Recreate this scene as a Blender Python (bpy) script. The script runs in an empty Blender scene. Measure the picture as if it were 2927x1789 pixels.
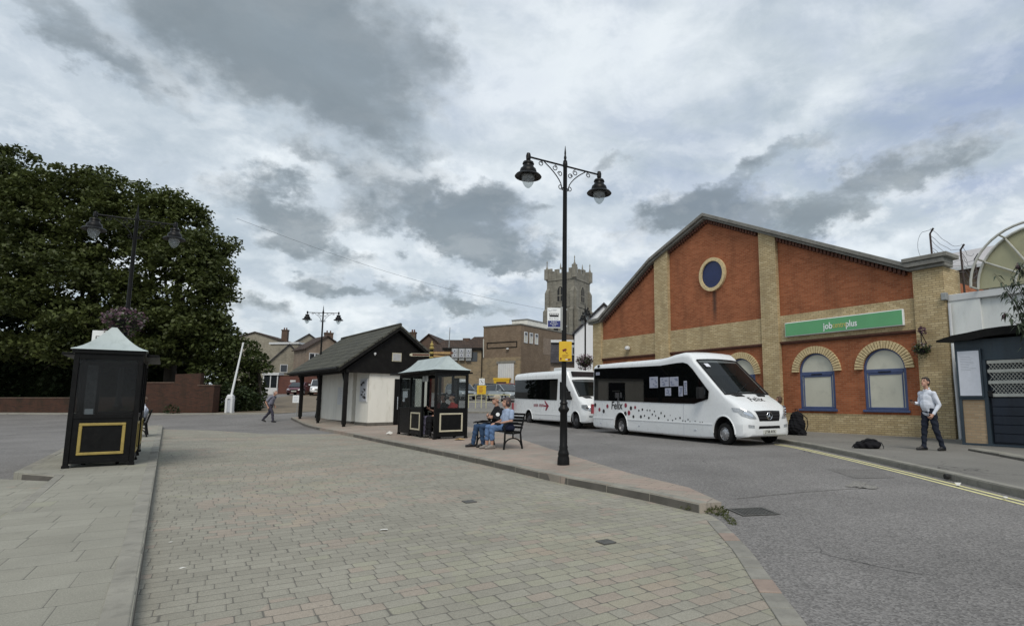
import bpy, bmesh, math, random
import numpy as np
from mathutils import Vector, Matrix, Euler
R = math.radians
pi = math.pi
random.seed(7)
rng = np.random.default_rng(11)
SC = bpy.context.scene
COL = SC.collection
GA = 36.6                                   # everything in the square runs along this bearing

def gz(Y):                                  # the street is level, then climbs towards the car park
    d = Y - 28.0
    return 0.0 if d <= -1.5 else (0.05*d if d >= 1.5 else 0.05*(d+1.5)**2/6.0)

# ------------------------------------------------------------------ objects
def tag(o, label=None, cat=None, group=None, kind=None):
    if label: o['label'] = label
    if cat: o['category'] = cat
    if group: o['group'] = group
    if kind: o['kind'] = kind
    return o

def empty(name, loc, rz=0.0, label=None, cat=None, group=None):
    o = bpy.data.objects.new(name, None); COL.objects.link(o)
    o.empty_display_size = 0.2
    o.location = loc; o.rotation_euler = (0, 0, R(rz))
    return tag(o, label, cat, group)

def copy_tree(o, parent=None):
    kids = [c for c in COL.objects if c.parent == o]
    c = o.copy(); COL.objects.link(c); c.parent = parent
    for k in kids: copy_tree(k, c)
    return c

def rotmat(rx=0, ry=0, rz=0, loc=(0, 0, 0)):
    return Matrix.Translation(loc) @ Euler((R(rx), R(ry), R(rz))).to_matrix().to_4x4()

class MB:
    """collects shapes into one mesh"""
    def __init__(s): s.v = []; s.f = []; s.mi = []; s.M = None
    def add(s, vs, fs, m=0):
        n = len(s.v)
        if s.M is not None: vs = [tuple(s.M @ Vector(p)) for p in vs]
        s.v += [tuple(p) for p in vs]
        for f in fs: s.f.append([i+n for i in f]); s.mi.append(m)
        return s
    def box(s, x0, x1, y0, y1, z0, z1, m=0):
        v = [(x0,y0,z0),(x1,y0,z0),(x1,y1,z0),(x0,y1,z0),(x0,y0,z1),(x1,y0,z1),(x1,y1,z1),(x0,y1,z1)]
        return s.add(v, [(3,2,1,0),(4,5,6,7),(0,1,5,4),(1,2,6,5),(2,3,7,6),(3,0,4,7)], m)
    def cbox(s, c, d, m=0):
        return s.box(c[0]-d[0]/2, c[0]+d[0]/2, c[1]-d[1]/2, c[1]+d[1]/2, c[2]-d[2]/2, c[2]+d[2]/2, m)
    def prism(s, poly, a, b, axis='y', m=0, holes=None):
        """polygon extruded; axis y: poly is (x,z); axis x: (y,z); axis z: (x,y)"""
        def P(p, t): return (p[0], t, p[1]) if axis == 'y' else ((t, p[0], p[1]) if axis == 'x' else (p[0], p[1], t))
        n = len(poly)
        vs = [P(p, a) for p in poly] + [P(p, b) for p in poly]
        fs = [list(range(n))[::-1], list(range(n, 2*n))]
        for i in range(n):
            j = (i+1) % n; fs.append([i, j, j+n, i+n])
        return s.add(vs, fs, m)
    def tube(s, pts, r, n=8, m=0, cap=True):
        pts = [Vector(p) for p in pts]
        rs = r if isinstance(r, (list, tuple)) else [r]*len(pts)
        rings = []; up = None
        for i, p in enumerate(pts):
            d = (pts[min(i+1, len(pts)-1)] - pts[max(i-1, 0)])
            d = d.normalized() if d.length > 1e-9 else Vector((0, 0, 1))
            if up is None:
                up = d.orthogonal().normalized()
            up = (up - d*up.dot(d))
            up = up.normalized() if up.length > 1e-6 else d.orthogonal().normalized()
            q = d.cross(up)
            rings.append([p + (up*math.cos(2*pi*k/n + pi/n) + q*math.sin(2*pi*k/n + pi/n))*rs[i] for k in range(n)])
        return s.loft(rings, cap, m)
    def loft(s, rings, cap=True, m=0, closed=True):
        n = len(rings[0]); vs = [p for rg in rings for p in rg]; fs = []
        for i in range(len(rings)-1):
            for k in range(n if closed else n-1):
                a = i*n+k; b = i*n+(k+1) % n
                fs.append([a, b, b+n, a+n])
        if cap and closed:
            fs.append(list(range(n))[::-1]); fs.append([(len(rings)-1)*n+k for k in range(n)])
        return s.add(vs, fs, m)
    def lathe(s, prof, c=(0, 0, 0), n=16, m=0, cap=True):
        rings = [[(c[0]+r*math.cos(2*pi*k/n), c[1]+r*math.sin(2*pi*k/n), c[2]+z) for k in range(n)] for r, z in prof]
        return s.loft(rings, cap, m)
    def ball(s, c, r, n=10, m=0, k=6):
        r = (r, r, r) if not isinstance(r, (tuple, list)) else r
        rings = []
        for i in range(k+1):
            t = -pi/2 + pi*min(max(i/k, .02), .98)
            rings.append([(c[0]+r[0]*math.cos(t)*math.cos(2*pi*j/n), c[1]+r[1]*math.cos(t)*math.sin(2*pi*j/n), c[2]+r[2]*math.sin(t)) for j in range(n)])
        return s.loft(rings, True, m)
    def disc(s, c, r, h, axis='y', n=20, m=0):
        pr = [(r*math.cos(2*pi*k/n), r*math.sin(2*pi*k/n)) for k in range(n)]
        if axis == 'y': return s.prism([(c[0]+a, c[2]+b) for a, b in pr], c[1]-h/2, c[1]+h/2, 'y', m)
        if axis == 'x': return s.prism([(c[1]+a, c[2]+b) for a, b in pr], c[0]-h/2, c[0]+h/2, 'x', m)
        return s.prism([(c[0]+a, c[1]+b) for a, b in pr], c[2]-h/2, c[2]+h/2, 'z', m)
    def ringxz(s, cx, cz, ro, ri, y0, y1, a0=0.0, a1=2*pi, n=32, m=0, sx=1.0):
        """flat annulus sector standing in the xz plane"""
        rings = []
        for k in range(n+1):
            a = a0 + (a1-a0)*k/n; c, d = math.cos(a)*sx, math.sin(a)
            rings.append([(cx+c*ri, y0, cz+d*ri), (cx+c*ro, y0, cz+d*ro), (cx+c*ro, y1, cz+d*ro), (cx+c*ri, y1, cz+d*ri)])
        return s.loft(rings, True, m)
    def build(s, name, mats, parent=None, loc=None, rz=0.0, smooth=False, bevel=0.0, segs=2, angle=35):
        me = bpy.data.meshes.new(name)
        me.from_pydata(s.v, [], s.f)
        mats = mats if isinstance(mats, (list, tuple)) else [mats]
        for m in mats: me.materials.append(m)
        me.polygons.foreach_set('material_index', s.mi)
        bm = bmesh.new(); bm.from_mesh(me)
        bmesh.ops.recalc_face_normals(bm, faces=bm.faces)
        bm.to_mesh(me); bm.free()
        if smooth:
            me.polygons.foreach_set('use_smooth', [True]*len(me.polygons))
            try: me.set_sharp_from_angle(angle=R(angle))
            except Exception: pass
        me.update()
        o = bpy.data.objects.new(name, me); COL.objects.link(o)
        if loc is not None: o.location = loc
        o.rotation_euler = (0, 0, R(rz))
        if parent: o.parent = parent
        if bevel:
            b = o.modifiers.new('bevel', 'BEVEL'); b.width = bevel; b.segments = segs
            b.limit_method = 'ANGLE'; b.angle_limit = R(40); b.harden_normals = False
        return o

TMP = bpy.data.scenes.new('workbench')
def evaluated_mesh(o, extra=()):
    """evaluate one object alone, in a scratch scene (fast)"""
    for q in (o, *extra): TMP.collection.objects.link(q)
    vl = TMP.view_layers[0]; vl.update()
    dg = vl.depsgraph; dg.update()
    me = bpy.data.meshes.new_from_object(o.evaluated_get(dg))
    for q in (o, *extra): TMP.collection.objects.unlink(q)
    return me
def bake(o, *extra):
    me = evaluated_mesh(o, extra)
    o.modifiers.clear(); o.data = me
    return o

def text_mesh(body, size, mat, parent, loc, rot, name='lettering', extrude=0.002, bold=0.0, sx=1.0, align='CENTER', shear=0.0):
    cu = bpy.data.curves.new(name, 'FONT'); cu.body = body; cu.size = size
    cu.align_x = align; cu.align_y = 'CENTER'; cu.extrude = extrude; cu.offset = bold; cu.shear = shear
    cu.resolution_u = 3
    t = bpy.data.objects.new(name, cu)
    me = evaluated_mesh(t)
    bpy.data.objects.remove(t); 
    me.materials.clear(); me.materials.append(mat)
    for p in me.polygons: p.material_index = 0
    o = bpy.data.objects.new(name, me); COL.objects.link(o)
    o.location = loc; o.rotation_euler = tuple(R(a) for a in rot); o.scale = (sx, 1, 1)
    o.parent = parent
    return o

# ------------------------------------------------------------------ materials
class NT:
    def __init__(s, m):
        s.t = m.node_tree; s.n = s.t.nodes; s.l = s.t.links
    def put(s, sock, v):
        if isinstance(v, bpy.types.NodeSocket): s.l.new(v, sock)
        elif v is not None:
            if sock.type == 'RGBA' and len(v) == 3: v = (*v, 1)
            sock.default_value = v
    def node(s, typ, ins=None, out=0, **props):
        nd = s.n.new(typ)
        for k, v in props.items(): setattr(nd, k, v)
        for k, v in (ins or {}).items(): s.put(nd.inputs[k], v)
        return nd.outputs[out]
    def m(s, op, a, b=None, c=None, clamp=False):
        nd = s.n.new('ShaderNodeMath'); nd.operation = op; nd.use_clamp = clamp
        for i, v in enumerate((a, b, c)):
            if v is not None: s.put(nd.inputs[i], v)
        return nd.outputs[0]
    def vm(s, op, a, b=None, out=0):
        nd = s.n.new('ShaderNodeVectorMath'); nd.operation = op
        s.put(nd.inputs[0], a)
        if b is not None: s.put(nd.inputs['Scale' if op == 'SCALE' else 1], b)
        return nd.outputs[out]
    def noise(s, vec, scale, detail=4, rough=.55, out=0, dist=0.0):
        return s.node('ShaderNodeTexNoise', {'Vector': vec, 'Scale': scale, 'Detail': detail, 'Roughness': rough, 'Distortion': dist}, out)
    def ramp(s, v, a, b, lo=0.0, hi=1.0):
        return s.node('ShaderNodeMapRange', {0: v, 1: a, 2: b, 3: lo, 4: hi}, clamp=True)
    def mix(s, f, a, b, mode='MIX'):
        nd = s.n.new('ShaderNodeMix'); nd.data_type = 'RGBA'; nd.blend_type = mode
        s.put(nd.inputs[0], f); s.put(nd.inputs[6], a); s.put(nd.inputs[7], b)
        return nd.outputs[2]
    def xyz(s, v):
        nd = s.n.new('ShaderNodeSeparateXYZ'); s.put(nd.inputs[0], v); return nd.outputs
    def comb(s, x, y, z=0.0):
        return s.node('ShaderNodeCombineXYZ', {0: x, 1: y, 2: z})
    def coord(s, out='Object'):
        return s.node('ShaderNodeTexCoord', out={'Generated': 0, 'Object': 3}[out])
    def bump(s, h, strength, dist=0.01):
        return s.node('ShaderNodeBump', {'Height': h, 'Strength': strength, 'Distance': dist})

def new_mat(name):
    m = bpy.data.materials.new(name); m.use_nodes = True
    m.node_tree.nodes.clear()
    t = NT(m)
    bs = t.n.new('ShaderNodeBsdfPrincipled'); out = t.n.new('ShaderNodeOutputMaterial')
    t.l.new(bs.outputs[0], out.inputs[0])
    return m, t, bs

def mat(name, col, rough=.6, metal=0.0, var=.18, scale=3.0, bump=0.0, bscale=60.0, dirt=None, spec=.5, coat=0.0, streak=False):
    """plain surface with uneven tone, optional grime"""
    m, t, b = new_mat(name)
    co = t.coord()
    vec = t.vm('MULTIPLY', co, (1, 1, .25)) if streak else co
    n1 = t.noise(vec, scale, 5, .6)
    f = t.ramp(n1, .3, .7, 1-var, 1+var)
    c = t.vm('SCALE', (*col[:3],), f)
    if dirt:
        n2 = t.noise(vec, scale*2.7, 6, .65)
        c = t.mix(t.ramp(n2, .52, .72, 0, dirt[1]), c, dirt[0])
    t.put(b.inputs['Base Color'], c)
    n3 = t.noise(co, scale*4, 3)
    t.put(b.inputs['Roughness'], t.ramp(n3, .3, .7, max(rough-.08, .02), min(rough+.08, 1)))
    b.inputs['Metallic'].default_value = metal
    b.inputs['Specular IOR Level'].default_value = spec
    b.inputs['Coat Weight'].default_value = coat
    b.inputs['Coat Roughness'].default_value = .05
    if bump:
        t.put(b.inputs['Normal'], t.bump(t.noise(co, bscale, 4), bump))
    return m

def brick_mat(name, c1, c2, mortar, bw=.225, rh=.075, mw=.011, dirt=((.12, .11, .09), .45), var=.5, bump=.35, stain=None, off=(0, 0), soldier=False):
    m, t, b = new_mat(name)
    x, y, z = t.xyz(t.coord())
    vec = t.comb(t.m('ADD', t.m('ADD', x, y), off[0]), t.m('ADD', z, off[1]), 0.0)
    u, v, _ = t.xyz(vec)
    row = t.m('FLOOR', t.m('DIVIDE', v, rh))
    uu = t.m('ADD', t.m('DIVIDE', u, bw), t.m('MULTIPLY', row, .5))
    ci = t.m('FLOOR', uu)
    rnd = t.node('ShaderNodeTexWhiteNoise', {'Vector': t.comb(ci, row, 1.3)}, noise_dimensions='3D')
    fu = t.m('FRACT', uu); fv = t.m('FRACT', t.m('DIVIDE', v, rh))
    du = t.m('MULTIPLY', t.m('MINIMUM', fu, t.m('SUBTRACT', 1.0, fu)), bw)
    dv = t.m('MULTIPLY', t.m('MINIMUM', fv, t.m('SUBTRACT', 1.0, fv)), rh)
    d = t.m('MINIMUM', du, dv)
    wob = t.noise(vec, 40, 2)
    mk = t.ramp(t.m('ADD', d, t.m('MULTIPLY', t.m('SUBTRACT', wob, .5), .004)), mw*.35, mw*.75)
    c = t.mix(t.m('POWER', rnd, 1.4), c1, c2)
    c = t.vm('SCALE', c, t.ramp(t.noise(vec, 1.1, 4), .3, .7, 1-.3*var, 1+.3*var))
    c = t.vm('SCALE', c, t.ramp(t.noise(vec, 60, 3), .3, .7, .9, 1.1))
    c = t.mix(mk, mortar, c)
    if dirt:
        dn = t.noise(t.vm('MULTIPLY', vec, (1.5, .32, 1)), .9, 7, .66)
        c = t.mix(t.ramp(dn, .5, .75, 0, dirt[1]), c, dirt[0])
    if stain:      # a run of dark water mark: (x, z_top, z_bottom, half width)
        sx, zt, zb, hw = stain
        wx = t.m('ADD', x, t.m('MULTIPLY', t.m('SUBTRACT', t.noise(vec, 6, 3), .5), .12))
        a = t.ramp(t.m('ABSOLUTE', t.m('SUBTRACT', wx, sx)), hw*.25, hw, 1, 0)
        h = t.m('MULTIPLY', t.ramp(z, zb, (zb+zt)/2), t.ramp(z, zt, zt+.05, 1, 0))
        c = t.mix(t.m('MULTIPLY', t.m('MULTIPLY', a, h), .8), c, (.05, .035, .03))
    t.put(b.inputs['Base Color'], c)
    b.inputs['Roughness'].default_value = .9
    b.inputs['Specular IOR Level'].default_value = .25
    t.put(b.inputs['Normal'], t.bump(t.m('ADD', mk, t.m('MULTIPLY', t.noise(vec, 90, 3), .25)), bump, .008))
    return m

def glass_mat(name, tint=(.02, .025, .03), alpha=.25, rough=.03, spec=.6):
    """glazing: reflects, and lets part of what is behind through"""
    m, t, b = new_mat(name)
    b.inputs['Base Color'].default_value = (*tint, 1); b.inputs['Roughness'].default_value = rough
    b.inputs['Specular IOR Level'].default_value = spec
    tr = t.n.new('ShaderNodeBsdfTransparent'); mx = t.n.new('ShaderNodeMixShader')
    tr.inputs[0].default_value = (.9, .93, .93, 1)
    mx.inputs[0].default_value = alpha
    t.l.new(b.outputs[0], mx.inputs[1]); t.l.new(tr.outputs[0], mx.inputs[2])
    out = [n for n in t.n if n.type == 'OUTPUT_MATERIAL'][0]
    t.l.new(mx.outputs[0], out.inputs[0])
    return m

def leaf_mat(name, c1, c2, c3=None, scale=.9):
    m, t, b = new_mat(name)
    n = t.noise(t.coord(), scale, 3)
    rnd = t.node('ShaderNodeNewGeometry', out='Random Per Island')
    f = t.m('ADD', t.m('MULTIPLY', t.ramp(n, .3, .7), .6), t.m('MULTIPLY', rnd, .4))
    c = t.mix(f, c1, c2)
    if c3: c = t.mix(t.ramp(rnd, .86, .9), c, c3)
    t.put(b.inputs['Base Color'], c)
    b.inputs['Roughness'].default_value = .55
    b.inputs['Specular IOR Level'].default_value = .3
    tl = t.n.new('ShaderNodeBsdfTranslucent'); mx = t.n.new('ShaderNodeMixShader'); mx.inputs[0].default_value = .28
    t.put(tl.inputs[0], c)
    t.l.new(b.outputs[0], mx.inputs[1]); t.l.new(tl.outputs[0], mx.inputs[2])
    out = [q for q in t.n if q.type == 'OUTPUT_MATERIAL'][0]
    t.l.new(mx.outputs[0], out.inputs[0])
    return m

def paving_mat(name, greys, tints, rot, bw=.21, rh=.16, joint=.007, tint_amt=.5, patch=.55, dark=(.07, .068, .06), bump=.5):
    """block paving: courses of setts of uneven length, odd coloured ones in drifts"""
    m, t, b = new_mat(name)
    co = t.coord()
    ca, sa = math.cos(R(rot)), math.sin(R(rot))
    X, Y, Z = t.xyz(co)
    wx = t.noise(co, .5, 2)
    u = t.m('ADD', t.m('MULTIPLY', X, ca), t.m('MULTIPLY', Y, sa))
    v = t.m('SUBTRACT', t.m('MULTIPLY', Y, ca), t.m('MULTIPLY', X, sa))
    v = t.m('ADD', v, t.m('MULTIPLY', t.m('SUBTRACT', wx, .5), .10))
    v = t.m('ADD', v, t.m('MULTIPLY', t.m('SUBTRACT', t.noise(co, 6, 2), .5), .012))
    row = t.m('FLOOR', t.m('DIVIDE', v, rh))
    rr = t.node('ShaderNodeTexWhiteNoise', {'W': row}, noise_dimensions='1D')
    uw = t.m('ADD', t.m('DIVIDE', u, bw), t.m('MULTIPLY', rr, 7.3))
    uw = t.m('ADD', uw, t.m('MULTIPLY', t.m('SUBTRACT', t.noise(t.comb(uw, t.m('MULTIPLY', row, 3.7)), .9, 1), .5), 1.1))
    ci = t.m('FLOOR', uw)
    idv = t.comb(ci, row, 0.5)
    w1 = t.node('ShaderNodeTexWhiteNoise', {'Vector': idv}, noise_dimensions='3D')
    w2 = t.node('ShaderNodeTexWhiteNoise', {'Vector': t.vm('ADD', idv, (17, 5, 9))}, noise_dimensions='3D')
    w3 = t.node('ShaderNodeTexWhiteNoise', {'Vector': t.vm('ADD', idv, (3, 51, 2))}, noise_dimensions='3D')
    fu = t.m('FRACT', uw); fv = t.m('FRACT', t.m('DIVIDE', v, rh))
    du = t.m('MULTIPLY', t.m('MINIMUM', fu, t.m('SUBTRACT', 1.0, fu)), bw)
    dv = t.m('MULTIPLY', t.m('MINIMUM', fv, t.m('SUBTRACT', 1.0, fv)), rh)
    # rounded corners of the tumbled setts
    k = .02
    e = t.m('SUBTRACT', k, t.m('POWER', t.m('ADD', t.m('POWER', t.m('MAXIMUM', t.m('SUBTRACT', k, du), 0.0), 2.0), t.m('POWER', t.m('MAXIMUM', t.m('SUBTRACT', k, dv), 0.0), 2.0)), .5))
    jn = t.m('MULTIPLY', t.ramp(t.noise(co, 2.3, 3), .3, .75, .55, 1.25), joint)
    fill = t.ramp(e, t.m('MULTIPLY', jn, .3), t.m('MULTIPLY', jn, 1.0))
    c = t.mix(w1, greys[0], greys[1])
    zone = t.noise(co, .33, 3, .6)
    zone2 = t.noise(t.vm('ADD', co, (31, 7, 0)), .27, 3, .6)
    ta = t.m('MULTIPLY', t.ramp(zone, patch-.08, patch+.08, .02, .85), 1.0)
    tb = t.m('MULTIPLY', t.ramp(zone2, patch-.06, patch+.1, .02, .8), 1.0)
    c = t.mix(t.m('MULTIPLY', t.m('LESS_THAN', w2, ta), tint_amt), c, tints[0])
    c = t.mix(t.m('MULTIPLY', t.m('LESS_THAN', w3, t.m('MULTIPLY', tb, .7)), tint_amt), c, tints[1])
    c = t.mix(t.m('MULTIPLY', t.m('GREATER_THAN', t.m('MULTIPLY', w3, t.ramp(zone, .45, .6)), .72), tint_amt), c, tints[2])
    c = t.vm('SCALE', c, t.ramp(t.noise(co, 120, 3), .3, .7, .8, 1.2))
    c = t.vm('SCALE', c, t.ramp(t.noise(co, .8, 5, .65), .3, .7, .86, 1.12))
    st = t.noise(co, 3.1, 6, .7)
    c = t.mix(t.ramp(st, .62, .8, 0, .35), c, (.10, .095, .085))
    gum = t.node('ShaderNodeTexVoronoi', {'Vector': co, 'Scale': 1.9}, 0)
    c = t.mix(t.ramp(gum, .018, .028, .55, 0), c, (.09, .088, .08))
    gum2 = t.node('ShaderNodeTexVoronoi', {'Vector': t.vm('ADD', co, (3.3, 7.1, 0)), 'Scale': 1.3}, 0)
    c = t.mix(t.ramp(gum2, .012, .018, .6, 0), c, (.46, .45, .41))
    c = t.mix(fill, dark, c)
    t.put(b.inputs['Base Color'], c)
    b.inputs['Roughness'].default_value = .9
    b.inputs['Specular IOR Level'].default_value = .25
    h = t.m('ADD', t.m('MULTIPLY', t.ramp(e, 0, .014), 1.0), t.m('ADD', t.m('MULTIPLY', t.noise(co, 140, 3), .18), t.m('MULTIPLY', w1, .25)))
    t.put(b.inputs['Normal'], t.bump(h, bump, .01))
    return m

def asphalt_mat(name, c1, c2, agg=90.0, bump=.5, patchy=.2):
    m, t, b = new_mat(name)
    co = t.coord()
    vor = t.node('ShaderNodeTexVoronoi', {'Vector': co, 'Scale': agg}, 1)
    vd = t.node('ShaderNodeTexVoronoi', {'Vector': co, 'Scale': agg}, 0)
    cr = t.node('ShaderNodeSeparateColor', {0: vor})
    f = t.m('ADD', t.m('MULTIPLY', cr, .8), t.m('MULTIPLY', t.noise(co, agg*.4, 3), .25))
    c = t.mix(f, c1, c2)
    c = t.vm('SCALE', c, t.ramp(t.noise(co, .35, 6, .65), .3, .7, 1-patchy, 1+patchy))
    c = t.vm('SCALE', c, t.ramp(t.noise(t.vm('MULTIPLY', co, (1.0, .25, 1)), 1.2, 4, .6), .3, .7, .93, 1.07))
    sp = t.noise(co, 5.0, 5, .7)
    c = t.mix(t.ramp(sp, .66, .78, 0, .35), c, (.035, .034, .033))
    wc = t.vm('ADD', co, t.vm('SCALE', t.node('ShaderNodeTexNoise', {'Vector': co, 'Scale': 1.6, 'Detail': 4}, 1), .5))
    crk = t.node('ShaderNodeTexVoronoi', {'Vector': wc, 'Scale': .32}, feature='DISTANCE_TO_EDGE')
    cm = t.m('MULTIPLY', t.ramp(crk, .002, .0045, .75, 0), t.ramp(t.noise(co, .22, 2), .50, .58))
    c = t.mix(cm, c, (.03, .028, .026))
    t.put(b.inputs['Base Color'], c)
    b.inputs['Roughness'].default_value = .85
    b.inputs['Specular IOR Level'].default_value = .35
    t.put(b.inputs['Normal'], t.bump(t.m('ADD', vd, t.m('MULTIPLY', t.noise(co, agg*2, 2), .4)), bump, .006))
    return m

M = {}
M['red_brick'] = brick_mat('red brick', (.275, .086, .038), (.375, .13, .060), (.31, .175, .10), dirt=((.13, .055, .03), .5), stain=(-4.36, 6.28, 4.72, .17))
M['buff_brick'] = brick_mat('buff brick', (.43, .33, .18), (.57, .46, .275), (.255, .195, .12), mw=.014, dirt=((.21, .165, .10), .6))
M['buff_arch'] = mat('buff arch brick', (.58, .46, .26), .9, var=.2, scale=9, bump=.2)
M['old_brick'] = brick_mat('old brick', (.125, .08, .058), (.09, .062, .048), (.12, .095, .075), dirt=((.045, .042, .036), .6))
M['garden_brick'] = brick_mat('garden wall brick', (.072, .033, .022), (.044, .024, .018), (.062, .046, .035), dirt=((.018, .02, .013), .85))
M['brown_brick'] = brick_mat('brown brick', (.175, .125, .085), (.235, .175, .12), (.19, .155, .12), mw=.014, dirt=((.10, .075, .05), .35))
M['pink_brick'] = brick_mat('pinkish brick', (.215, .165, .125), (.275, .22, .17), (.25, .21, .17), dirt=((.12, .10, .08), .55))
M['grey_brick'] = brick_mat('grey gault brick', (.25, .23, .18), (.33, .30, .235), (.26, .24, .2), dirt=((.12, .11, .09), .5))
M['red_wall'] = brick_mat('red boundary brick', (.15, .062, .047), (.11, .048, .04), (.13, .085, .07), dirt=((.08, .04, .035), .4))
M['pale_brick'] = brick_mat('pale new brick', (.45, .33, .21), (.36, .25, .15), (.36, .29, .2), mw=.016, dirt=None, var=.7)
M['flint'] = brick_mat('rubble flint', (.30, .23, .14), (.20, .16, .11), (.27, .22, .15), bw=.3, rh=.14, mw=.03, dirt=((.13, .10, .07), .5))
M['tower_stone'] = brick_mat('flint tower stone', (.19, .18, .15), (.25, .235, .195), (.21, .197, .165), bw=.5, rh=.3, mw=.03, dirt=((.085, .08, .066), .75), bump=.5)
M['pale_stone'] = mat('pale dressed stone', (.23, .217, .18), .9, var=.25, scale=.8, dirt=((.12, .115, .10), .6), bump=.3, bscale=8)
M['coping'] = mat('coping stone', (.20, .195, .175), .9, var=.2, scale=2.5, dirt=((.08, .08, .07), .6), bump=.3)
M['dark_brick_trim'] = mat('dark brick dentils', (.10, .04, .025), .9, var=.3, scale=8)
M['white_render'] = mat('white painted render', (.72, .74, .72), .8, var=.06, scale=1.5, dirt=((.40, .41, .38), .35), bump=.08, streak=True)
M['cream_render'] = mat('cream painted render', (.72, .705, .64), .8, var=.06, scale=1.6, dirt=((.36, .33, .25), .35), bump=.08, streak=True)
M['white_gable'] = mat('white gable render', (.72, .73, .74), .8, var=.05, scale=.6, dirt=((.45, .46, .46), .3), streak=True)
M['black_paint'] = mat('black paint', (.006, .006, .006), .45, var=.3, scale=6, dirt=((.02, .019, .017), .4), bump=.05, spec=.16)
M['black_timber'] = mat('black stained timber', (.009, .0085, .008), .6, var=.35, scale=4, dirt=((.025, .023, .02), .35), bump=.15, bscale=25, spec=.15)
M['gold_paint'] = mat('gold paint', (.33, .245, .065), .5, var=.15, scale=8, dirt=((.12, .09, .03), .4))
M['cream_paint'] = mat('cream paint', (.50, .46, .34), .5, var=.1, scale=8, dirt=((.25, .22, .16), .4))
M['shelter_roof'] = mat('pale green roof sheet', (.40, .455, .45), .5, var=.12, scale=2.2, dirt=((.25, .295, .28), .6), streak=True)
M['clear_glass'] = glass_mat('clear pane', (.05, .055, .055), .80)
M['dusty_glass'] = glass_mat('dusty shelter pane', (.03, .03, .03), .68, .06, .30)
M['bus_glass'] = glass_mat('tinted vehicle glass', (.003, .0035, .004), .085, .02, .38)
M['windscreen'] = glass_mat('windscreen glass', (.012, .015, .015), .42, .02, .5)
M['dark_glass'] = mat('dark window glass', (.02, .024, .028), .06, var=.2, scale=2, spec=.8)
M['blind'] = mat('frosted window film', (.56, .55, .46), .4, var=.06, scale=1.2, dirt=((.30, .30, .26), .3))
M['blue_frame'] = mat('blue window frame', (.065, .09, .19), .4, var=.15, scale=5)
M['oculus_blue'] = mat('dark blue panel', (.012, .022, .085), .35, var=.15, scale=3)
M['sign_green'] = mat('green sign face', (.115, .36, .16), .45, var=.06, scale=1.4)
M['sign_white'] = mat('white lettering', (.78, .80, .80), .5, var=.03)
M['sign_orange'] = mat('faded orange lettering', (.62, .50, .13), .5, var=.05)
M['white_paint'] = mat('white vehicle paint', (.76, .78, .79), .30, var=.02, scale=1, coat=.4)
M['white_plastic'] = mat('white plastic', (.62, .63, .63), .4, var=.06, scale=5)
M['paper'] = mat('white paper', (.68, .70, .76), .7, var=.05, scale=9)
M['ink'] = mat('grey print', (.16, .18, .26), .7, var=.25, scale=20)
M['grey_ink'] = mat('faint grey print', (.42, .44, .48), .7, var=.1, scale=20)
M['black_ink'] = mat('black lettering', (.012, .012, .014), .4, var=.1)
M['maroon_dot'] = mat('maroon vinyl', (.25, .02, .045), .4, var=.1)
M['maroon_paint'] = mat('maroon paint', (.16, .022, .018), .45, var=.15)
M['interior_dark'] = mat('dark saloon lining', (.012, .012, .013), .85, var=.2, scale=3)
M['seat_cloth'] = mat('dark seat cloth', (.03, .032, .05), .95, var=.3, scale=12)
M['seat_red'] = mat('red seat cloth', (.16, .03, .035), .95, var=.2, scale=12)
M['rubber'] = mat('tyre rubber', (.011, .011, .011), .85, var=.25, scale=8, bump=.15, spec=.2)
M['silver_rim'] = mat('silver wheel rim', (.38, .38, .39), .35, .7, var=.15, scale=9)
M['dark_rim'] = mat('dark wheel rim', (.06, .06, .065), .45, .5, var=.2, scale=9)
M['chrome'] = mat('chrome', (.7, .71, .72), .12, 1.0, var=.03)
M['black_plastic'] = mat('black plastic', (.009, .009, .0095), .5, var=.15, scale=6, spec=.3)
M['lamp_lens'] = mat('headlamp lens', (.32, .34, .36), .08, var=.35, scale=14, spec=.9, coat=1)
M['plate_white'] = mat('number plate white', (.62, .63, .58), .4, var=.03)
M['cast_iron'] = mat('black cast iron', (.007, .007, .007), .4, var=.3, scale=7, dirt=((.018, .017, .015), .35), bump=.06, spec=.2)
M['globe_glass'] = glass_mat('lamp globe glass', (.5, .53, .55), .66, .08, .5)
M['reflector'] = mat('lamp reflector', (.30, .31, .32), .4, .3)
M['yellow_sign'] = mat('yellow sign face', (.66, .42, .02), .45, var=.05, scale=6)
M['navy'] = mat('navy sign band', (.02, .03, .16), .45, var=.1)
M['red_ink'] = mat('dark red symbol', (.14, .01, .012), .5, var=.1)
M['tile_grey'] = brick_mat('grey roof tiles', (.088, .088, .072), (.065, .065, .055), (.028, .028, .024), bw=.33, rh=.24, mw=.03, dirt=((.11, .105, .07), .5), bump=.7)
M['tile_red'] = brick_mat('red brown roof tiles', (.080, .055, .043), (.055, .042, .036), (.026, .021, .019), bw=.3, rh=.2, mw=.03, dirt=((.05, .04, .035), .6), bump=.6)
M['slate'] = brick_mat('slate roof', (.075, .072, .08), (.055, .053, .06), (.03, .03, .033), bw=.35, rh=.25, mw=.02, dirt=((.05, .05, .05), .5), bump=.4)
M['kiosk_blue'] = mat('blue grey timber paint', (.032, .05, .066), .5, var=.2, scale=3, dirt=((.055, .075, .085), .5), bump=.1, streak=True)
M['kiosk_dark'] = mat('dark navy door paint', (.013, .02, .034), .42, var=.3, scale=3, dirt=((.03, .038, .05), .5), streak=True)
M['lattice'] = mat('cream lattice metal', (.50, .50, .45), .5, var=.12, scale=7)
M['fan_panel'] = mat('olive cream sheet', (.40, .39, .25), .6, var=.08, scale=1.2, dirt=((.28, .27, .18), .4))
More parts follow.
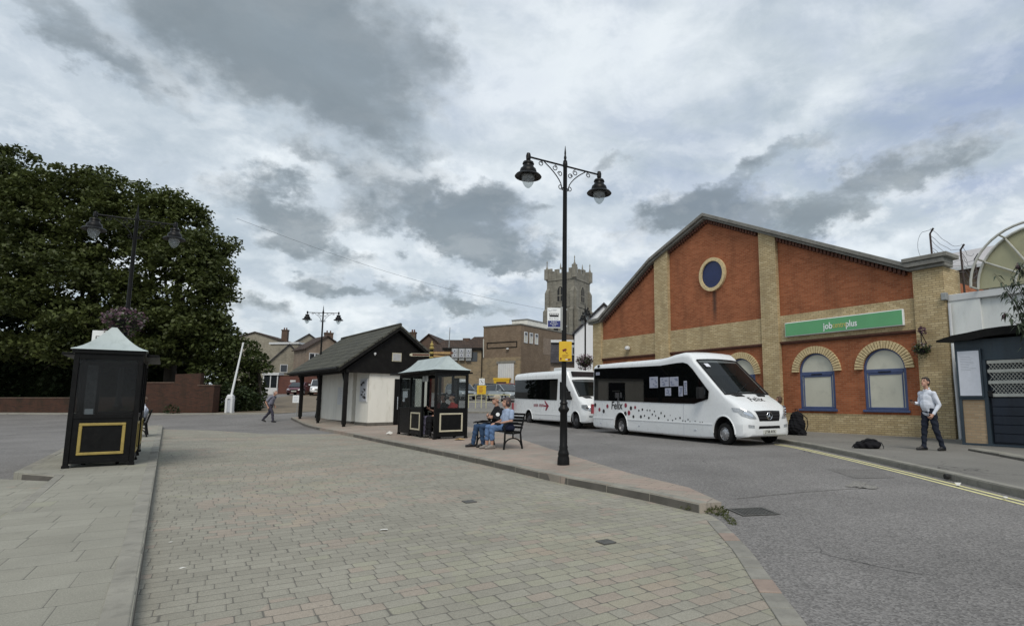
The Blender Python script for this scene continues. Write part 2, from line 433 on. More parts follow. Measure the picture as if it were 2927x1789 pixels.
M['roof_sheet'] = mat('pale profiled roof sheet', (.43, .41, .41), .6, var=.08, scale=.6, streak=True)
M['rusty'] = mat('rusty painted steel', (.045, .03, .026), .7, var=.35, scale=6)
M['wire'] = mat('galvanised wire', (.10, .10, .11), .5, .3)
M['kerb'] = mat('kerb concrete', (.25, .238, .202), .9, var=.2, scale=1.7, dirt=((.09, .085, .07), .5), bump=.45, bscale=70)
M['kerb_far'] = mat('far kerb concrete', (.27, .258, .222), .9, var=.15, scale=1.7, dirt=((.10, .095, .08), .5), bump=.45, bscale=70)
M['yellow_line'] = mat('yellow road paint', (.70, .65, .33), .8, var=.12, scale=6, dirt=((.33, .31, .21), .5), bump=.25)
M['dirt_path'] = mat('worn earth path', (.17, .135, .095), .95, var=.3, scale=.8, dirt=((.11, .10, .06), .7), bump=.4, bscale=14)
M['iron_cover'] = mat('iron cover', (.10, .098, .09), .7, .3, var=.3, scale=9, bump=.3)
M['grate_dark'] = mat('grate shadow', (.02, .02, .02), .9)
M['litter'] = mat('litter paper', (.62, .61, .57), .8, var=.15, scale=20)
M['cardboard'] = mat('cardboard', (.38, .25, .11), .9, var=.2, scale=10)
M['bark'] = mat('bark', (.035, .028, .02), .95, var=.4, scale=3, bump=.8, bscale=9)
M['leaf_big'] = leaf_mat('dark olive foliage', (.022, .031, .009), (.118, .142, .040), scale=.38)
M['leaf_ivy'] = leaf_mat('ivy foliage', (.018, .028, .009), (.085, .108, .030), scale=.8)
M['leaf_dark'] = leaf_mat('deep green shrub', (.018, .03, .012), (.045, .065, .022), scale=2)
M['leaf_bud'] = leaf_mat('buddleia foliage', (.04, .055, .035), (.10, .13, .085), scale=4)
M['petal_pink'] = leaf_mat('pink petals', (.10, .045, .065), (.22, .15, .18), (.42, .39, .37), scale=6)
M['petal_mauve'] = leaf_mat('dusky mauve petals', (.11, .055, .085), (.20, .11, .14), (.30, .24, .26), scale=6)
M['basket_green'] = leaf_mat('basket foliage', (.03, .045, .018), (.07, .10, .035), scale=8)
M['moss'] = leaf_mat('weeds', (.05, .065, .02), (.12, .13, .045), scale=9)
M['silver_paint'] = mat('silver car paint', (.33, .36, .37), .3, .35, var=.05, coat=.6)
M['grey_paint'] = mat('blue grey car paint', (.17, .20, .21), .3, .3, var=.05, coat=.6)
M['dark_car'] = mat('dark grey car paint', (.06, .065, .065), .3, .3, var=.05, coat=.6)
M['red_car'] = mat('red car paint', (.30, .035, .05), .35, var=.06, coat=.5)
M['maroon_car'] = mat('maroon car paint', (.10, .02, .035), .35, var=.06, coat=.5)
M['ac_metal'] = mat('air unit casing', (.34, .35, .35), .5, var=.08)
M['galv'] = mat('galvanised steel', (.33, .34, .33), .5, .4, var=.15)
M['rail_paint'] = mat('pale yellow rail paint', (.50, .48, .30), .5, var=.12, scale=6)
M['skin'] = mat('skin', (.42, .235, .165), .55, var=.08, scale=12)
M['skin_shade'] = mat('brows and eyes', (.06, .035, .028), .6)
M['lips'] = mat('lips', (.30, .11, .09), .5)
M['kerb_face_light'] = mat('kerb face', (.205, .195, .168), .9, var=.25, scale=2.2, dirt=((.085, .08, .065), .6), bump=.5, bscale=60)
M['kerb_face'] = mat('shaded grimy kerb face', (.115, .105, .09), .9, var=.25, scale=2.2, dirt=((.06, .055, .045), .6), bump=.5, bscale=60)  # base tone darkened to stand for shade on upright kerb faces, grime on top
M['bus_paper'] = mat('paper dimmed for tinted glass', (.34, .355, .43), .5, var=.1, scale=9)  # dimming by the tinted glass is put into the paper colour
# ------------------------------------------------------------------ camera
cam = bpy.data.cameras.new('camera'); camo = bpy.data.objects.new('camera', cam); COL.objects.link(camo)
SC.camera = camo
W_, H_ = 2927.0, 1789.0
F_, PX_, PY_ = 1620.0, 1690.0, 938.6
cam.sensor_fit = 'HORIZONTAL'; cam.sensor_width = 36.0
cam.lens = F_/W_*36.0
cam.shift_x = -(PX_-W_/2)/W_
cam.shift_y = (PY_-H_/2)/W_
cam.clip_start = .05; cam.clip_end = 3000
camo.location = (0, 0, 1.36)
camo.rotation_euler = (R(90)+math.atan(.1243), 0, 0)

# ------------------------------------------------------------------ sky and sun
wd = bpy.data.worlds.new('World'); SC.world = wd; wd.use_nodes = True
wd.node_tree.nodes.clear()
t = NT(wd)
SUN_AZ, SUN_EL = 172.0, 48.0                # bearing from the view direction, clockwise
sky = t.n.new('ShaderNodeTexSky'); sky.sky_type = 'NISHITA'; sky.sun_disc = False
sky.sun_elevation = R(SUN_EL); sky.sun_rotation = R(SUN_AZ); sky.air_density = 1.2; sky.dust_density = 1.5
d = t.node('ShaderNodeTexCoord', out=0)
dx, dy, dz = t.xyz(d)
az = t.m('MULTIPLY', t.m('ARCTAN2', dx, dy), 180/pi)
el = t.m('MULTIPLY', t.m('ARCSINE', dz), 180/pi)
# cloud sheet seen in perspective: stretch the noise with height above the horizon
hz = t.m('ADD', t.m('MAXIMUM', dz, 0.0), .19)
pl = t.comb(t.m('DIVIDE', dx, hz), t.m('DIVIDE', dy, hz), 0.0)
n_big = t.noise(pl, 1.3, 8, .55, dist=.35)
n_mid = t.noise(t.vm('ADD', pl, (4.2, 1.1, 2.0)), 2.4, 9, .60, dist=.35)
n_fine = t.noise(t.vm('MULTIPLY', d, (1.0, 1.0, 1.7)), 9.0, 9, .62, dist=.3)
wv = t.node('ShaderNodeTexNoise', {'Vector': t.vm('MULTIPLY', d, (1, 1, 1.5)), 'Scale': 4.5, 'Detail': 7, 'Roughness': .62}, 1)
wr, wg, wb = t.xyz(t.vm('SUBTRACT', wv, (.5, .5, .5)))
wv2 = t.node('ShaderNodeTexNoise', {'Vector': t.vm('MULTIPLY', d, (1, 1, 1.4)), 'Scale': 15.0, 'Detail': 6, 'Roughness': .6}, 1)
qr, qg, qb = t.xyz(t.vm('SUBTRACT', wv2, (.5, .5, .5)))
azw = t.m('ADD', az, t.m('ADD', t.m('MULTIPLY', wr, 11.0), t.m('MULTIPLY', qr, 9.0)))
elw = t.m('ADD', el, t.m('ADD', t.m('MULTIPLY', wg, 8.0), t.m('MULTIPLY', qg, 7.0)))
def blobs(lst):
    tot = None
    for a0, e0, ra, re, rot, s in lst:
        c, q = math.cos(R(rot)), math.sin(R(rot))
        A = t.m('SUBTRACT', azw, a0); E = t.m('SUBTRACT', elw, e0)
        p = t.m('MULTIPLY_ADD', A, c/ra, t.m('MULTIPLY', E, q/ra))
        r_ = t.m('MULTIPLY_ADD', E, c/re, t.m('MULTIPLY', A, -q/re))
        g = t.m('POWER', 2.718, t.m('MULTIPLY', t.m('MULTIPLY_ADD', p, p, t.m('MULTIPLY', r_, r_)), -1.0))
        g = t.m('MULTIPLY', g, s)
        tot = g if tot is None else t.m('ADD', tot, g)
    return tot
def dirpx(x, y):
    a = (x-PX_)/F_; b = -(y-PY_)/F_
    th = math.atan(.1243); vx, vy, vz = a, math.cos(th)-b*math.sin(th), math.sin(th)+b*math.cos(th)
    l = math.sqrt(vx*vx+vy*vy+vz*vz)
    return math.degrees(math.atan2(vx, vy)), math.degrees(math.asin(vz/l))
def bl(x, y, rx, ry, rot, s):
    a, e = dirpx(x, y); k = 57.3/F_*.9
    return (a, e, rx*k/max(math.cos(R(e)), .4), ry*k, rot, s)
DARK = [bl(640, 60, 260, 150, -14, 1.0), bl(1000, 250, 300, 110, -28, .85), bl(880, 40, 330, 160, 0, .75), bl(220, 110, 330, 55, -27, .75),
        bl(1230, 150, 120, 90, -20, .5), bl(770, 590, 125, 80, -8, 1.0), bl(1290, 600, 220, 85, 4, 1.15), bl(1340, 700, 170, 45, -6, .8), bl(960, 800, 170, 42, -6, .85), bl(860, 700, 170, 40, -5, .6),
        bl(1740, 490, 120, 45, 15, .7), bl(2130, 500, 280, 55, 24, .9), bl(2380, 570, 330, 62, 18, 1.0), bl(2660, 470, 150, 50, 15, .5),
        bl(2040, 610, 150, 45, 10, .8), bl(1480, 760, 150, 45, 0, .7), bl(1290, 850, 170, 35, 0, .7), bl(930, 460, 110, 38, -8, .6), bl(740, 880, 140, 30, 0, .5), bl(1560, 620, 90, 40, 0, .4)]
LIGHT = [bl(1560, 260, 330, 240, 0, .5), bl(2200, 390, 260, 55, 26, .7), bl(2560, 480, 220, 40, 18, .6), bl(2460, 720, 260, 50, 0, 1.0), bl(480, 380, 420, 90, -14, .4), bl(1300, 480, 200, 40, 5, .7), bl(760, 480, 120, 36, 0, .6),
         bl(1750, 130, 420, 120, 0, .55), bl(2500, 150, 380, 120, 0, .35), bl(1040, 690, 160, 40, 0, .7), bl(830, 760, 160, 24, 0, .7), bl(830, 870, 260, 30, 0, .6), bl(1700, 660, 160, 80, 0, .5), bl(400, 160, 260, 40, -27, .3), bl(1540, 540, 90, 60, 0, .5), bl(1380, 790, 200, 26, 0, .6)]
dk = blobs(DARK); lt = blobs(LIGHT)
nf = t.m('SUBTRACT', n_fine, .5); nm = t.m('SUBTRACT', n_mid, .5); nb = t.m('SUBTRACT', n_big, .5)
dsum = t.m('ADD', t.m('MULTIPLY', dk, 1.0), t.m('ADD', t.m('MULTIPLY', nm, 1.15), t.m('MULTIPLY', nf, t.ramp(el, 14.0, 34.0, 2.0, 1.0))))
dsum = t.m('SUBTRACT', dsum, t.m('MULTIPLY', lt, .40))
lowk = t.ramp(el, 13.0, 27.0)
dark = t.m('POWER', t.m('SMOOTH_MIN', t.m('MULTIPLY', t.m('DIVIDE', t.m('MAXIMUM', t.m('SUBTRACT', dsum, .20), 0.0), t.m('ADD', t.m('MULTIPLY', lowk, .35), .60)), 1.1), .80, .35), .95)
lsum = t.m('ADD', t.m('MULTIPLY', lt, .9), t.m('ADD', t.m('MULTIPLY', nb, 1.6), t.m('MULTIPLY', nf, 1.7)))
light = t.ramp(lsum, -.38, .82)
# thin places where blue shows, mostly to the right
blue = t.m('MULTIPLY', t.ramp(t.m('ADD', t.noise(t.vm('ADD', pl, (1.7, 8.3, 0)), 1.7, 7, .58, dist=.3), t.m('MULTIPLY', nf, .22)), .44, .66), t.ramp(az, -30.0, 30.0, .15, .95))
cl = t.mix(light, (.325, .385, .44), (.625, .67, .70))
cl = t.mix(t.m('MULTIPLY', blue, t.m('SUBTRACT', 1.0, t.m('MULTIPLY', light, .65))), cl, (.245, .305, .455))
dcol = t.mix(t.ramp(t.m('ADD', nm, t.m('MULTIPLY', nf, .8)), -.25, .3), (.180, .215, .238), (.108, .133, .148))
cl = t.mix(dark, cl, dcol)
# heaped tops catch the light on the upper side of each dark mass
up = t.noise(t.vm('MULTIPLY', t.vm('ADD', d, (0, 0, -.035)), (1.0, 1.0, 1.7)), 9.0, 9, .62, dist=.3)
rim = t.ramp(t.m('SUBTRACT', n_fine, up), .0, .16)
cl = t.mix(t.m('MULTIPLY', t.m('MULTIPLY', rim, t.ramp(el, 26.0, 14.0, .12, .50)), t.ramp(dark, .75, .25, .25, 1.0)), cl, (.72, .75, .765))
low = t.ramp(el, -4.0, 1.0)
cl10 = t.vm('SCALE', cl, 10.0)
skc = t.mix(.94, sky.outputs[0], cl10)
bg = t.n.new('ShaderNodeBackground'); bg.inputs[1].default_value = .10
t.put(bg.inputs[0], skc)
out = t.n.new('ShaderNodeOutputWorld'); t.l.new(bg.outputs[0], out.inputs[0])
sd = bpy.data.lights.new('sun', 'SUN'); sd.energy = 1.5; sd.angle = R(26); sd.color = (1, .94, .84)
so = bpy.data.objects.new('sun', sd); COL.objects.link(so)
v = Vector((math.sin(R(SUN_AZ))*math.cos(R(SUN_EL)), math.cos(R(SUN_AZ))*math.cos(R(SUN_EL)), math.sin(R(SUN_EL))))
so.rotation_euler = v.to_track_quat('Z', 'Y').to_euler(); so.location = (0, 0, 60)
vs_ = SC.view_settings; vs_.view_transform = 'Standard'; vs_.look = 'None'; vs_.exposure = .45; vs_.gamma = 1
SC.cycles.max_bounces = 6; SC.cycles.transparent_max_bounces = 24
SC.cycles.diffuse_bounces = 3; SC.cycles.glossy_bounces = 3

# ------------------------------------------------------------------ ground
M['asphalt'] = asphalt_mat('road asphalt', (.092, .087, .083), (.270, .257, .245), 62, .8, .2)
M['footway'] = asphalt_mat('footway asphalt', (.15, .142, .128), (.235, .225, .203), 120, .4, .14)
M['paving'] = paving_mat('block paving', ((.258, .244, .202), (.298, .283, .235)), ((.335, .268, .22), (.305, .297, .222), (.345, .29, .22)), 33.5, .19, .137, .0055, .52, dark=(.135, .128, .11))
M['paving_left'] = paving_mat('left island paving', ((.262, .252, .21), (.29, .28, .235)), ((.33, .25, .21), (.29, .285, .215), (.31, .26, .21)), 33.5, .42, .40, .005, .55, .62, dark=(.12, .115, .10), bump=.3)
M['paving_mid'] = paving_mat('pinkish island paving', ((.285, .255, .215), (.315, .275, .23)), ((.345, .26, .215), (.35, .27, .225), (.33, .27, .22)), -30, .40, .22, .005, .5, .50, dark=(.13, .115, .10), bump=.3)

def sheet(name, poly, m, dz, step=None, thick=None):
    """a flat-topped sheet following the lie of the street"""
    if thick is None:
        bm = bmesh.new()
        bm.faces.new([bm.verts.new((x, y, 0)) for x, y in poly])
        if max(p[1] for p in poly) > 26:
            for yc in [26.5, 27, 27.5, 28, 28.5, 29, 29.5, 33, 36, 40, 50, 70]:
                bmesh.ops.bisect_plane(bm, geom=bm.verts[:]+bm.edges[:]+bm.faces[:], plane_co=(0, yc, 0), plane_no=(0, 1, 0))
        bmesh.ops.triangulate(bm, faces=bm.faces)
        for v in bm.verts: v.co.z = gz(v.co.y)+dz
        bmesh.ops.recalc_face_normals(bm, faces=bm.faces)
        for f in bm.faces:
            if f.normal.z < 0: f.normal_flip()
    else:
        bm = bmesh.new()
        bm.faces.new([bm.verts.new((x, y, 0)) for x, y in poly])
        if max(p[1] for p in poly) > 26:
            for yc in [26.5, 27, 27.5, 28, 28.5, 29, 29.5, 33, 36, 40]:
                bmesh.ops.bisect_plane(bm, geom=bm.verts[:]+bm.edges[:]+bm.faces[:], plane_co=(0, yc, 0), plane_no=(0, 1, 0))
        for f in bm.faces:
            if f.normal.z < 0: f.normal_flip()
        r = bmesh.ops.extrude_face_region(bm, geom=bm.faces[:])
        top = [g for g in r['geom'] if isinstance(g, bmesh.types.BMVert)]
        tops = set(top)
        for v in bm.verts: v.co.z = gz(v.co.y) + (dz if v in tops else dz-thick)
        bmesh.ops.recalc_face_normals(bm, faces=bm.faces)
    me = bpy.data.meshes.new(name); bm.to_mesh(me); bm.free(); me.materials.append(m)
    o = bpy.data.objects.new(name, me); COL.objects.link(o)
    return tag(o, kind='structure')

def offset(pts, w):
    out = []
    for i, p in enumerate(pts):
        a = Vector(pts[max(i-1, 0)]); b = Vector(pts[min(i+1, len(pts)-1)])
        d = (b-a).normalized(); n = Vector((-d.y, d.x))
        out.append((p[0]+n.x*w, p[1]+n.y*w))
    return out

def resample(pts, L):
    out = []; carry = 0.0
    P = [Vector(p) for p in pts]
    tot = sum((P[i+1]-P[i]).length for i in range(len(P)-1))
    n = max(1, round(tot/L)); st = tot/n; need = 0.0; pos = 0.0; i = 0
    acc = 0.0
    for k in range(n+1):
        s = k*st
        while i < len(P)-2 and acc+(P[i+1]-P[i]).length < s-1e-6:
            acc += (P[i+1]-P[i]).length; i += 1
        sg = (P[i+1]-P[i]); f = (s-acc)/sg.length
        out.append(tuple(P[i]+sg*f))
    return out

def kerb(name, pts, w, top, m, unit=.92, bottom=-.25, lean=.012):
    """kerb stones laid along a line; w>0 widens to the left of the run"""
    mb = MB()
    pts = offset(pts, -.014 if w > 0 else .014)            # stands just proud of the paving edge
    q = resample(pts, unit); qi = offset(q, w)
    for i in range(len(q)-1):
        g = .004
        for_a, for_b = Vector(q[i]), Vector(q[i+1]); ia, ib = Vector(qi[i]), Vector(qi[i+1])
        d = (for_b-for_a).normalized()*g
        for_a = for_a+d; for_b = for_b-d; ia = ia+d; ib = ib-d
        j1, j2 = random.uniform(-.006, .006), random.uniform(-.006, .006)
        sec = []
        for (o_, n_, j) in ((for_a, ia, j1), (for_b, ib, j2)):
            z = gz(o_.y)+top+j; zb = gz(o_.y)+bottom
            inn = (n_-o_)
            e = o_+inn*.16
            sec.append([(o_.x, o_.y, zb), (o_.x+inn.x*lean*4, o_.y+inn.y*lean*4, z-.022), (e.x, e.y, z), (n_.x, n_.y, z), (n_.x, n_.y, zb)])
        mb.loft(sec, True)
        mb.mi[-7] = 1                         # road side face: darker tone painted in for its shade, plus grime
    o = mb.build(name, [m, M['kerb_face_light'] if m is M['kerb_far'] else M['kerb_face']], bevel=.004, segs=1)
    return tag(o, kind='structure')

# the ground itself: asphalt street reaching the horizon
mb = MB()
xs = [-900, -300, -120, -60, -30, -15, 0, 15, 30, 60, 120, 300, 900]
ys = [-300, -60, -20, 0, 10, 20, 26.5, 27, 27.5, 28, 28.5, 29, 29.5, 40, 60, 90, 120]
def gz2(Y): return gz(min(Y, 92.0))
vv = [(x, y, gz2(y)) for y in ys+[1500] for x in xs]
nx = len(xs)
mb.add(vv, [(j*nx+i, j*nx+i+1, (j+1)*nx+i+1, (j+1)*nx+i) for j in range(len(ys)) for i in range(nx-1)])
tag(mb.build('ground', M['asphalt']), kind='structure')

LK = [(2.76, -3.8), (-2.54, 3.30), (-20.4, 27.35)]                               # left island, kerb to the square
CK = [(1.30, 7.0), (1.12, 7.27), (.52, 8.19), (-.49, 9.41), (-1.66, 11.2), (-3.28, 13.52), (-5.95, 17.12), (-8.55, 20.7), (-11.9, 25.2), (-13.6, 27.6), (-16.9, 32.3)]
CF = [(1.58, 7.09), (1.38, 8.25), (.66, 9.78), (.03, 11.52), (-.95, 14.3), (-1.98, 17.34), (-3.5, 21.8), (-6.2, 27.2), (-11.0, 33.5), (-14.5, 36.0)]
RK = [(5.62, -6), (5.80, 2), (5.96, 8.0), (6.10, 10.6), (6.16, 13.0), (6.13, 16.2), (6.02, 17.6), (5.62, 19.3), (4.75, 21.1), (3.2, 24.0), (.6, 28.0), (-2.6, 33.0)]
EDGE = [(1.45, 6.55), (1.43, 5.27), (1.34, 4.18), (1.30, 3.6), (1.15, 2.2), (.9, 0), (.4, -5)]

plaza = [LK[0]] + LK[1:2] + [(-19.4, 26.0), (-16.5, 25.0), (-12.6, 22.4), (-9.9, 22.6)] + CK[7:2:-1] + [(.60, 8.05), (1.15, 7.2), (1.40, 6.95)] + EDGE
sheet('plaza_paving', plaza, M['paving'], .005)
mb = MB()     # row of edging setts against the road
q = resample(EDGE, .30); qi = offset(q, -.155)
for i in range(len(q)-1):
    a, b, c, e = Vector(q[i]), Vector(q[i+1]), Vector(qi[i+1]), Vector(qi[i])
    d = (b-a).normalized()*.006; j = random.uniform(0, .005)
    a, b, c, e = a+d, b-d, c-d, e+d
    mb.add([(a.x, a.y, 0), (b.x, b.y, 0), (c.x, c.y, 0), (e.x, e.y, 0), (a.x, a.y, .012+j), (b.x, b.y, .012+j), (c.x, c.y, .014+j), (e.x, e.y, .014+j)],
           [(3, 2, 1, 0), (4, 5, 6, 7), (0, 1, 5, 4), (1, 2, 6, 5), (2, 3, 7, 6), (3, 0, 4, 7)], i % 5 == 2)
M['sett_grey'] = mat('edging sett', (.235, .225, .195), .9, var=.22, scale=4, dirt=((.12, .11, .095), .4), bump=.4, bscale=90)
M['sett_pink'] = mat('pink edging sett', (.29, .225, .185), .9, var=.2, scale=4, dirt=((.14, .12, .10), .4), bump=.4, bscale=90)
tag(mb.build('edging_setts', [M['sett_grey'], M['sett_pink']], bevel=.006, segs=2), kind='structure')

# left island: raised part and the flush part beside it
LI = [LK[0], LK[1], LK[2], (-21.2, 26.7), (-13.6, 14.9), (-9.85, 9.90), (-8.75, 9.50), (-6.1, 6.02), (-1.3, -.35), (1.5, -3.8)]
sheet('left_pavement', LI, M['paving_left'], .118, thick=.35)
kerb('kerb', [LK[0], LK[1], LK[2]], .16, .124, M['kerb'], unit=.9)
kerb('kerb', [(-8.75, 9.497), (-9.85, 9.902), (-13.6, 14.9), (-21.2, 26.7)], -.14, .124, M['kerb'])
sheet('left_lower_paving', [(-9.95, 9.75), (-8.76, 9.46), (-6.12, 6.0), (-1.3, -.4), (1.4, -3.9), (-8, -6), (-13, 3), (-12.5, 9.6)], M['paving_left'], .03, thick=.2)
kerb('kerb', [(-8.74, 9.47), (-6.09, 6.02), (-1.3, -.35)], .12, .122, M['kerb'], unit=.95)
# middle island
poly = CK + [(-14.5, 36.0)] + CF[-2::-1]
sheet('middle_pavement', poly, M['paving_mid'], .118, thick=.4)
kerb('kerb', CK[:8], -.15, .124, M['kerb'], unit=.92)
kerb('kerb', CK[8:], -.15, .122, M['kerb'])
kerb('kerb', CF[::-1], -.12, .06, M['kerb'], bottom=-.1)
# right footway
sheet('right_footway', RK + [(14, 36), (16, 10), (14, -6)], M['footway'], .116, thick=.35)
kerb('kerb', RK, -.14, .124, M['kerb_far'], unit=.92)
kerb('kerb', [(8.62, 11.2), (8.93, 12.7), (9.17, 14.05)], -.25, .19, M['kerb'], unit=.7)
# double yellow lines
def strip(name, pts, w, dz, m):
    a = offset(pts, w/2); b = offset(pts, -w/2); mb = MB()
    vs = []
    for p, q in zip(a, b): vs += [(p[0], p[1], gz(p[1])+dz), (q[0], q[1], gz(q[1])+dz)]
    mb.add(vs, [(2*i, 2*i+1, 2*i+3, 2*i+2) for i in range(len(pts)-1)])
    return tag(mb.build(name, m), kind='structure')
YL = resample([(5.62, -6), (5.66, 2), (5.80, 8.0), (5.92, 10.6), (5.96, 13.0), (5.90, 16.2), (5.72, 17.4)], .5)
strip('road_marking', [(x-.045, y) for x, y in YL], .065, .005, M['yellow_line'])
strip('road_marking', [(x-.195, y) for x, y in YL], .065, .005, M['yellow_line'])
# patched tarmac, far pavement, earth path
M['patch'] = asphalt_mat('patched asphalt', (.08, .076, .072), (.235, .223, .21), 75, .8, .2)
M['patch_light'] = asphalt_mat('worn asphalt', (.10, .096, .088), (.29, .275, .25), 60, .8, .2)
def blotch(c, rx, ry, rot, n=26, amp=.22):
    ph = [random.uniform(0, 6.28) for _ in range(4)]
    pts = []
    for k in range(n):
        a = 2*pi*k/n; r = 1+amp*(math.sin(2*a+ph[0])*.5+math.sin(3*a+ph[1])*.6+math.sin(5*a+ph[2])*.4+math.sin(7*a+ph[3])*.25)
        x, y = rx*r*math.cos(a), ry*r*math.sin(a)
        pts.append((c[0]+x*math.cos(R(rot))-y*math.sin(R(rot)), c[1]+x*math.sin(R(rot))+y*math.cos(R(rot))))
    return pts
sheet('road_patch', [(4.55, 10.0), (5.30, 10.1), (5.42, 11.3), (4.6, 11.35)], M['patch'], .004)
sheet('road_patch', blotch((4.28, 9.25), .16, .42, -25, amp=.5), M['patch_light'], .008)
sheet('road_patch', [(2.0, 8.0), (3.1, 8.55), (4.2, 8.95), (4.2, 9.0), (3.1, 8.62), (2.0, 8.05)], M['patch'], .0035)
sheet('far_pavement', [(-14.0, 37.0), (3, 37.0), (3, 40.5), (-14.0, 40.5)], M['footway'], .10, thick=.3)
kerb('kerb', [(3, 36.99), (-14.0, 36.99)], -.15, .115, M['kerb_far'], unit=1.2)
sheet('earth_path', [(-27.0, 36.2), (-20.0, 36.6), (-18.5, 38.5), (-22.5, 52), (-27.5, 66), (-34, 68), (-30, 50), (-27.5, 42)], M['dirt_path'], .02)
sheet('verge', [(-60, 36.9), (-26.5, 35.6), (-20.5, 36.0), (-20.2, 36.5), (-26.5, 36.3), (-60, 37.8)], M['kerb_far'], .06, thick=.2)
# ------------------------------------------------------------------ job centre
FA = (8.23, 22.33, 0.0); FRZ = -53.4
def arch_poly(cx, zb, zs, hw, hh, n=14):
    return [(cx-hw, zb), (cx+hw, zb)] + [(cx+hw*math.cos(pi*k/n), zs+hh*math.sin(pi*k/n)) for k in range(n+1)]
jc = empty('office_building', FA, FRZ, 'red and buff brick gabled office with round blue window and green sign', 'building')
RL = [(-13.85, 5.92), (-12.81, 5.95), (-8.44, 8.58), (-4.64, 10.02), (4.36, 5.83), (5.50, 5.83)]       # roof line
def rl(x):
    for (a, b), (c, d) in zip(RL, RL[1:]):
        if a <= x <= c: return b+(d-b)*(x-a)/(c-a)
wallp = [(-13.5, -.4), (4.6, -.4)] + [(x, rl(x)-.22) for x in (4.6, 4.36, -4.64, -8.44, -12.81, -13.5)]
mb = MB(); mb.prism(wallp, .10, 12.0, 'y')
wall = mb.build('wall', M['red_brick'], jc)
WIN = [.62, 3.21, -2.97, -5.98, -10.4]
cut = MB()
for cx in WIN: cut.prism(arch_poly(cx, .92, 2.40, .74, .72), -.2, .34, 'y')
cuto = cut.build('cutter', M['red_brick'], jc)
bo = wall.modifiers.new('b', 'BOOLEAN'); bo.object = cuto; bo.operation = 'DIFFERENCE'; bo.solver = 'EXACT'
bake(wall, cuto); bpy.data.objects.remove(cuto)
mb = MB(); mb.box(-13.5, 5.35, .015, .14, -.4, .81); mb.prism([(-13.5, .81), (5.35, .81), (5.35, .815), (-13.5, .815)], .0, .14)
mb.build('plinth', M['buff_brick'], jc)
mb = MB()
for a, b in ((-12.78, -8.23), (-7.25, -1.70), (-.88, 4.43)): mb.box(a, b, .012, .14, 3.64, 4.73)
mb.build('band', M['buff_brick'], jc)
for a, b in ((-12.78, -8.23), (-7.25, -1.70), (-.88, 4.43)):
    mb = MB(); mb.box(a, b, -.012, .13, 3.60, 3.66); mb.box(a, b, .03, .13, 3.55, 3.60)
    mb.build('string_course', M['dark_brick_trim'], jc)
for a, b in ((-13.54, -12.78), (-8.23, -7.25), (-1.70, -.88), (4.43, 5.38)):
    mb = MB(); mb.prism([(a, -.4), (b, -.4), (b, rl(b)-.2), (a, rl(a)-.2)], -.075, .2 if a < 4 else 1.2, 'y')
    mb.build('pilaster', M['buff_brick'], jc)
def along(pts, lo, hi, y0, y1):
    """a bar following the roof line"""
    secs = []
    for i, (x, z) in enumerate(pts):
        secs.append([(x, y0, z+lo), (x, y1, z+lo), (x, y1, z+hi), (x, y0, z+hi)])
    return secs
mb = MB(); mb.loft(along(RL, -.10, .06, -.30, .45)); mb.loft(along(RL, -.21, -.103, -.20, .42))
mb.box(4.22, 5.62, -.34, .62, 5.90, 6.04)
mb.build('coping', M['coping'], jc, bevel=.012, segs=1)
for lo_, hi_ in ((-12.6, -8.3), (-7.2, -1.75), (-.85, 4.35)):
    mb = MB(); L = lo_
    while L < hi_-.11:
        z = rl(L+.05)-.21; mb.box(L, L+.10, -.05, .12, z-.17, z-.02); L += .15
    mb.build('dentil_course', M['dark_brick_trim'], jc)
mb = MB(); mb.ringxz(-4.40, 7.11, .79, .63, -.02, .15, m=0); mb.build('oculus_surround', M['buff_arch'], jc)
oc = MB().disc((-4.40, .085, 7.11), .64, .06, 'y', 32).build('round_window', M['oculus_blue'], jc)
for cx in WIN:
    mb = MB(); n = 27
    for k in range(n):                         # voussoirs
        a0 = pi*k/n+.014; a1 = pi*(k+1)/n-.014
        rg = []
        for a in (a0, a1):
            c, s = math.cos(a), math.sin(a)
            rg.append([(cx+c*.74, .02, 2.40+s*.72), (cx+c*1.03, .02, 2.40+s*.99), (cx+c*1.03, .2, 2.40+s*.99), (cx+c*.74, .2, 2.40+s*.72)])
        mb.loft(rg)
    mb.build('brick_arch', M['buff_arch'], jc)
    w = MB()
    w.ringxz(cx, 2.40, .735, .655, .13, .20, 0, pi, 22, sx=1.0)
    w.box(cx-.735, cx-.64, .13, .20, .99, 2.40); w.box(cx+.64, cx+.735, .13, .20, .99, 2.40)
    w.box(cx-.64, cx+.64, .125, .205, 2.27, 2.40); w.box(cx-.64, cx+.64, .125, .205, .99, 1.07); w.box(cx-.60, cx+.60, .14, .19, 2.20, 2.27)
    w.box(cx-.60, cx-.56, .14, .19, 1.07, 2.20); w.box(cx+.56, cx+.60, .14, .19, 1.07, 2.20)
    fr = w.build('window', M['blue_frame'], jc, bevel=.008, segs=1)
    MB().prism(arch_poly(cx, 1.02, 2.40, .70, .69), .165, .185, 'y').build('pane', M['blind'], fr)
    MB().box(cx-.22, cx+.22, .105, .125, 2.29, 2.32).build('vent', M['black_plastic'], fr)
    MB().box(cx-.80, cx+.80, .02, .25, .90, .985).build('sill', M['blue_frame'], fr, bevel=.01, segs=1)
sg = MB().box(-.54, 4.07, -.13, .0, 3.83, 4.39).build('sign', M['sign_white'], jc, bevel=.02)
MB().box(-.51, 4.04, -.138, -.12, 3.86, 4.36).build('sign_face', M['sign_green'], sg)
text_mesh('job', .34, M['sign_white'], sg, (1.33, -.145, 4.08), (90, 0, 0), bold=.006, sx=.86)
text_mesh('centre', .30, M['sign_orange'], sg, (1.80, -.145, 4.08), (90, 0, 0), sx=.72)
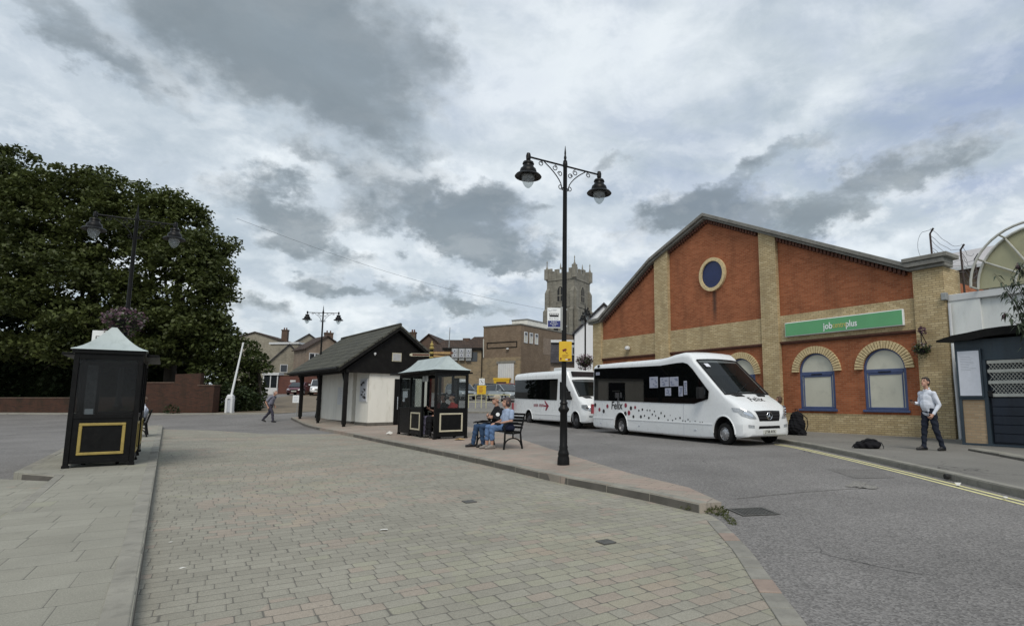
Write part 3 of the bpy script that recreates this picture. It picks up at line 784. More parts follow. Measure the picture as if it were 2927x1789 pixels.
text_mesh('plus', .34, M['sign_white'], sg, (2.25, -.145, 4.08), (90, 0, 0), bold=.006, sx=.80)
lt = MB().lathe([(.04, -.10), (.13, -.06), (.15, .02), (.12, .10), (.05, .13)], (-10.34, -.14, 4.07), 14).build('wall_light', M['white_plastic'], jc, smooth=True)
MB().box(5.30, 5.46, -.20, .0, 4.50, 4.74).build('alarm_box', M['galv'], jc, bevel=.02)
mb = MB()
rf = [(x, z-.12) for x, z in RL[1:5]]
mb.loft([[(x, .46, z-.1), (x, 12.2, z-.1), (x, 12.2, z+.05), (x, .46, z+.05)] for x, z in rf])
mb.build('roof', M['slate'], jc)
MB().tube([(5.48, -.05, 4.4), (5.48, -.05, 2.2), (5.52, -.06, .12)], .045, 8).build('drainpipe', M['white_plastic'], jc)

# ------------------------------------------------------------------ white shop with fan canopy, kiosk in front
ws = empty('white_shop', FA, FRZ, 'white rendered flat roofed shop with a half round fan canopy', 'building')
mb = MB(); mb.box(5.40, 16, .16, 9.0, -.3, 4.50); mb.build('wall', M['white_render'], ws)
mb = MB(); mb.box(5.41, 16, .02, .30, 4.46, 4.68); mb.build('parapet', M['white_plastic'], ws, bevel=.02)
mb = MB(); mb.box(6.5, 16, .25, .55, 4.60, 4.98); mb.build('upper_parapet', M['white_render'], ws)
mb = MB(); mb.box(5.405, 6.3, .05, .20, -.2, 4.46); mb.build('corner_pier', M['white_render'], ws)
fan = MB()
for y in (-.62, -.05):
    pts = [(7.95+1.63*math.cos(pi*k/24), y, 4.72+1.66*math.sin(pi*k/24)) for k in range(25)]
    fan.tube(pts, .038, 8)
for y, r1 in ((-.05, 1.63),):
    for a in (30, 60, 90, 120, 150):
        fan.tube([(7.95+.62*math.cos(R(a)), y-.01, 4.72+.62*math.sin(R(a))), (7.95+r1*math.cos(R(a)), y-.01, 4.72+r1*math.sin(R(a)))], .03, 6)
fan.tube([(7.95+.66*math.cos(pi*k/16), -.06, 4.72+.66*math.sin(pi*k/16)) for k in range(17)], .035, 6)
for a in (0, 30, 60, 90, 120, 150, 180):
    c, s = math.cos(R(a)), math.sin(R(a))
    fan.tube([(7.95+1.63*c, -.62, 4.72+1.66*s), (7.95+1.63*c, -.05, 4.72+1.66*s)], .03, 6)
fc = fan.build('fan_canopy', M['lattice'], ws, smooth=True)
MB().prism([(7.95+1.62*math.cos(pi*k/24), 4.72+1.64*math.sin(pi*k/24)) for k in range(25)], .0, .05, 'y').build('fan_panel', M['fan_panel'], fc)
wh = empty('warehouse', FA, FRZ, 'brown brick warehouse with a pale sheet roof behind the white shop', 'building')
MB().box(-7.0, 26, 13.1, 30, 0, 8.1).build('wall', M['brown_brick'], wh)
mb = MB(); mb.loft([[(x, 12.8, 8.05), (x, 17.0, 9.85), (x, 17.0, 9.97), (x, 12.8, 8.2)] for x in (-7.3, 26.4)])
mb.build('roof', M['roof_sheet'], wh)
MB().box(-7.3, 26.4, 12.72, 12.82, 8.02, 8.18).build('gutter', M['white_plastic'], wh)

bw = empty('barbed_wire_fence', FA, FRZ, 'cranked rusty posts with loose strands of barbed wire above the parapet', 'fence')
posts = [(4.87, .5, 5.75), (5.57, 1.0, 4.6), (5.62, 2.0, 4.6)]
tops = []
for (x, y, zb), zt in zip(posts, (6.93, 6.30, 6.12)):
    MB().tube([(x, y, zb-.2), (x-.02, y, zt), (x+.12, y-.06, zt+.15)], .032, 6).build('post', M['rusty'], bw); tops.append((x, y, zb, zt))
wr = MB()
for k in range(6):
    f = k/5.5
    pts = []
    for i in range(2):
        a, b = tops[i], tops[i+1]
        for j in range(7):
            s = j/6; 
            pts.append((a[0]+(b[0]-a[0])*s+random.uniform(-.05, .05), a[1]+(b[1]-a[1])*s, (a[3]+(b[3]-a[3])*s)+.18-f*(1.05)-.22*math.sin(pi*s)+random.uniform(-.05, .05)))
    wr.tube(pts, .007, 4)
pts = [(4.97, .45, 7.05)]+[(4.70-.25*math.sin(a), .45, 6.55+.5*math.cos(a)) for a in np.linspace(.3, 2.9, 9)]+[(4.85, .5, 6.0)]
wr.tube([tuple(p) for p in pts], .007, 4)
wr.build('wire', M['wire'], bw)

kx = lambda q: 6.42-q
KY = -2.235
kk = empty('kiosk', FA, FRZ, 'blue grey timber kiosk with brick panel, lattice gate and sagging black roof', 'kiosk')
mb = MB()
mb.box(kx(.05), 12, KY+.12, .0, .0, 2.42)
mb.build('body', M['kiosk_dark'], kk)
MB().box(kx(.09), 12, KY+.04, -.05, 2.40, 2.98).build('header', M['kiosk_blue'], kk)
mb = MB()
for a, b in ((.06, -.02), (-.56, -.66)): mb.box(kx(a), kx(b), KY-.01, KY+.2, .12, 2.40)
mb.box(kx(.06), 12, KY-.02, KY+.2, .06, .17); mb.box(kx(.06), kx(-.6), KY-.015, KY+.14, 1.335, 1.40)
mb.build('frame', M['kiosk_blue'], kk, bevel=.01, segs=1)
MB().box(kx(-.02), kx(-.56), KY+.03, KY+.14, .17, 1.336).build('brick_panel', M['pale_brick'], kk)
nb = MB(); nb.box(kx(.05), kx(-.58), KY-.05, KY+.02, 1.40, 2.72)
nbo = nb.build('notice_board', M['kiosk_blue'], kk, bevel=.01)
MB().box(kx(-.01), kx(-.53), KY-.058, KY-.04, 1.45, 2.67).build('poster', M['paper'], nbo)
mb = MB(); r5 = random.Random(3)
for i in range(9):
    z = 2.50-i*.045
    mb.box(kx(-.07), kx(-.07-r5.uniform(.2, .4)), KY-.060, KY-.057, z, z+.012)
mb.build('print', M['grey_ink'], nbo)
gt = MB()
for z in (1.42, 1.76, 2.06, 2.30): gt.box(kx(-.68), 12, KY+.02, KY+.06, z, z+.085)
gate = gt.build('gate', M['lattice'], kk)
mb = MB()
for za, zb in ((1.50, 1.76), (1.84, 2.06), (2.14, 2.30)):
    x = kx(-.70)
    while x < 9.6:
        h = zb-za
        mb.tube([(x, KY+.045, za), (x+h*.75, KY+.045, zb)], .008, 4); mb.tube([(x+h*.75, KY+.035, za), (x, KY+.035, zb)], .008, 4)
        x += .085
mb.build('lattice', M['lattice'], gate)
mb = MB()
for i in range(5): mb.box(kx(-.70), 12, KY+.06, KY+.11, .22+i*.235, .22+i*.235+.222)
mb.build('lower_boards', M['kiosk_dark'], gate, bevel=.008, segs=1)
MB().box(kx(-.66), kx(-.76), KY-.03, KY+.06, 1.42, 1.58).build('lock', M['black_plastic'], gate, bevel=.01)
rs = []
for i, x in enumerate(np.linspace(kx(.42), 12, 16)):
    z = 3.02+.085*(1-math.exp(-(x-kx(.42))/.35))*3 + .03*math.sin(i*1.7)
    z = 3.0 + .30*(1-math.exp(-i/2.4)) + .012*math.sin(i*2.3)
    th = .05+.16*min(1, i/1.5)
    rs.append([(x, KY-.28, z-th), (x, .0, z+.10-th), (x, .0, z+.14), (x, KY-.28, z+.0)])
mb = MB(); mb.loft(rs); mb.build('roof', M['black_timber'], kk)

# ------------------------------------------------------------------ toilet block
tb = empty('toilet_block', (-11.14, 25.84, .118))
tb.rotation_euler = (0, 0, R(41.0))
tag(tb, 'cream rendered public toilet block with black boarded gable and tiled roof', 'building')
# local frame: x along the gable (away to the right), y back along the post line
def tz(y): return gz(25.84+y*.755)
mb = MB()
mb.box(1.55, 3.95, .06, 7.6, 0, 2.56); mb.box(1.07, 1.56, .05, 1.75, 0, 2.56); mb.box(1.07, 1.56, 2.30, 7.61, 0, 2.56)
mb.build('wall', M['cream_render'], tb)
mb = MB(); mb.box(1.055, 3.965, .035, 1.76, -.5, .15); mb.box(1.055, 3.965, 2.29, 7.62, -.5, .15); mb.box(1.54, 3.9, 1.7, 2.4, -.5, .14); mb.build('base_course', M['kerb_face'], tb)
AP = (2.30, 4.70)
GB = [(-.10, 2.56), (4.72, 2.56), (2.30, 4.46)]
mb = MB(); mb.prism(GB, -.06, .04, 'y')
gb = mb.build('gable_boarding', M['black_timber'], tb)
mb = MB(); mb.box(-.10, 4.72, -.09, .045, 2.44, 2.58); mb.build('beam', M['black_timber'], tb)
mb = MB(); mb.prism([(-.1, 2.57), (4.7, 2.57), (2.3, 4.4)], .3, 7.7, 'y'); mb.build('ceiling', M['black_timber'], tb)
def roofpt(x, s): return 2.74 + (AP[1]-2.74)*x
mb = MB()
E0 = (-.42, 2.62); E1 = (5.02, 2.62)
th = .10
for a, b in ((E0, AP), (AP, E1)):
    mb.loft([[(a[0], y, a[1]), (b[0], y, b[1]), (b[0], y, b[1]+th), (a[0], y, a[1]+th)] for y in (-.30, 8.35)])
rf = mb.build('roof', M['tile_grey'], tb)
mb = MB()
mb.tube([(AP[0], -.32, AP[1]+.10), (AP[0], 8.36, AP[1]+.10)], .08, 8); mb.build('ridge_tiles', M['tile_grey'], rf)
mb = MB()
for a, b in ((E0, AP), (AP, E1)):
    mb.loft([[(a[0], y, a[1]-.17), (b[0], y, b[1]-.17), (b[0], y, b[1]-.004), (a[0], y, a[1]-.004)] for y in (-.29, -.25)])
mb.box(E0[0]-.02, E0[0]+.03, -.28, 8.3, 2.50, 2.66)
mb.build('barge_board', M['black_timber'], tb)
mb = MB(); mb.tube([(E0[0]-.08, -.2, 2.62), (E0[0]-.08, 8.3, 2.62)], .055, 8); mb.build('gutter', M['black_plastic'], rf)
for i, y in enumerate((0.0, 3.95, 7.3)):
    mb = MB(); z0 = tz(y)-.05
    mb.box(-.085, .085, y-.085, y+.085, z0+.16, 2.55); mb.box(-.06, .06, y-.06, y+.06, z0-.1, z0+.2)
    mb.tube([(0, y+.08, 1.9), (0, y+.55, 2.5)], .05, 6)
    mb.build('post', M['black_timber'], tb, bevel=.012, segs=1)
mb = MB(); mb.box(-.07, .07, -.2, 7.9, 2.44, 2.58); mb.build('beam', M['black_timber'], tb)
dr = MB().box(2.28, 3.30, .0, .07, .02, 2.2).build('door', M['black_paint'], tb, bevel=.01)
MB().tube([(2.42, -.05, .75), (2.42, -.05, 1.35)], .018, 6).build('handle', M['chrome'], dr)
MB().box(2.5, 2.62, -.015, .002, 1.32, 1.62).build('paper', M['paper'], dr); MB().box(2.68, 2.92, -.015, .002, 1.30, 1.62).build('paper', M['paper'], dr)
MB().box(2.68, 2.78, -.02, .001, 1.12, 1.29).build('paper', M['paper'], dr); MB().box(2.64, 3.1, -.04, .002, 1.68, 1.73).build('door_closer', M['galv'], dr)
mb = MB(); mb.box(2.05, 2.50, -.10, -.055, 3.03, 3.44)
vt = mb.build('vent', M['cream_paint'], tb)
mb = MB()
for i in range(6): mb.box(2.09+i*.064, 2.13+i*.064, -.12, -.10, 3.07, 3.40)
mb.build('slats', M['grey_ink'], vt)
MB().lathe([(.02, -.12), (.06, -.05), (.05, .02)], (1.22, -.10, 3.38), 10).build('gable_light', M['white_plastic'], tb)
nb = MB().box(1.035, 1.075, .22, 1.15, 1.1, 2.2).build('poster_case', M['white_plastic'], tb)
nb.parent = tb
nb2 = MB().box(1.02, 1.04, .27, 1.10, 1.15, 2.15).build('poster', M['grey_ink'], nb)
mb = MB()
for i in range(14): 
    y0 = random.uniform(.3, .85); z0 = random.uniform(1.22, 2.0); mb.box(1.014, 1.022, y0, y0+random.uniform(.08, .24), z0, z0+random.uniform(.03, .12))
mb.build('print', M['black_ink'], nb)
sg = MB().box(1.045, 1.075, 3.7, 4.5, .95, 1.85).build('notice', M['white_plastic'], tb)
mb = MB()
for i in range(7): mb.box(1.038, 1.046, 3.8, 3.8+random.uniform(.2, .4), 1.1+i*.09, 1.12+i*.09)
mb.build('print', M['grey_ink'], sg)

# ------------------------------------------------------------------ buildings beyond
def house(name, label, loc, rz, w, l, eave, ridge, wall, roof, wins=(), sides=(), chim=None, oh=.25, cat='house', verge=None):
    o = empty(name, loc, rz, label, cat)
    MB().prism([(0, -2), (w, -2), (w, eave), (w/2, ridge), (0, eave)], 0, l, 'y').build('wall', wall, o)
    mb = MB(); s = (ridge-eave)/(w/2)
    for a, b in (((-oh, eave-oh*s), (w/2, ridge)), ((w/2, ridge), (w+oh, eave-oh*s))):
        mb.loft([[(a[0], y, a[1]+.02), (b[0], y, b[1]+.02), (b[0], y, b[1]+.16), (a[0], y, a[1]+.16)] for y in (-oh, l+oh)])
    r = mb.build('roof', roof, o)
    if verge:
        mb = MB()
        for a, b in (((-oh, eave-oh*s), (w/2, ridge)), ((w/2, ridge), (w+oh, eave-oh*s))):
            mb.loft([[(a[0], y, a[1]-.08), (b[0], y, b[1]-.08), (b[0], y, b[1]+.0), (a[0], y, a[1]+.0)] for y in (-oh+.02, -oh+.08)])
        mb.build('verge_board', verge, o)
    for x, z, ww, hh in wins:
        f = MB().box(x-ww/2, x+ww/2, -.05, .05, z, z+hh).build('window', M['white_plastic'], o)
        mb = MB()
        k = 2 if ww > .9 else 1
        for j in range(k):
            a = x-ww/2+.07+j*(ww/k); mb.box(a, a+ww/k-.14, -.06, -.045, z+.08, z+hh-.08)
        mb.build('pane', M['dark_glass'], f)
        MB().box(x-ww/2-.08, x+ww/2+.08, -.12, .02, z-.08, z).build('sill', M['coping'], f)
    for y, z, ww, hh in sides:
        f = MB().box(-.05, .05, y-ww/2, y+ww/2, z, z+hh).build('window', M['white_plastic'], o)
        MB().box(-.06, -.045, y-ww/2+.08, y+ww/2-.08, z+.08, z+hh-.08).build('pane', M['dark_glass'], f)
    for cx, cy, cz, cw, ch in (chim or ()):
        mb = MB(); mb.box(cx-cw/2, cx+cw/2, cy-cw*.4, cy+cw*.4, cz, cz+ch); mb.box(cx-cw/2-.06, cx+cw/2+.06, cy-cw*.4-.06, cy+cw*.4+.06, cz+ch, cz+ch+.18)
        c = mb.build('chimney', M['old_brick'], r)
        for d in (-.2, .2): MB().lathe([(.11, 0), (.09, .35)], (cx+d*cw, cy, cz+ch+.18), 8).build('chimney_pot', M['dark_brick_trim'], r)
    return o
house('brick_house', 'pinkish brick house with a gable window beyond the car park', (-36.3, 72, 2.2), 45, 5.0, 4.6, 5.55, 7.25, M['pink_brick'], M['tile_red'], wins=[(1.05, 4.05, 1.35, .95)], chim=[(4.3, 2.4, 5.8, .8, .7)])
house('brick_house', 'grey brick house with a slate roof left of the gable house', (-43.0, 76, 2.2), 28, 4.2, 7.0, 4.2, 6.5, M['grey_brick'], M['slate'], wins=[(1.6, 2.7, .9, 1.1)])
house('brick_house', 'tall stepped terrace house with a big brick chimney stack', (-46.0, 84, 2.4), 32, 7.0, 10, 6.2, 8.7, M['grey_brick'], M['slate'], wins=[(2, 4.2, 1.0, 1.2), (4.6, 4.2, 1.0, 1.2)], chim=[(6.2, -.35, 4.5, 1.2, 4.4)])
house('brick_house', 'far long roofed house showing over the ivy', (-60.0, 92, 2.6), 8, 9.5, 9.0, 8.0, 9.6, M['grey_brick'], M['tile_red'], chim=[(9.2, .5, 7.8, .9, 2.2)])
an = empty('flat_annexe', (-44.6, 78.5, 2.3), -6, 'flat roofed grey annexe with a white fascia below the chimney', 'building')
MB().box(0, 4.1, 0, 5, -1, 6.6).build('wall', M['grey_brick'], an); MB().box(-.15, 4.25, -.15, 5.1, 6.6, 6.85).build('fascia', M['white_plastic'], an)
bay = empty('bay_porch', (-38.1, 66, 1.9), 10, 'small white framed porch beside the red wall', 'porch')
mb = MB(); mb.box(0, 1.6, 0, 1.5, 0, .75); mb.box(-.1, 1.7, -.1, 1.6, 2.2, 2.5)
for x in (0, .75, 1.5): mb.box(x, x+.1, 0, .1, .7, 2.2)
mb.build('frame', M['white_plastic'], bay); MB().box(.05, 1.55, .04, 1.45, .75, 2.2).build('pane', M['dark_glass'], bay)
rw = empty('boundary_wall', (-37.0, 66.5, 1.7), 5, 'low red brick wall with a small white sign at the top of the car park', 'wall')
MB().box(0.3, 12, 0, .3, -.5, 2.35).build('wall', M['red_wall'], rw); MB().box(.25, 12.1, -.05, .35, 2.35, 2.43).build('capping', M['old_brick'], rw)
MB().box(1.75, 2.35, -.03, 0, 1.6, 1.85).build('sign', M['white_plastic'], rw)

# brown flat-roofed block
bb = empty('flat_roofed_building', (-7.24, 58, 1.5), 62.1, 'brown brick flat roofed block with white roller door, right of the air units', 'building')
MB().box(0, 16, 0, 4.85, -1, 7.46).build('wall', M['brown_brick'], bb)
MB().box(-.06, 16.1, -.06, 4.9, 7.46, 7.58).build('parapet', M['coping'], bb)
MB().box(-.05, .1, -.01, 4.86, -1, 4.15).build('lower_wall', M['flint'], bb)
dd = MB(); dd.box(-.12, -.04, .75, 2.75, -.6, 3.5); d_ = dd.build('roller_door', M['white_plastic'], bb)
mb = MB()
for i in range(8): mb.box(-.135, -.12, .78+i*.245, .80+i*.245, -.5, 3.45)
mb.build('door_ribs', M['grey_ink'], d_)
MB().box(-.14, .0, .6, 2.95, 3.5, 3.75).build('lintel', M['coping'], bb)
mb = MB(); mb.box(-.06, .02, .45, 4.35, 5.15, 5.22); mb.box(-.06, .02, .45, 4.35, 5.72, 5.79); mb.box(-.06, .02, .45, .52, 5.15, 5.79); mb.box(-.06, .02, 4.28, 4.35, 5.15, 5.79)
mb.build('sign_frame', M['black_timber'], bb)
MB().lathe([(.05, -.1), (.16, -.04), (.16, .06), (.06, .1)], (-.15, 1.55, 5.0), 12).build('wall_light', M['white_plastic'], bb)
MB().tube([(-.1, 4.7, 4.2), (-.1, 4.75, 6.2)], .06, 6).build('drainpipe', M['lattice'], bb)
for i in range(3):
    x = .55+i*1.0
    f = MB(); f.box(x, x+.62, -.05, .0, 6.35, 6.8); f.box(x, x+.12, -.05, .0, 5.75, 6.35); f.box(x+.5, x+.62, -.05, .0, 5.75, 6.35); f.box(x, x+.62, -.05, .0, 5.65, 5.76)
    w = f.build('window', M['white_plastic'], bb); MB().box(x+.12, x+.5, -.03, .01, 5.76, 6.35).build('pane', M['blind'], w); MB().box(x+.12, x+.5, -.07, -.04, 6.46, 6.7).build('fanlight', M['dark_glass'], w)
MB().box(4.2, 5.9, -.02, .01, 4.7, 6.5).build('render_patch', M['pink_brick'], bb)
pr = MB(); pr.box(2.0, 6.0, .6, 2.6, 7.6, 8.25); pr.build('plant_room', M['cream_render'], bb)
MB().box(1.95, 6.05, .55, 2.65, 8.25, 8.36).build('plant_roof', M['coping'], bb)
wg = empty('flat_roofed_wing', (-15.6, 60.2, 1.6), 0, 'low flint and brick wing carrying three air units', 'building')
MB().box(0, 3.9, 0, 6, -1, 4.9).build('wall', M['flint'], wg); MB().box(-.2, 4.0, -.25, 6.1, 4.9, 5.15).build('fascia', M['black_timber'], wg)
MB().box(2.3, 3.5, -.03, .02, 3.7, 4.7).build('window', M['dark_glass'], wg)
for i in range(3):
    a = empty('air_unit', (-14.75+i*.72, 59.75, 5.65), 0, None, 'air conditioner', 'air units on the flint wing')
    a['label'] = 'grey air conditioning unit with two fans, ' + ('left of three on the flint wing', 'middle of three on the flint wing', 'right of three on the flint wing')[i]
    MB().box(0, .66, 0, .35, 0, 1.0).build('casing', M['ac_metal'], a, bevel=.02)
    for z in (.27, .74):
        MB().disc((.33, -.02, z), .19, .05, 'y', 16).build('fan_guard', M['grey_ink'], a); MB().disc((.33, -.05, z), .06, .03, 'y', 10).build('fan_hub', M['black_plastic'], a)
    MB().box(.05, .6, .1, .4, -.25, .0).build('bracket', M['galv'], a)
ml = empty('mast', (-17.7, 70, 5.0), 0, 'thin pale mast rising above the tiled roofs', 'mast'); 
MB().tube([(0, 0, 0), (.12, 0, 5.2)], [.07, .04], 8).build('pole', M['galv'], ml)
# long tiled roofs between the toilets and the brown block
house('tiled_building', 'long dark red tiled roof behind the toilet block gable', (-25.0, 73.0, 2.2), 0, 8.0, 9, 3.9, 7.4, M['old_brick'], M['tile_red'], chim=[(1.3, 2.0, 5.6, .7, 2.2)])
def hip(name, label, loc, rz, w, l, eave, ridge, wall, roof, cat='building'):
    o = empty(name, loc, rz, label, cat)
    MB().box(0, w, 0, l, -2, eave).build('wall', wall, o)
    mb = MB(); e = .3
    mb.add([(-e, -e, eave-.05), (w+e, -e, eave-.05), (w+e, l+e, eave-.05), (-e, l+e, eave-.05), (l/2, l/2, ridge), (w-l/2, l/2, ridge)],
           [(0, 1, 5, 4), (1, 2, 5), (2, 3, 4, 5), (3, 0, 4), (3, 2, 1, 0)])
    r = mb.build('roof', roof, o)
    return o, r
o, r = hip('tiled_building', 'low brown tiled range behind the air units', (-22.0, 70.5, 2.1), 2, 8.5, 6, 4.2, 6.9, M['old_brick'], M['tile_red'])
o, r = hip('tiled_building', 'brown hipped roof between the mast and the flat roofed block', (-18.5, 74, 2.3), -4, 9.5, 5, 4.6, 7.4, M['brown_brick'], M['tile_red'])
for x, z in ((1.0, 6.2), (6.4, 6.8)):
    MB().box(x, x+.9, 2.2, 2.8, 6.0, z+1.0).build('chimney', M['old_brick'], r)
o, r = hip('tiled_building', 'slate roofed house with twin chimney pots behind the toilet roof', (-35.5, 84, 2.6), 4, 8, 6, 5.2, 8.2, M['grey_brick'], M['slate'])
for x in (.8, 3.0): 
    MB().box(x, x+1.1, 2.4, 3.2, 6.5, 8.6).build('chimney', M['grey_brick'], r)
    for k in range(3): MB().lathe([(.12, 0), (.1, .4)], (x+.2+k*.34, 2.8, 8.6), 8).build('chimney_pot', M['dark_brick_trim'], r)
mn = empty('slate_hung_shop', (-3.75, 52, 1.2), 0, 'small shop with a dark slate hung mansard left of the white gable', 'building')
MB().box(0, 2.28, .25, 6, -1, 3.5).build('wall', M['pink_brick'], mn)
MB().prism([(-.1, 3.45), (.55, 5.35), (6, 5.35), (6, 3.45)], .0, 2.3, 'x').build('mansard', M['slate'], mn)
MB().box(.0, 2.32, .3, 6, 5.35, 5.6).build('fascia', M['white_plastic'], mn)
w = MB().box(1.95, 2.27, .0, .2, 4.15, 5.1).build('window', M['white_plastic'], mn); MB().box(2.02, 2.2, -.01, .1, 4.25, 4.85).build('pane', M['dark_glass'], w)
house('white_gabled_building', 'white rendered gable with black verge left of the red brick office', (-1.42, 48, 1.0), 0, 5.0, 12, 5.95, 8.4, M['white_gable'], M['slate'], cat='building', verge=M['black_timber'], oh=.2)
# ------------------------------------------------------------------ vehicles
from mathutils.bvhtree import BVHTree
def bvh_of(o):
    me = o.data
    return BVHTree.FromPolygons([v.co.copy() for v in me.vertices], [list(p.vertices) for p in me.polygons])
def patch(tree, lo, up, n, k, origin, direc, off, flip=False):
    """grid between two polylines (2D), dropped on to a surface along a direction"""
    def P(pl, s):
        s *= len(pl)-1; i = min(int(s), len(pl)-2); f = s-i
        return (pl[i][0]+(pl[i+1][0]-pl[i][0])*f, pl[i][1]+(pl[i+1][1]-pl[i][1])*f)
    vs = []; fs = []
    d = Vector(direc)
    for i in range(n+1):
        a = P(lo, i/n); b = P(up, i/n)
        for j in range(k+1):
            f = j/k; u, v = a[0]+(b[0]-a[0])*f, a[1]+(b[1]-a[1])*f
            o = Vector(origin(u, v))
            hit = tree.ray_cast(o, d)
            p, nn = (hit[0], hit[1]) if hit[0] is not None else (o+d*2, -d)
            if nn.dot(d) > 0: nn = -nn
            vs.append(tuple(p+nn*off))
    for i in range(n):
        for j in range(k):
            q = i*(k+1)+j; fs.append((q, q+k+1, q+k+2, q+1))
    return vs, fs

def wheel(name, parent, x, y, r, w, side, rim, dish=False):
    """tyre with a rim and hub; side = -1 faces -y"""
    tm = MB(); tm.M = rotmat(90, 0, 0, (x, y, r))
    # profile runs across the tyre (local z before turning = -y)
    s = -side
    pr = [(r*.60, -w/2), (r*.90, -w/2), (r*.985, -w*.36), (r, -w*.2), (r, w*.2), (r*.985, w*.36), (r*.90, w/2), (r*.60, w/2)]
    tm.lathe(pr, n=28, cap=False)
    t = tm.build(name, M['rubber'], parent, smooth=True, angle=50)
    rm = MB(); rm.M = tm.M
    e = w/2*s
    if dish:
        rp = [(r*.62, e*.96), (r*.56, e*.96), (r*.53, e*.4), (r*.44, -e*.1), (r*.30, -e*.05), (r*.26, e*.55), (r*.14, e*.62), (.01, e*.62)]
    else:
        rp = [(r*.62, e*.96), (r*.57, e*.99), (r*.54, e*.72), (r*.42, e*.86), (r*.34, e*1.02), (r*.20, e*1.08), (r*.16, e*1.2), (.01, e*1.22)]
    rm.lathe(rp, n=28, cap=False)
    rm.build('rim', rim, t, smooth=True, angle=30)
    bm_ = MB(); bm_.M = tm.M
    for k in range(10):
        a = 2*pi*k/10
        rr = r*(.48 if not dish else .36)
        bm_.lathe([(r*.045, e*(.78 if not dish else -.02)), (r*.04, e*(.86 if not dish else .1))], (rr*math.cos(a), rr*math.sin(a), 0), 8)
    bm_.build('rim_holes', M['black_plastic'], t)
    return t

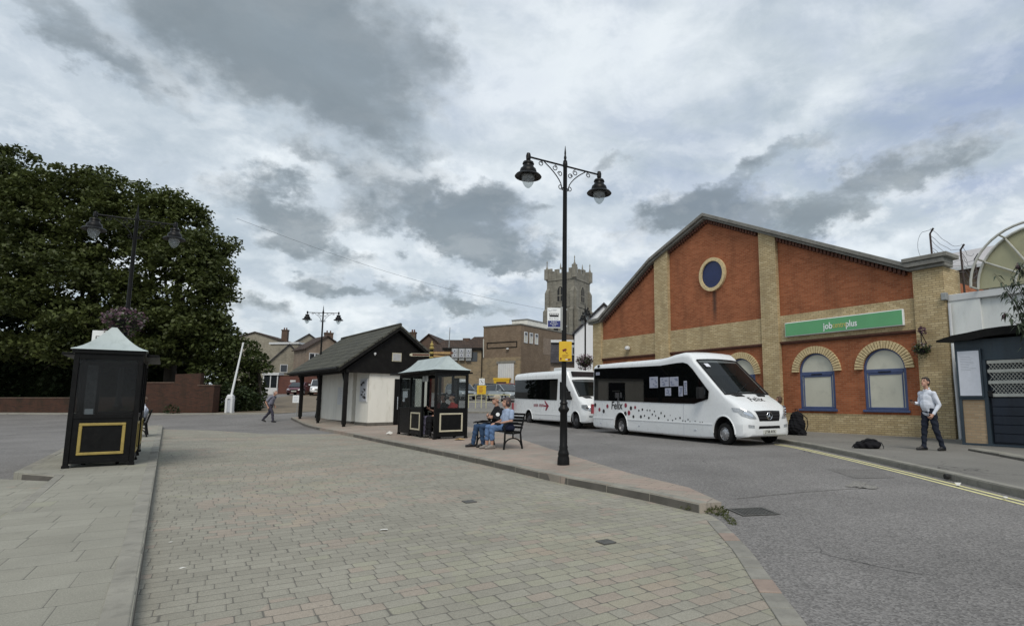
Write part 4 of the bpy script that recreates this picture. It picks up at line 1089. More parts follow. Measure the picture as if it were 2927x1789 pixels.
def minibus(spec):
    o = empty('minibus', spec['loc'], spec['rz'], spec['label'], 'minibus')
    hw = spec['hw']
    rings = []
    for (x, zb, zt, wl, wt, rc, crown) in spec['sec']:
        ring = []
        half = [(wl*.93, zb), (wl*.985, zb+.05), (wl, zb+.14), (wl, .56), (wl*1.004, .60), (wl, .66), ((wl+wt)/2, zb+(zt-zb)*.72 if zt < 1.5 else 1.25)]
        zs = zt-rc
        half.append((wt, max(zs, half[-1][1]+.02)))
        for k in range(1, 5):
            a = pi/2*k/4
            half.append((wt-rc+rc*math.cos(a), max(zs, half[6][1]+.02)+(zt-max(zs, half[6][1]+.02))*math.sin(a)))
        half.append((wt*.45, zt+crown*.75)); 
        right = [(x, -y, z) for y, z in half]
        left = [(x, y, z) for y, z in half[::-1]]
        ring = right + [(x, 0, zt+crown)] + left
        rings.append(ring)
    b = MB(); b.loft(rings, True)
    body = b.build('body', [M['white_paint'], M['interior_dark']], o)
    cut = MB()
    for poly in spec['cuts']: cut.prism(poly, -hw-.3, hw+.3, 'y', 1)
    if spec.get('wscut'): cut.prism(spec['wscut'], -hw+.17, hw-.17, 'y', 1)
    for x in spec['axles']:
        r = spec['arch']
        for s in (-1, 1):
            y0, y1 = (-hw-.2, -hw+.36) if s < 0 else (hw-.36, hw+.2)
            pts = [(x-r, -.3), (x+r, -.3)]+[(x+r*math.cos(pi*k/14), .33+r*1.12*math.sin(pi*k/14)) for k in range(15)]
            cut.prism(pts, y0, y1, 'y', 1)
    # separate solids are cut one after another so that the solver stays simple
    import itertools
    co = cut.build('cutter', [M['white_paint'], M['interior_dark']], o)
    md = body.modifiers.new('b', 'BOOLEAN'); md.object = co; md.operation = 'DIFFERENCE'; md.solver = 'EXACT'; md.use_self = True
    whole = BVHTree.FromPolygons([Vector(p) for p in b.v], b.f)
    bake(body, co); bpy.data.objects.remove(co)
    body.data.polygons.foreach_set('use_smooth', [True]*len(body.data.polygons))
    try: body.data.set_sharp_from_angle(angle=R(28))
    except Exception: pass
    # arches' lips
    mb = MB()
    for x in spec['axles']:
        for s in (-1, 1):
            r = spec['arch']+.015
            mb.tube([(x+r*math.cos(pi*k/16), s*(hw-.004), .33+r*1.12*math.sin(pi*k/16)) for k in range(17)], .022, 6)
    mb.build('arch_lip', M['white_paint'], o, smooth=True)
    # rubbing strip
    mb = MB()
    for a, c in spec['strips']:
        for s in (-1, 1): mb.box(a, c, s*hw-.012, s*hw+.012, .565, .615)
    mb.build('side_moulding', M['white_paint'], o, bevel=.006, segs=1)
    for nm, poly in spec['panes']:
        for s in (-1, 1):
            y = s*(hw+.004)
            MB().prism(poly, y-.004, y+.004, 'y').build(nm, M['bus_glass'], o)
    # pillars behind the glass, seats, a bulkhead
    mb = MB()
    for x in spec['pillars']:
        for s in (-1, 1): a_, b_ = sorted((s*(hw-.035), s*(hw-.09))); mb.box(x-.045, x+.045, a_, b_, 1.25, spec['ptop'])
    mb.build('window_pillars', M['black_plastic'], o)
    for x in spec['seats']:
        for y in (-.72, -.28, .62):
            s_ = MB(); s_.cbox((x, y, 1.52), (.12, .40, .62)); s_.cbox((x-.01, y, 1.86), (.10, .26, .16))
            s_.build('seat', M['seat_cloth'] if random.random() < .75 else M['seat_red'], o, bevel=.03)
    # windscreen
    tx, tz_, bx, bz = spec['ws']
    rows = []
    for i in range(7):
        f = i/6; rows.append([])
        for j in range(9):
            y = (-1+2*j/8)*((hw-.145)*(1-f)+(hw-.09)*f); bul = .07*(1-(2*j/8-1)**2)
            rows[-1].append((tx+(bx-tx)*f+bul*.55+.008, y, tz_+(bz-tz_)*f+bul*.45+.02))
    w = MB(); w.loft(rows, False, 0, closed=False)
    wsn = w.build('windscreen', M['windscreen'], o, smooth=True)
    e = MB(); rim = rows[0]+[r[-1] for r in rows[1:]]+rows[-1][::-1][1:]+[r[0] for r in rows[::-1][1:]]
    e.tube(rim, .02, 6, cap=False); e.build('seal', M['black_plastic'], wsn)
    mb = MB(); mb.box(bx-.75, bx-.10, -hw+.2, hw-.2, 1.28, bz-.07); mb.build('dashboard', M['interior_dark'], o, bevel=.03)
    mb = MB()
    mb.tube([(bx-.55+.02*math.cos(a), -.42+.19*math.cos(a), bz+.02+.16*math.sin(a)) for a in np.linspace(0, 2*pi, 20)], .015, 6)
    mb.build('steering_wheel', M['black_plastic'], o)
    MB().tube([(bx+.05, -.5, bz+.035), (bx-.28, .25, bz+.33)], .012, 5).build('wiper', M['black_plastic'], o)
    MB().tube([(bx+.06, .1, bz+.035), (bx-.20, .75, bz+.26)], .012, 5).build('wiper', M['black_plastic'], o)
    fo = lambda y, z: (3.0, y, z)
    fd = (-1, 0, 0)
    for s in (-1, 1):
        lo = [(s*.985, 1.0), (s*.90, .86), (s*.72, .79), (s*.52, .785)]; up = [(s*.985, 1.10), (s*.87, 1.07), (s*.68, 1.0), (s*.52, .80)]
        vs, fs = patch(whole, lo, up, 14, 5, fo, fd, .012)
        h = MB().add(vs, fs).build('headlight', M['lamp_lens'], o, smooth=True)
        vs, fs = patch(whole, [(s*.86, .93), (s*.64, .83)], [(s*.84, 1.0), (s*.64, .91)], 5, 3, fo, fd, .018)
        MB().add(vs, fs).build('reflector', M['chrome'], h, smooth=True)
        vs, fs = patch(whole, [(s*.80, .53), (s*.60, .52)], [(s*.80, .62), (s*.60, .60)], 4, 3, fo, fd, .006)
        MB().add(vs, fs).build('fog_lamp', M['lamp_lens'], o, smooth=True)
        vs, fs = patch(whole, [(bx+.06, s*.30), (bx+.04, s*.72)], [(bx+.20, s*.26), (bx+.16, s*.60)], 6, 3, lambda a, c: (a, c, 4.0), (0, 0, -1), .008)
        MB().add(vs, fs).build('cowl_vent', M['black_plastic'], o)
        # mirrors
        mm = MB(); mx = spec['mirror']
        mm.cbox((mx, s*(hw+.20), 1.55), (.16, .20, .34)); mm.tube([(mx, s*(hw-.02), 1.40), (mx, s*(hw+.16), 1.42)], .04, 6)
        mi = mm.build('mirror', M['black_plastic'], o, bevel=.03)
    vs, fs = patch(whole, [(-.40, .72), (0, .715), (.40, .72)], [(-.50, 1.0), (0, 1.01), (.50, 1.0)], 12, 6, fo, fd, .010)
    g = MB().add(vs, fs).build('grille', M['black_plastic'], o, smooth=True)
    for z, hw_ in ((.80, .42), (.88, .45), (.96, .48)):
        vs, fs = patch(whole, [(-hw_, z), (hw_, z)], [(-hw_, z+.018), (hw_, z+.018)], 12, 1, fo, fd, .02)
        MB().add(vs, fs).build('grille_bar', M['dark_rim'], g)
    vs, fs = patch(whole, [(-.53, 1.0), (0, 1.01), (.53, 1.0)], [(-.53, 1.025), (0, 1.035), (.53, 1.025)], 10, 1, fo, fd, .022)
    MB().add(vs, fs).build('grille_trim', M['white_paint'], g)
    hit = whole.ray_cast(Vector((3, 0, .86)), Vector(fd)); ex = hit[0].x+.028
    em = MB(); em.tube([(ex, .105*math.cos(a), .865+.105*math.sin(a)) for a in np.linspace(0, 2*pi, 25)], .011, 6, cap=False)
    for a in (90, 210, 330):
        c, s = math.cos(R(a)), math.sin(R(a)); px, pz = -s, c
        em.add([(ex+.012, 0, .865), (ex, c*.1, .865+s*.1), (ex, px*.024, .865+pz*.024), (ex, -px*.024, .865-pz*.024)], [(0, 2, 1), (0, 1, 3), (0, 3, 2), (1, 2, 3)])
    em.build('emblem', M['chrome'], g)
    vs, fs = patch(whole, [(-.44, .50), (.44, .50)], [(-.42, .575), (.42, .575)], 10, 2, fo, fd, .008)
    MB().add(vs, fs).build('lower_intake', M['black_plastic'], o)
    px_ = whole.ray_cast(Vector((3, 0, .41)), Vector(fd))[0].x+.015
    pl_ = MB().box(px_-.01, px_+.006, -.27, .27, .345, .465).build('number_plate', M['plate_white'], o, bevel=.004)
    if spec.get('plate'):
        text_mesh(spec['plate'], .115, M['black_ink'], pl_, (px_+.008, 0, .405), (90, 0, 90), bold=.002, sx=.88)
    # side wheels, lights
    for i, x in enumerate(spec['axles']):
        for s in (-1, 1):
            wheel('wheel', o, x, s*(hw-.14), spec['wr'], .22, s, M['silver_rim'] if spec['silver'] else M['dark_rim'], dish=(i == 1 and spec['silver']))
    for x in spec['markers']:
        MB().box(x-.06, x+.06, -hw-.012, -hw+.004, .36, .40).build('side_marker', M['grey_ink'], o)
    for s in (-1, 1):
        MB().box(spec['sec'][0][0]-.02, spec['sec'][0][0]+.1, s*hw-.06, s*hw+.012, .75, 1.15).build('tail_light', M['red_car'], o)
    return o, whole

B1HW = 1.0
b1c = (3.96+.8686*B1HW, 17.18+.4955*B1HW, 0)
S1 = []
def sec(x, zb, zt, wl, wt, rc=.16, crown=.035): return (x, zb, zt, wl, wl-.02 if wl > .97 else wt, rc, crown)
sec1 = [sec(-7.90, .24, 2.70, .93, .88), sec(-7.84, .22, 2.76, .98, .93), sec(-7.70, .20, 2.79, 1, .95), sec(-6.0, .17, 2.79, 1, .95), sec(-4.0, .15, 2.77, 1, .95), sec(-3.2, .15, 2.77, 1, .95),
        sec(-2.8, .14, 2.80, 1, .95), sec(-2.4, .14, 2.86, 1, .95), sec(-1.9, .14, 2.90, 1, .95), sec(-1.6, .14, 2.86, 1, .94), sec(-1.44, .14, 2.74, 1, .93, .13, .05), sec(-1.36, .14, 2.60, 1, .92, .10, .06),
        sec(-.9, .15, 2.22, 1, .93, .10, .06), sec(-.4, .17, 1.81, 1, .945, .10, .06), sec(.02, .2, 1.47, 1, .95, .10, .06), sec(.12, .2, 1.42, 1, .95, .12, .05),
        sec(.35, .22, 1.31, 1, .95, .14, .05), sec(.58, .24, 1.17, .985, .90, .16, .045), sec(.72, .26, 1.05, .93, .82, .12, .04), sec(.80, .28, .97, .83, .72, .10, .03), sec(.84, .31, .88, .70, .62, .08, .02), sec(.855, .34, .80, .60, .52, .06, .01)]
WIN1 = [(-7.74, 1.31), (-1.9, 1.21), (-1.31, 1.21), (-.66, 1.36), (-.62, 1.60), (-1.40, 2.34), (-1.62, 2.50), (-1.85, 2.56), (-2.2, 2.56), (-3.1, 2.52), (-4.5, 2.545), (-7.74, 2.62)]
CUT1 = [(-7.62, 1.36), (-1.95, 1.27), (-1.33, 1.27), (-.76, 1.40), (-.74, 1.60), (-1.46, 2.28), (-1.66, 2.44), (-1.9, 2.49), (-3.1, 2.45), (-7.62, 2.53)]
bus1, tree1 = minibus(dict(loc=b1c, rz=-60.3, label='large white minibus with maroon and black dots and Felix lettering', hw=B1HW, sec=sec1,
    cuts=[CUT1], wscut=[(-1.30, 2.55), (-.5, 2.5), (.0, 1.50), (-.15, 1.36), (-1.30, 1.36)], ws=(-1.345, 2.60, .0, 1.485), axles=(0.0, -5.70), arch=.46, wr=.325,
    panes=[('side_window', WIN1)], pillars=(-6.6, -5.2, -3.85, -2.0), ptop=2.47, seats=(-7.1, -6.3, -5.5, -4.6, -3.7, -2.7), strips=((-5.22, -.50), (-7.86, -6.19)),
    mirror=-.80, plate='LT58 AVX', silver=True, markers=(-7.2, -4.45, -1.3)))
text_mesh('Felix', .43, M['black_ink'], bus1, (-5.99, -B1HW-.004, 1.10), (90, 0, 0), bold=.005, shear=.12, sx=1.0)
cu = text_mesh('Felix', .30, M['black_ink'], bus1, (0, 0, 0), (0, 0, 0), bold=.004)
for v in cu.data.vertices:
    x, y = .36-v.co.y*1.0, v.co.x*1.05
    h = tree1.ray_cast(Vector((x, y, 3)), Vector((0, 0, -1)))
    v.co = (x, y, (h[0].z if h[0] is not None else 1.3)+.004+(.003 if v.co.z > 0 else 0))
cu.scale = (1, 1, 1)
DOTS = [(7.66, 1.11, .065, 0), (7.31, .93, .058, 1), (6.97, .87, .063, 0), (6.68, 1.07, .062, 1), (5.34, 1.12, .065, 1), (4.98, 1.02, .058, 0), (4.7, 1.05, .046, 1), (5.37, .8, .071, 0), (5.12, .84, .07, 1), (4.82, .71, .046, 0), (4.33, .72, .046, 0), (4.46, .94, .029, 0), (4.23, .98, .034, 0), (4.1, .76, .028, 0), (3.83, .69, .033, 0), (3.93, .96, .022, 0), (3.76, .96, .022, 0), (3.62, .82, .028, 0), (3.42, .78, .022, 0), (3.49, .93, .022, 0), (3.24, .7, .033, 0), (3.1, .88, .027, 0), (2.9, .78, .027, 0), (2.71, .65, .021, 0), (2.58, .81, .011, 0), (2.46, .65, .021, 0), (2.29, .71, .021, 0), (2.06, .74, .026, 0), (1.92, .65, .02, 0), (1.65, .7, .02, 0), (1.55, .64, .015, 0), (1.3, .66, .015, 0), (1.06, .64, .015, 0), (.95, .64, .015, 0), (1.79, .64, .02, 0)]
for q, z, r, k in DOTS:
    MB().disc((-q, -B1HW-.003, z), r*1.3, .006, 'y', 16).build('dot', M['maroon_dot'] if k else M['black_ink'], bus1)
mb = MB()
for a, b, z0, z1 in ((-7.1, -7.09, .57, 1.27), (-1.875, -1.865, .16, 1.2)): mb.box(a, b, -B1HW-.004, -B1HW+.01, z0, z1)
mb.box(-7.88, -7.1, -B1HW-.004, -B1HW+.01, .56, .57)
mb.build('panel_gap', M['grey_ink'], bus1)
for a, b, z0, z1 in ((-3.75, -3.25, 1.75, 2.14), (-3.11, -2.62, 1.78, 2.10), (-2.58, -2.1, 1.78, 2.10), (-2.84, -2.51, 1.47, 1.73), (-2.10, -1.88, 1.45, 1.78), (-7.58, -7.28, 2.34, 2.46), (-1.82, -1.66, 1.5, 1.95)):
    p = MB().box(a, b, -B1HW-.013, -B1HW-.009, z0, z1).build('notice_paper', M['bus_paper'], bus1)
    mb = MB()
    for i in range(5):
        x0 = random.uniform(a+.03, b-.12); z = z0+.04+(z1-z0-.08)*i/5
        mb.box(x0, min(x0+random.uniform(.06, .16), b-.02), -B1HW-.016, -B1HW-.0135, z, z+(z1-z0)*.12)
    mb.build('print', M['ink'], p)
mb = MB(); mb.disc((-7.40, -B1HW+.02, 2.70), .06, .06, 'y', 10); mb.build('side_lamp', M['black_plastic'], bus1)
st2 = MB().box(-.09, .09, -.09, .09, 0, .006).build('sticker', M['paper'], bus1); st2.location = (-1.05, -.66, 2.44); st2.rotation_euler = (0, R(38), 0)

B2HW = .985
f2 = (math.sin(R(180-33.5)), math.cos(R(180-33.5))); l2 = (-f2[1], f2[0])
b2c = (-.74+l2[0]*B2HW, 26.49+l2[1]*B2HW, 0)
sec2 = [sec(-6.62, .36, 2.50, .90, .80), sec(-6.56, .34, 2.64, .95, .86), sec(-6.42, .30, 2.74, .985, .88, .24), sec(-5.0, .28, 2.77, .985, .89, .24), sec(-2.0, .28, 2.75, .985, .89, .22), sec(-1.0, .28, 2.73, .985, .89, .2),
        sec(-.80, .28, 2.70, .985, .88, .16), sec(-.66, .28, 2.40, .985, .87, .12, .05), sec(-.52, .28, 2.22, .985, .885, .10, .06), sec(-.2, .28, 1.86, .985, .92, .10, .06), sec(.18, .28, 1.45, .985, .935, .10, .06), sec(.27, .28, 1.39, .985, .935, .12, .05),
        sec(.48, .28, 1.27, .985, .93, .14, .05), sec(.66, .28, 1.15, .96, .88, .16, .045), sec(.80, .3, 1.04, .90, .80, .12, .04), sec(.88, .31, .96, .80, .70, .10, .03), sec(.92, .33, .87, .68, .6, .08, .02), sec(.935, .36, .80, .58, .5, .06, .01)]
PW = [(-6.36, 1.40), (-1.72, 1.30), (-1.62, 2.34), (-6.36, 2.40)]
DWN = [(-1.42, 1.32), (-.30, 1.32), (-.34, 1.46), (-.98, 2.16), (-1.42, 2.18)]
bus2, tree2 = minibus(dict(loc=b2c, rz=-56.5, label='white minibus with dark roof panel display parked behind the spotted minibus', hw=B2HW, sec=sec2,
    cuts=[[(-6.2, 1.46), (-1.8, 1.38), (-1.75, 2.28), (-6.2, 2.33)], [(-1.36, 1.38), (-.44, 1.38), (-.46, 1.48), (-1.0, 2.10), (-1.36, 2.11)]], wscut=[(-.50, 2.19), (.1, 2.1), (.16, 1.475), (0, 1.36), (-.9, 1.37), (-.9, 2.09)], ws=(-.54, 2.22, .16, 1.465),
    axles=(0.0, -4.68), arch=.42, wr=.335, panes=[('side_window', PW), ('cab_window', DWN)], pillars=(-5.1, -4.0, -2.9), ptop=2.30, seats=(-5.8, -4.9, -4.0, -3.1, -2.2), strips=((-4.24, -.46), (-6.4, -5.12)),
    mirror=-.32, silver=False, markers=(-3.4, -1.2)))
bus2['label'] = 'plain white minibus with red arrow emblem parked behind the dotted one'
ds = MB(); ds.loft([[(-.745, y, 2.67), (-.615, y, 2.43), (-.60, y, 2.435), (-.73, y, 2.675)] for y in (-.78, .78)]); 
nd_ = ds.build('destination_display', M['dark_glass'], bus2)
mb = MB(); mb.box(-2.9, -2.1, -.5, .4, 2.76, 2.93); mb.build('roof_unit', M['white_plastic'], bus2, bevel=.04)
mb = MB(); mb.prism([(-2.95, 1.30), (-2.50, 1.02), (-2.78, .76), (-2.85, .80), (-2.72, 1.02), (-2.90, 1.18)], -B2HW-.006, -B2HW, 'y'); mb.build('arrow_emblem', M['maroon_dot'], bus2)
mb = MB(); mb.prism([(-3.05, 1.06), (-2.70, 1.04), (-2.72, .98), (-3.0, .98)], -B2HW-.008, -B2HW, 'y'); mb.build('emblem_bar', M['red_car'], bus2)
mb = MB(); x = -4.1
for k in range(11):
    w = random.uniform(.05, .085)
    if k != 5: mb.box(x, x+.022, -B2HW-.005, -B2HW, .97, 1.10); mb.box(x, x+w, -B2HW-.005, -B2HW, 1.075, 1.10); mb.box(x+w-.01, x+w+.008, -B2HW-.005, -B2HW, .97, 1.05)
    x += .098
mb.build('lettering', M['maroon_dot'], bus2)
mb = MB()
for x in (-1.56, -.22): mb.box(x, x+.012, -B2HW-.004, -B2HW+.01, .34, 1.3)
mb.build('panel_gap', M['grey_ink'], bus2)

def car(name, label, loc, rz, L=4.2, W=1.75, H=1.46, paint='silver_paint', box=None, suv=False, group=None):
    o = empty(name, loc, rz, label, 'car', group)
    h = L/2; hw = W/2; g = .22 if not suv else .28
    bl_ = .92*H/1.46
    rings = []
    for x, zb, zt, w in ((-h, .42, bl_*.80, hw*.80), (-h+.05, .32, bl_*.98, hw*.90), (-h+.3, g, bl_*1.03, hw*.98), (-h*.3, g, bl_, hw), (h*.35, g, bl_*.98, hw), (h*.62, g, bl_*.90, hw*.97), (h-.25, g+.02, bl_*.78, hw*.93), (h-.06, g+.08, bl_*.68, hw*.82), (h, .36, bl_*.58, hw*.68)):
        half = [(w*.9, zb), (w, zb+.12), (w*1.01, (zb+zt)/2), (w*.97, zt-.06), (w*.88, zt)]
        rings.append([(x, -y, z) for y, z in half]+[(x, y, z) for y, z in half[::-1]])
    b = MB(); b.loft(rings)
    body = b.build('body', [M[paint], M['black_plastic']], o, smooth=True, angle=40)
    cut = MB()
    for x in (h*.62, -h*.62):
        for s in (-1, 1):
            pts = [(x+.37*math.cos(2*pi*k/18), .32+.37*math.sin(2*pi*k/18)) for k in range(18)]
            cut.prism(pts, s*hw-.25, s*hw+.25, 'y', 1)
    c = cut.build('cutter', [M[paint], M['black_plastic']], o); md = body.modifiers.new('b', 'BOOLEAN'); md.object = c; md.solver = 'EXACT'; bake(body, c); bpy.data.objects.remove(c)
    r0 = -h*.86 if not suv else -h*.93
    gl = MB()
    st = [(r0-.05, bl_-.02, hw*.90, bl_-.02), (r0, bl_-.05, hw*.88, H*.82), (r0+.25, bl_-.05, hw*.82, H-.05), (-.1, bl_-.05, hw*.80, H-.01), (h*.18, bl_-.05, hw*.80, H-.04), (h*.36, bl_-.05, hw*.84, H*.83), (h*.60, bl_-.06, hw*.90, bl_-.02)]
    gl.loft([[(x, -hw*.93, zb), (x, -w, zt), (x, w, zt), (x, hw*.93, zb)] for x, zb, w, zt in st])
    gl.build('glasshouse', M['dark_glass'], o)
    rf = MB(); rf.loft([[(x, -w, zt), (x, -w*.9, zt+.035), (x, w*.9, zt+.035), (x, w, zt)] for x, zb, w, zt in st[2:5]]); rf.build('roof', M[paint], o, smooth=True)
    pl = MB()
    for s in (-1, 1):
        pl.tube([(h*.60, s*hw*.90, bl_-.02), (h*.36, s*hw*.85, H*.83), (h*.18, s*hw*.81, H-.03)], .035, 6); pl.tube([(.0, s*hw*.93, bl_), (-.05, s*hw*.81, H-.02)], .04, 6)
        pl.tube([(r0-.03, s*hw*.90, bl_), (r0+.02, s*hw*.87, H*.82), (r0+.27, s*hw*.82, H-.04)], .05, 6)
    pl.build('roof_pillars', M[paint], o)
    for x in (h*.62, -h*.62):
        for s in (-1, 1): wheel('wheel', o, x, s*(hw-.10), .315 if not suv else .36, .2, s, M['silver_rim'])
    t = bvh_of(body)
    for s in (-1, 1):
        vs, fs = patch(t, [(s*hw*.86, bl_*.60), (s*hw*.48, bl_*.56)], [(s*hw*.86, bl_*.74), (s*hw*.52, bl_*.66)], 6, 3, lambda y, z: (4, y, z), (-1, 0, 0), .012)
        MB().add(vs, fs).build('headlight', M['lamp_lens'], o, smooth=True)
        vs, fs = patch(t, [(s*hw*.86, bl_*.66), (s*hw*.6, bl_*.66)], [(s*hw*.86, bl_*.85), (s*hw*.6, bl_*.85)], 3, 2, lambda y, z: (-4, y, z), (1, 0, 0), .012)
        MB().add(vs, fs).build('tail_light', M['red_car'], o)
        MB().cbox((h*.40, s*(hw+.08), bl_+.04), (.12, .16, .12)).build('mirror', M[paint], o, bevel=.02)
    vs, fs = patch(t, [(-hw*.42, bl_*.50), (hw*.42, bl_*.50)], [(-hw*.45, bl_*.62), (hw*.45, bl_*.62)], 6, 2, lambda y, z: (4, y, z), (-1, 0, 0), .012)
    MB().add(vs, fs).build('grille', M['black_plastic'], o)
    vs, fs = patch(t, [(-.26, bl_*.38), (.26, bl_*.38)], [(-.26, bl_*.49), (.26, bl_*.49)], 2, 1, lambda y, z: (4, y, z), (-1, 0, 0), .018)
    MB().add(vs, fs).build('number_plate', M['plate_white'], o)
    if box:
        mb = MB(); mb.loft([[(x, -.40*s, H+.10), (x, -.36*s, H+.10+.32*s), (x, .36*s, H+.10+.32*s), (x, .40*s, H+.10)] for x, s in ((-1.0, .6), (-.85, .95), (.1, 1), (.6, .9), (.85, .5))])
        ob = mb.build('roof_box', M['white_plastic'], None, smooth=True, bevel=.03)
        ob.location = loc; ob.rotation_euler = o.rotation_euler
        tag(ob, 'pale roof box strapped on top of a silver car', 'roof box')
        MB().box(-.5, .5, -hw*.7, hw*.7, H+.02, H+.09).build('roof_bars', M['black_plastic'], o)
    return o
PC = 'cars in the car park beyond'
car('parked_car', 'silver grey car with pale bonnet nearest behind the yellow rail', (-7.85, 51.2, gz(51)), -48, 4.3, 1.78, 1.50, 'silver_paint', group=PC)
car('parked_car', 'silver car carrying a pale roof box behind the shelter post', (-12.4, 54.2, gz(54.2)), -55, 4.3, 1.75, 1.5, 'silver_paint', box=True, group=PC)
car('parked_car', 'blue grey car in the row behind the yellow notice', (-9.9, 55.2, gz(55.2)), -50, 4.3, 1.75, 1.5, 'grey_paint', group=PC)
car('parked_car', 'red car below the yellow skip', (-7.75, 55.9, gz(55.9)), -8, 4.1, 1.72, 1.46, 'red_car', group=PC)
car('parked_car', 'white off-road car seen under the toilet eaves', (-30.2, 63.5, gz(63)), -68, 4.5, 1.9, 1.75, 'white_paint', suv=True, group=PC)
car('parked_car', 'dark maroon car beside the red boundary wall', (-32.9, 64.2, gz(64)), -78, 4.0, 1.7, 1.45, 'maroon_car', group=PC)
car('parked_car', 'white hatchback half hidden behind the off-road car', (-28.2, 65.5, gz(65)), -70, 4.2, 1.75, 1.5, 'white_paint', group=PC)
sk = empty('skip', (-9.0, 57.55, gz(57.5)), -4, 'yellow waste skip by the roller door', 'skip')
mb = MB(); mb.loft([[(-.6, -.36, .0), (.6, -.36, 0), (.6, .36, 0), (-.6, .36, 0)], [(-.8, -.42, 1.85), (.8, -.42, 1.85), (.8, .42, 1.85), (-.8, .42, 1.85)]]); mb.box(-.84, .84, -.45, .45, 1.8, 1.98)
mb.build('body', M['yellow_sign'], sk); MB().box(-.5, .5, -.45, -.40, .9, 1.6).build('panel', M['rusty'], sk)
M['case_dark'] = mat('dim timetable sheet', (.10, .10, .105), .3, var=.4, scale=14)
# ------------------------------------------------------------------ bus shelters
SZ = .118
def shelter(loc, rz, label, trim, glass, front, back, seats=True, L=3.4, Wd=1.03, can=.34):
    o = empty('bus_shelter', loc, rz, label, 'bus shelter')
    bays = [0, L/3, 2*L/3, L]
    HZ = 2.03                                   # underside of the head frame
    for i, x in enumerate(bays):
        for y in (0, -Wd):
            mb = MB(); mb.box(x-.038, x+.038, y-.038, y+.038, -.02, HZ); mb.box(x-.05, x+.05, y-.05, y+.05, -.02, .05)
            mb.build('post', M['black_paint'], o, bevel=.006, segs=1)
    def panel(p, q, kind):
        """p, q: post positions; lower panel, pane above"""
        a, b = Vector((*p, 0)), Vector((*q, 0)); d = (b-a); Ln = d.length; ang = math.degrees(math.atan2(d.y, d.x))
        mb = MB(); mb.M = rotmat(0, 0, ang, a)
        mb.box(.04, Ln-.04, -.022, .022, .10, .90); mb.box(.04, Ln-.04, -.035, .035, .88, .96); mb.box(.04, Ln-.04, -.03, .03, .07, .13)
        pn = mb.build('lower_panel', M['black_paint'], o, bevel=.004, segs=1)
        if kind != 'plain':
            fr = MB(); fr.M = mb.M; a0, b0 = .13, Ln-.13; w = .05
            for y0, y1 in ((-.045, -.018), (.018, .045)):
                fr.box(a0, b0, y0, y1, .22, .22+w); fr.box(a0, b0, y0, y1, .80-w, .80); fr.box(a0, a0+w, y0, y1, .22+w, .80-w); fr.box(b0-w, b0, y0, y1, .22+w, .80-w)
            fr.build('moulding', M[trim], pn, bevel=.008, segs=1)
        g = MB(); g.M = mb.M; g.box(.04, Ln-.04, -.004, .004, .96, HZ-.04); g.build('pane', M[glass], o)
        r = MB(); r.M = mb.M; r.box(.03, Ln-.03, -.03, .03, HZ-.05, HZ+.03); r.build('head_rail', M['black_paint'], o)
    panel((0, 0), (0, -Wd), 'f'); panel((L, 0), (L, -Wd), 'f')
    for i in range(3):
        if front[i]: panel((bays[i], 0), (bays[i+1], 0), front[i])
        if back[i]: panel((bays[i+1], -Wd), (bays[i], -Wd), back[i])
    mb = MB()
    for y in (0, -Wd): mb.box(-.04, L+.04, y-.034, y+.034, HZ-.02, HZ+.06)
    mb.box(-.034, .034, -Wd, 0, HZ-.02, HZ+.055); mb.box(L-.034, L+.034, -Wd, 0, HZ-.02, HZ+.055)
    mb.build('head_frame', M['black_paint'], o)
    e = .07
    mb = MB(); mb.box(-e, L+e, -Wd-e, e, HZ+.05, HZ+.13); mb.build('fascia', M['black_paint'], o, bevel=.01, segs=1)
    for y0, y1 in ((e, e+can), (-Wd-e-can, -Wd-e)):      # flat canopies along both long sides
        mb = MB(); mb.box(.45, L-.02, y0+.002, y1-.002, HZ+.045, HZ+.095)
        mb.build('side_canopy', M['black_paint'], o, bevel=.006, segs=1)
    rings = []                                          # concave hipped roof
    hx, hy = L/2+e+.03, Wd/2+e+.03
    for f in (0, .04, .15, .3, .45, .6, .75, .88, 1.0):
        ax = hx*(1-f)+(L/2-Wd/2+.16)*f; ay = hy*(1-f)+.04*f
        z = HZ+.13+.015*(f > 0)+.45*f**1.6
        rings.append([(L/2-ax, -Wd/2-ay, z), (L/2, -Wd/2-ay, z), (L/2+ax, -Wd/2-ay, z), (L/2+ax, -Wd/2, z), (L/2+ax, -Wd/2+ay, z), (L/2, -Wd/2+ay, z), (L/2-ax, -Wd/2+ay, z), (L/2-ax, -Wd/2, z)])
    mb = MB(); mb.loft(rings); mb.build('roof', M['shelter_roof'], o)
    if seats:
        mb = MB()
        for k in range(3): mb.box(.15, L-.15, -Wd+.10+k*.115, -Wd+.10+k*.115+.095, .50, .535)
        for x in (.4, L/2, L-.4): mb.box(x-.02, x+.02, -Wd+.06, -Wd+.44, .44, .50); mb.box(x-.025, x+.025, -Wd+.2, -Wd+.25, 0, .46)
        mb.build('seat', M['black_timber'], o)
    return o
def timetable(o, x, y, rz=0, z0=.95, h=1.05, w=.42):
    c = MB(); c.M = rotmat(0, 0, rz, (x, y, 0)); c.box(-w/2, w/2, -.03, .03, z0, z0+h); c.box(-.03, .03, -.025, .025, 0, z0)
    t = c.build('timetable_case', M['black_paint'], o, bevel=.006)
    p = MB(); p.M = c.M; p.box(-w/2+.05, w/2-.05, -.036, .036, z0+.06, z0+h-.06); p.build('timetable', M['case_dark'], t)
    return t
cs = shelter((-4.85, 17.82, SZ), 126.6, 'bus shelter with cream moulded panels and three people sitting inside', 'cream_paint', 'clear_glass', [None, 'f', 'plain'], [None, None, 'f'])
timetable(cs, .72, -.98, 0, .93, 1.0, .34)
mb = MB()
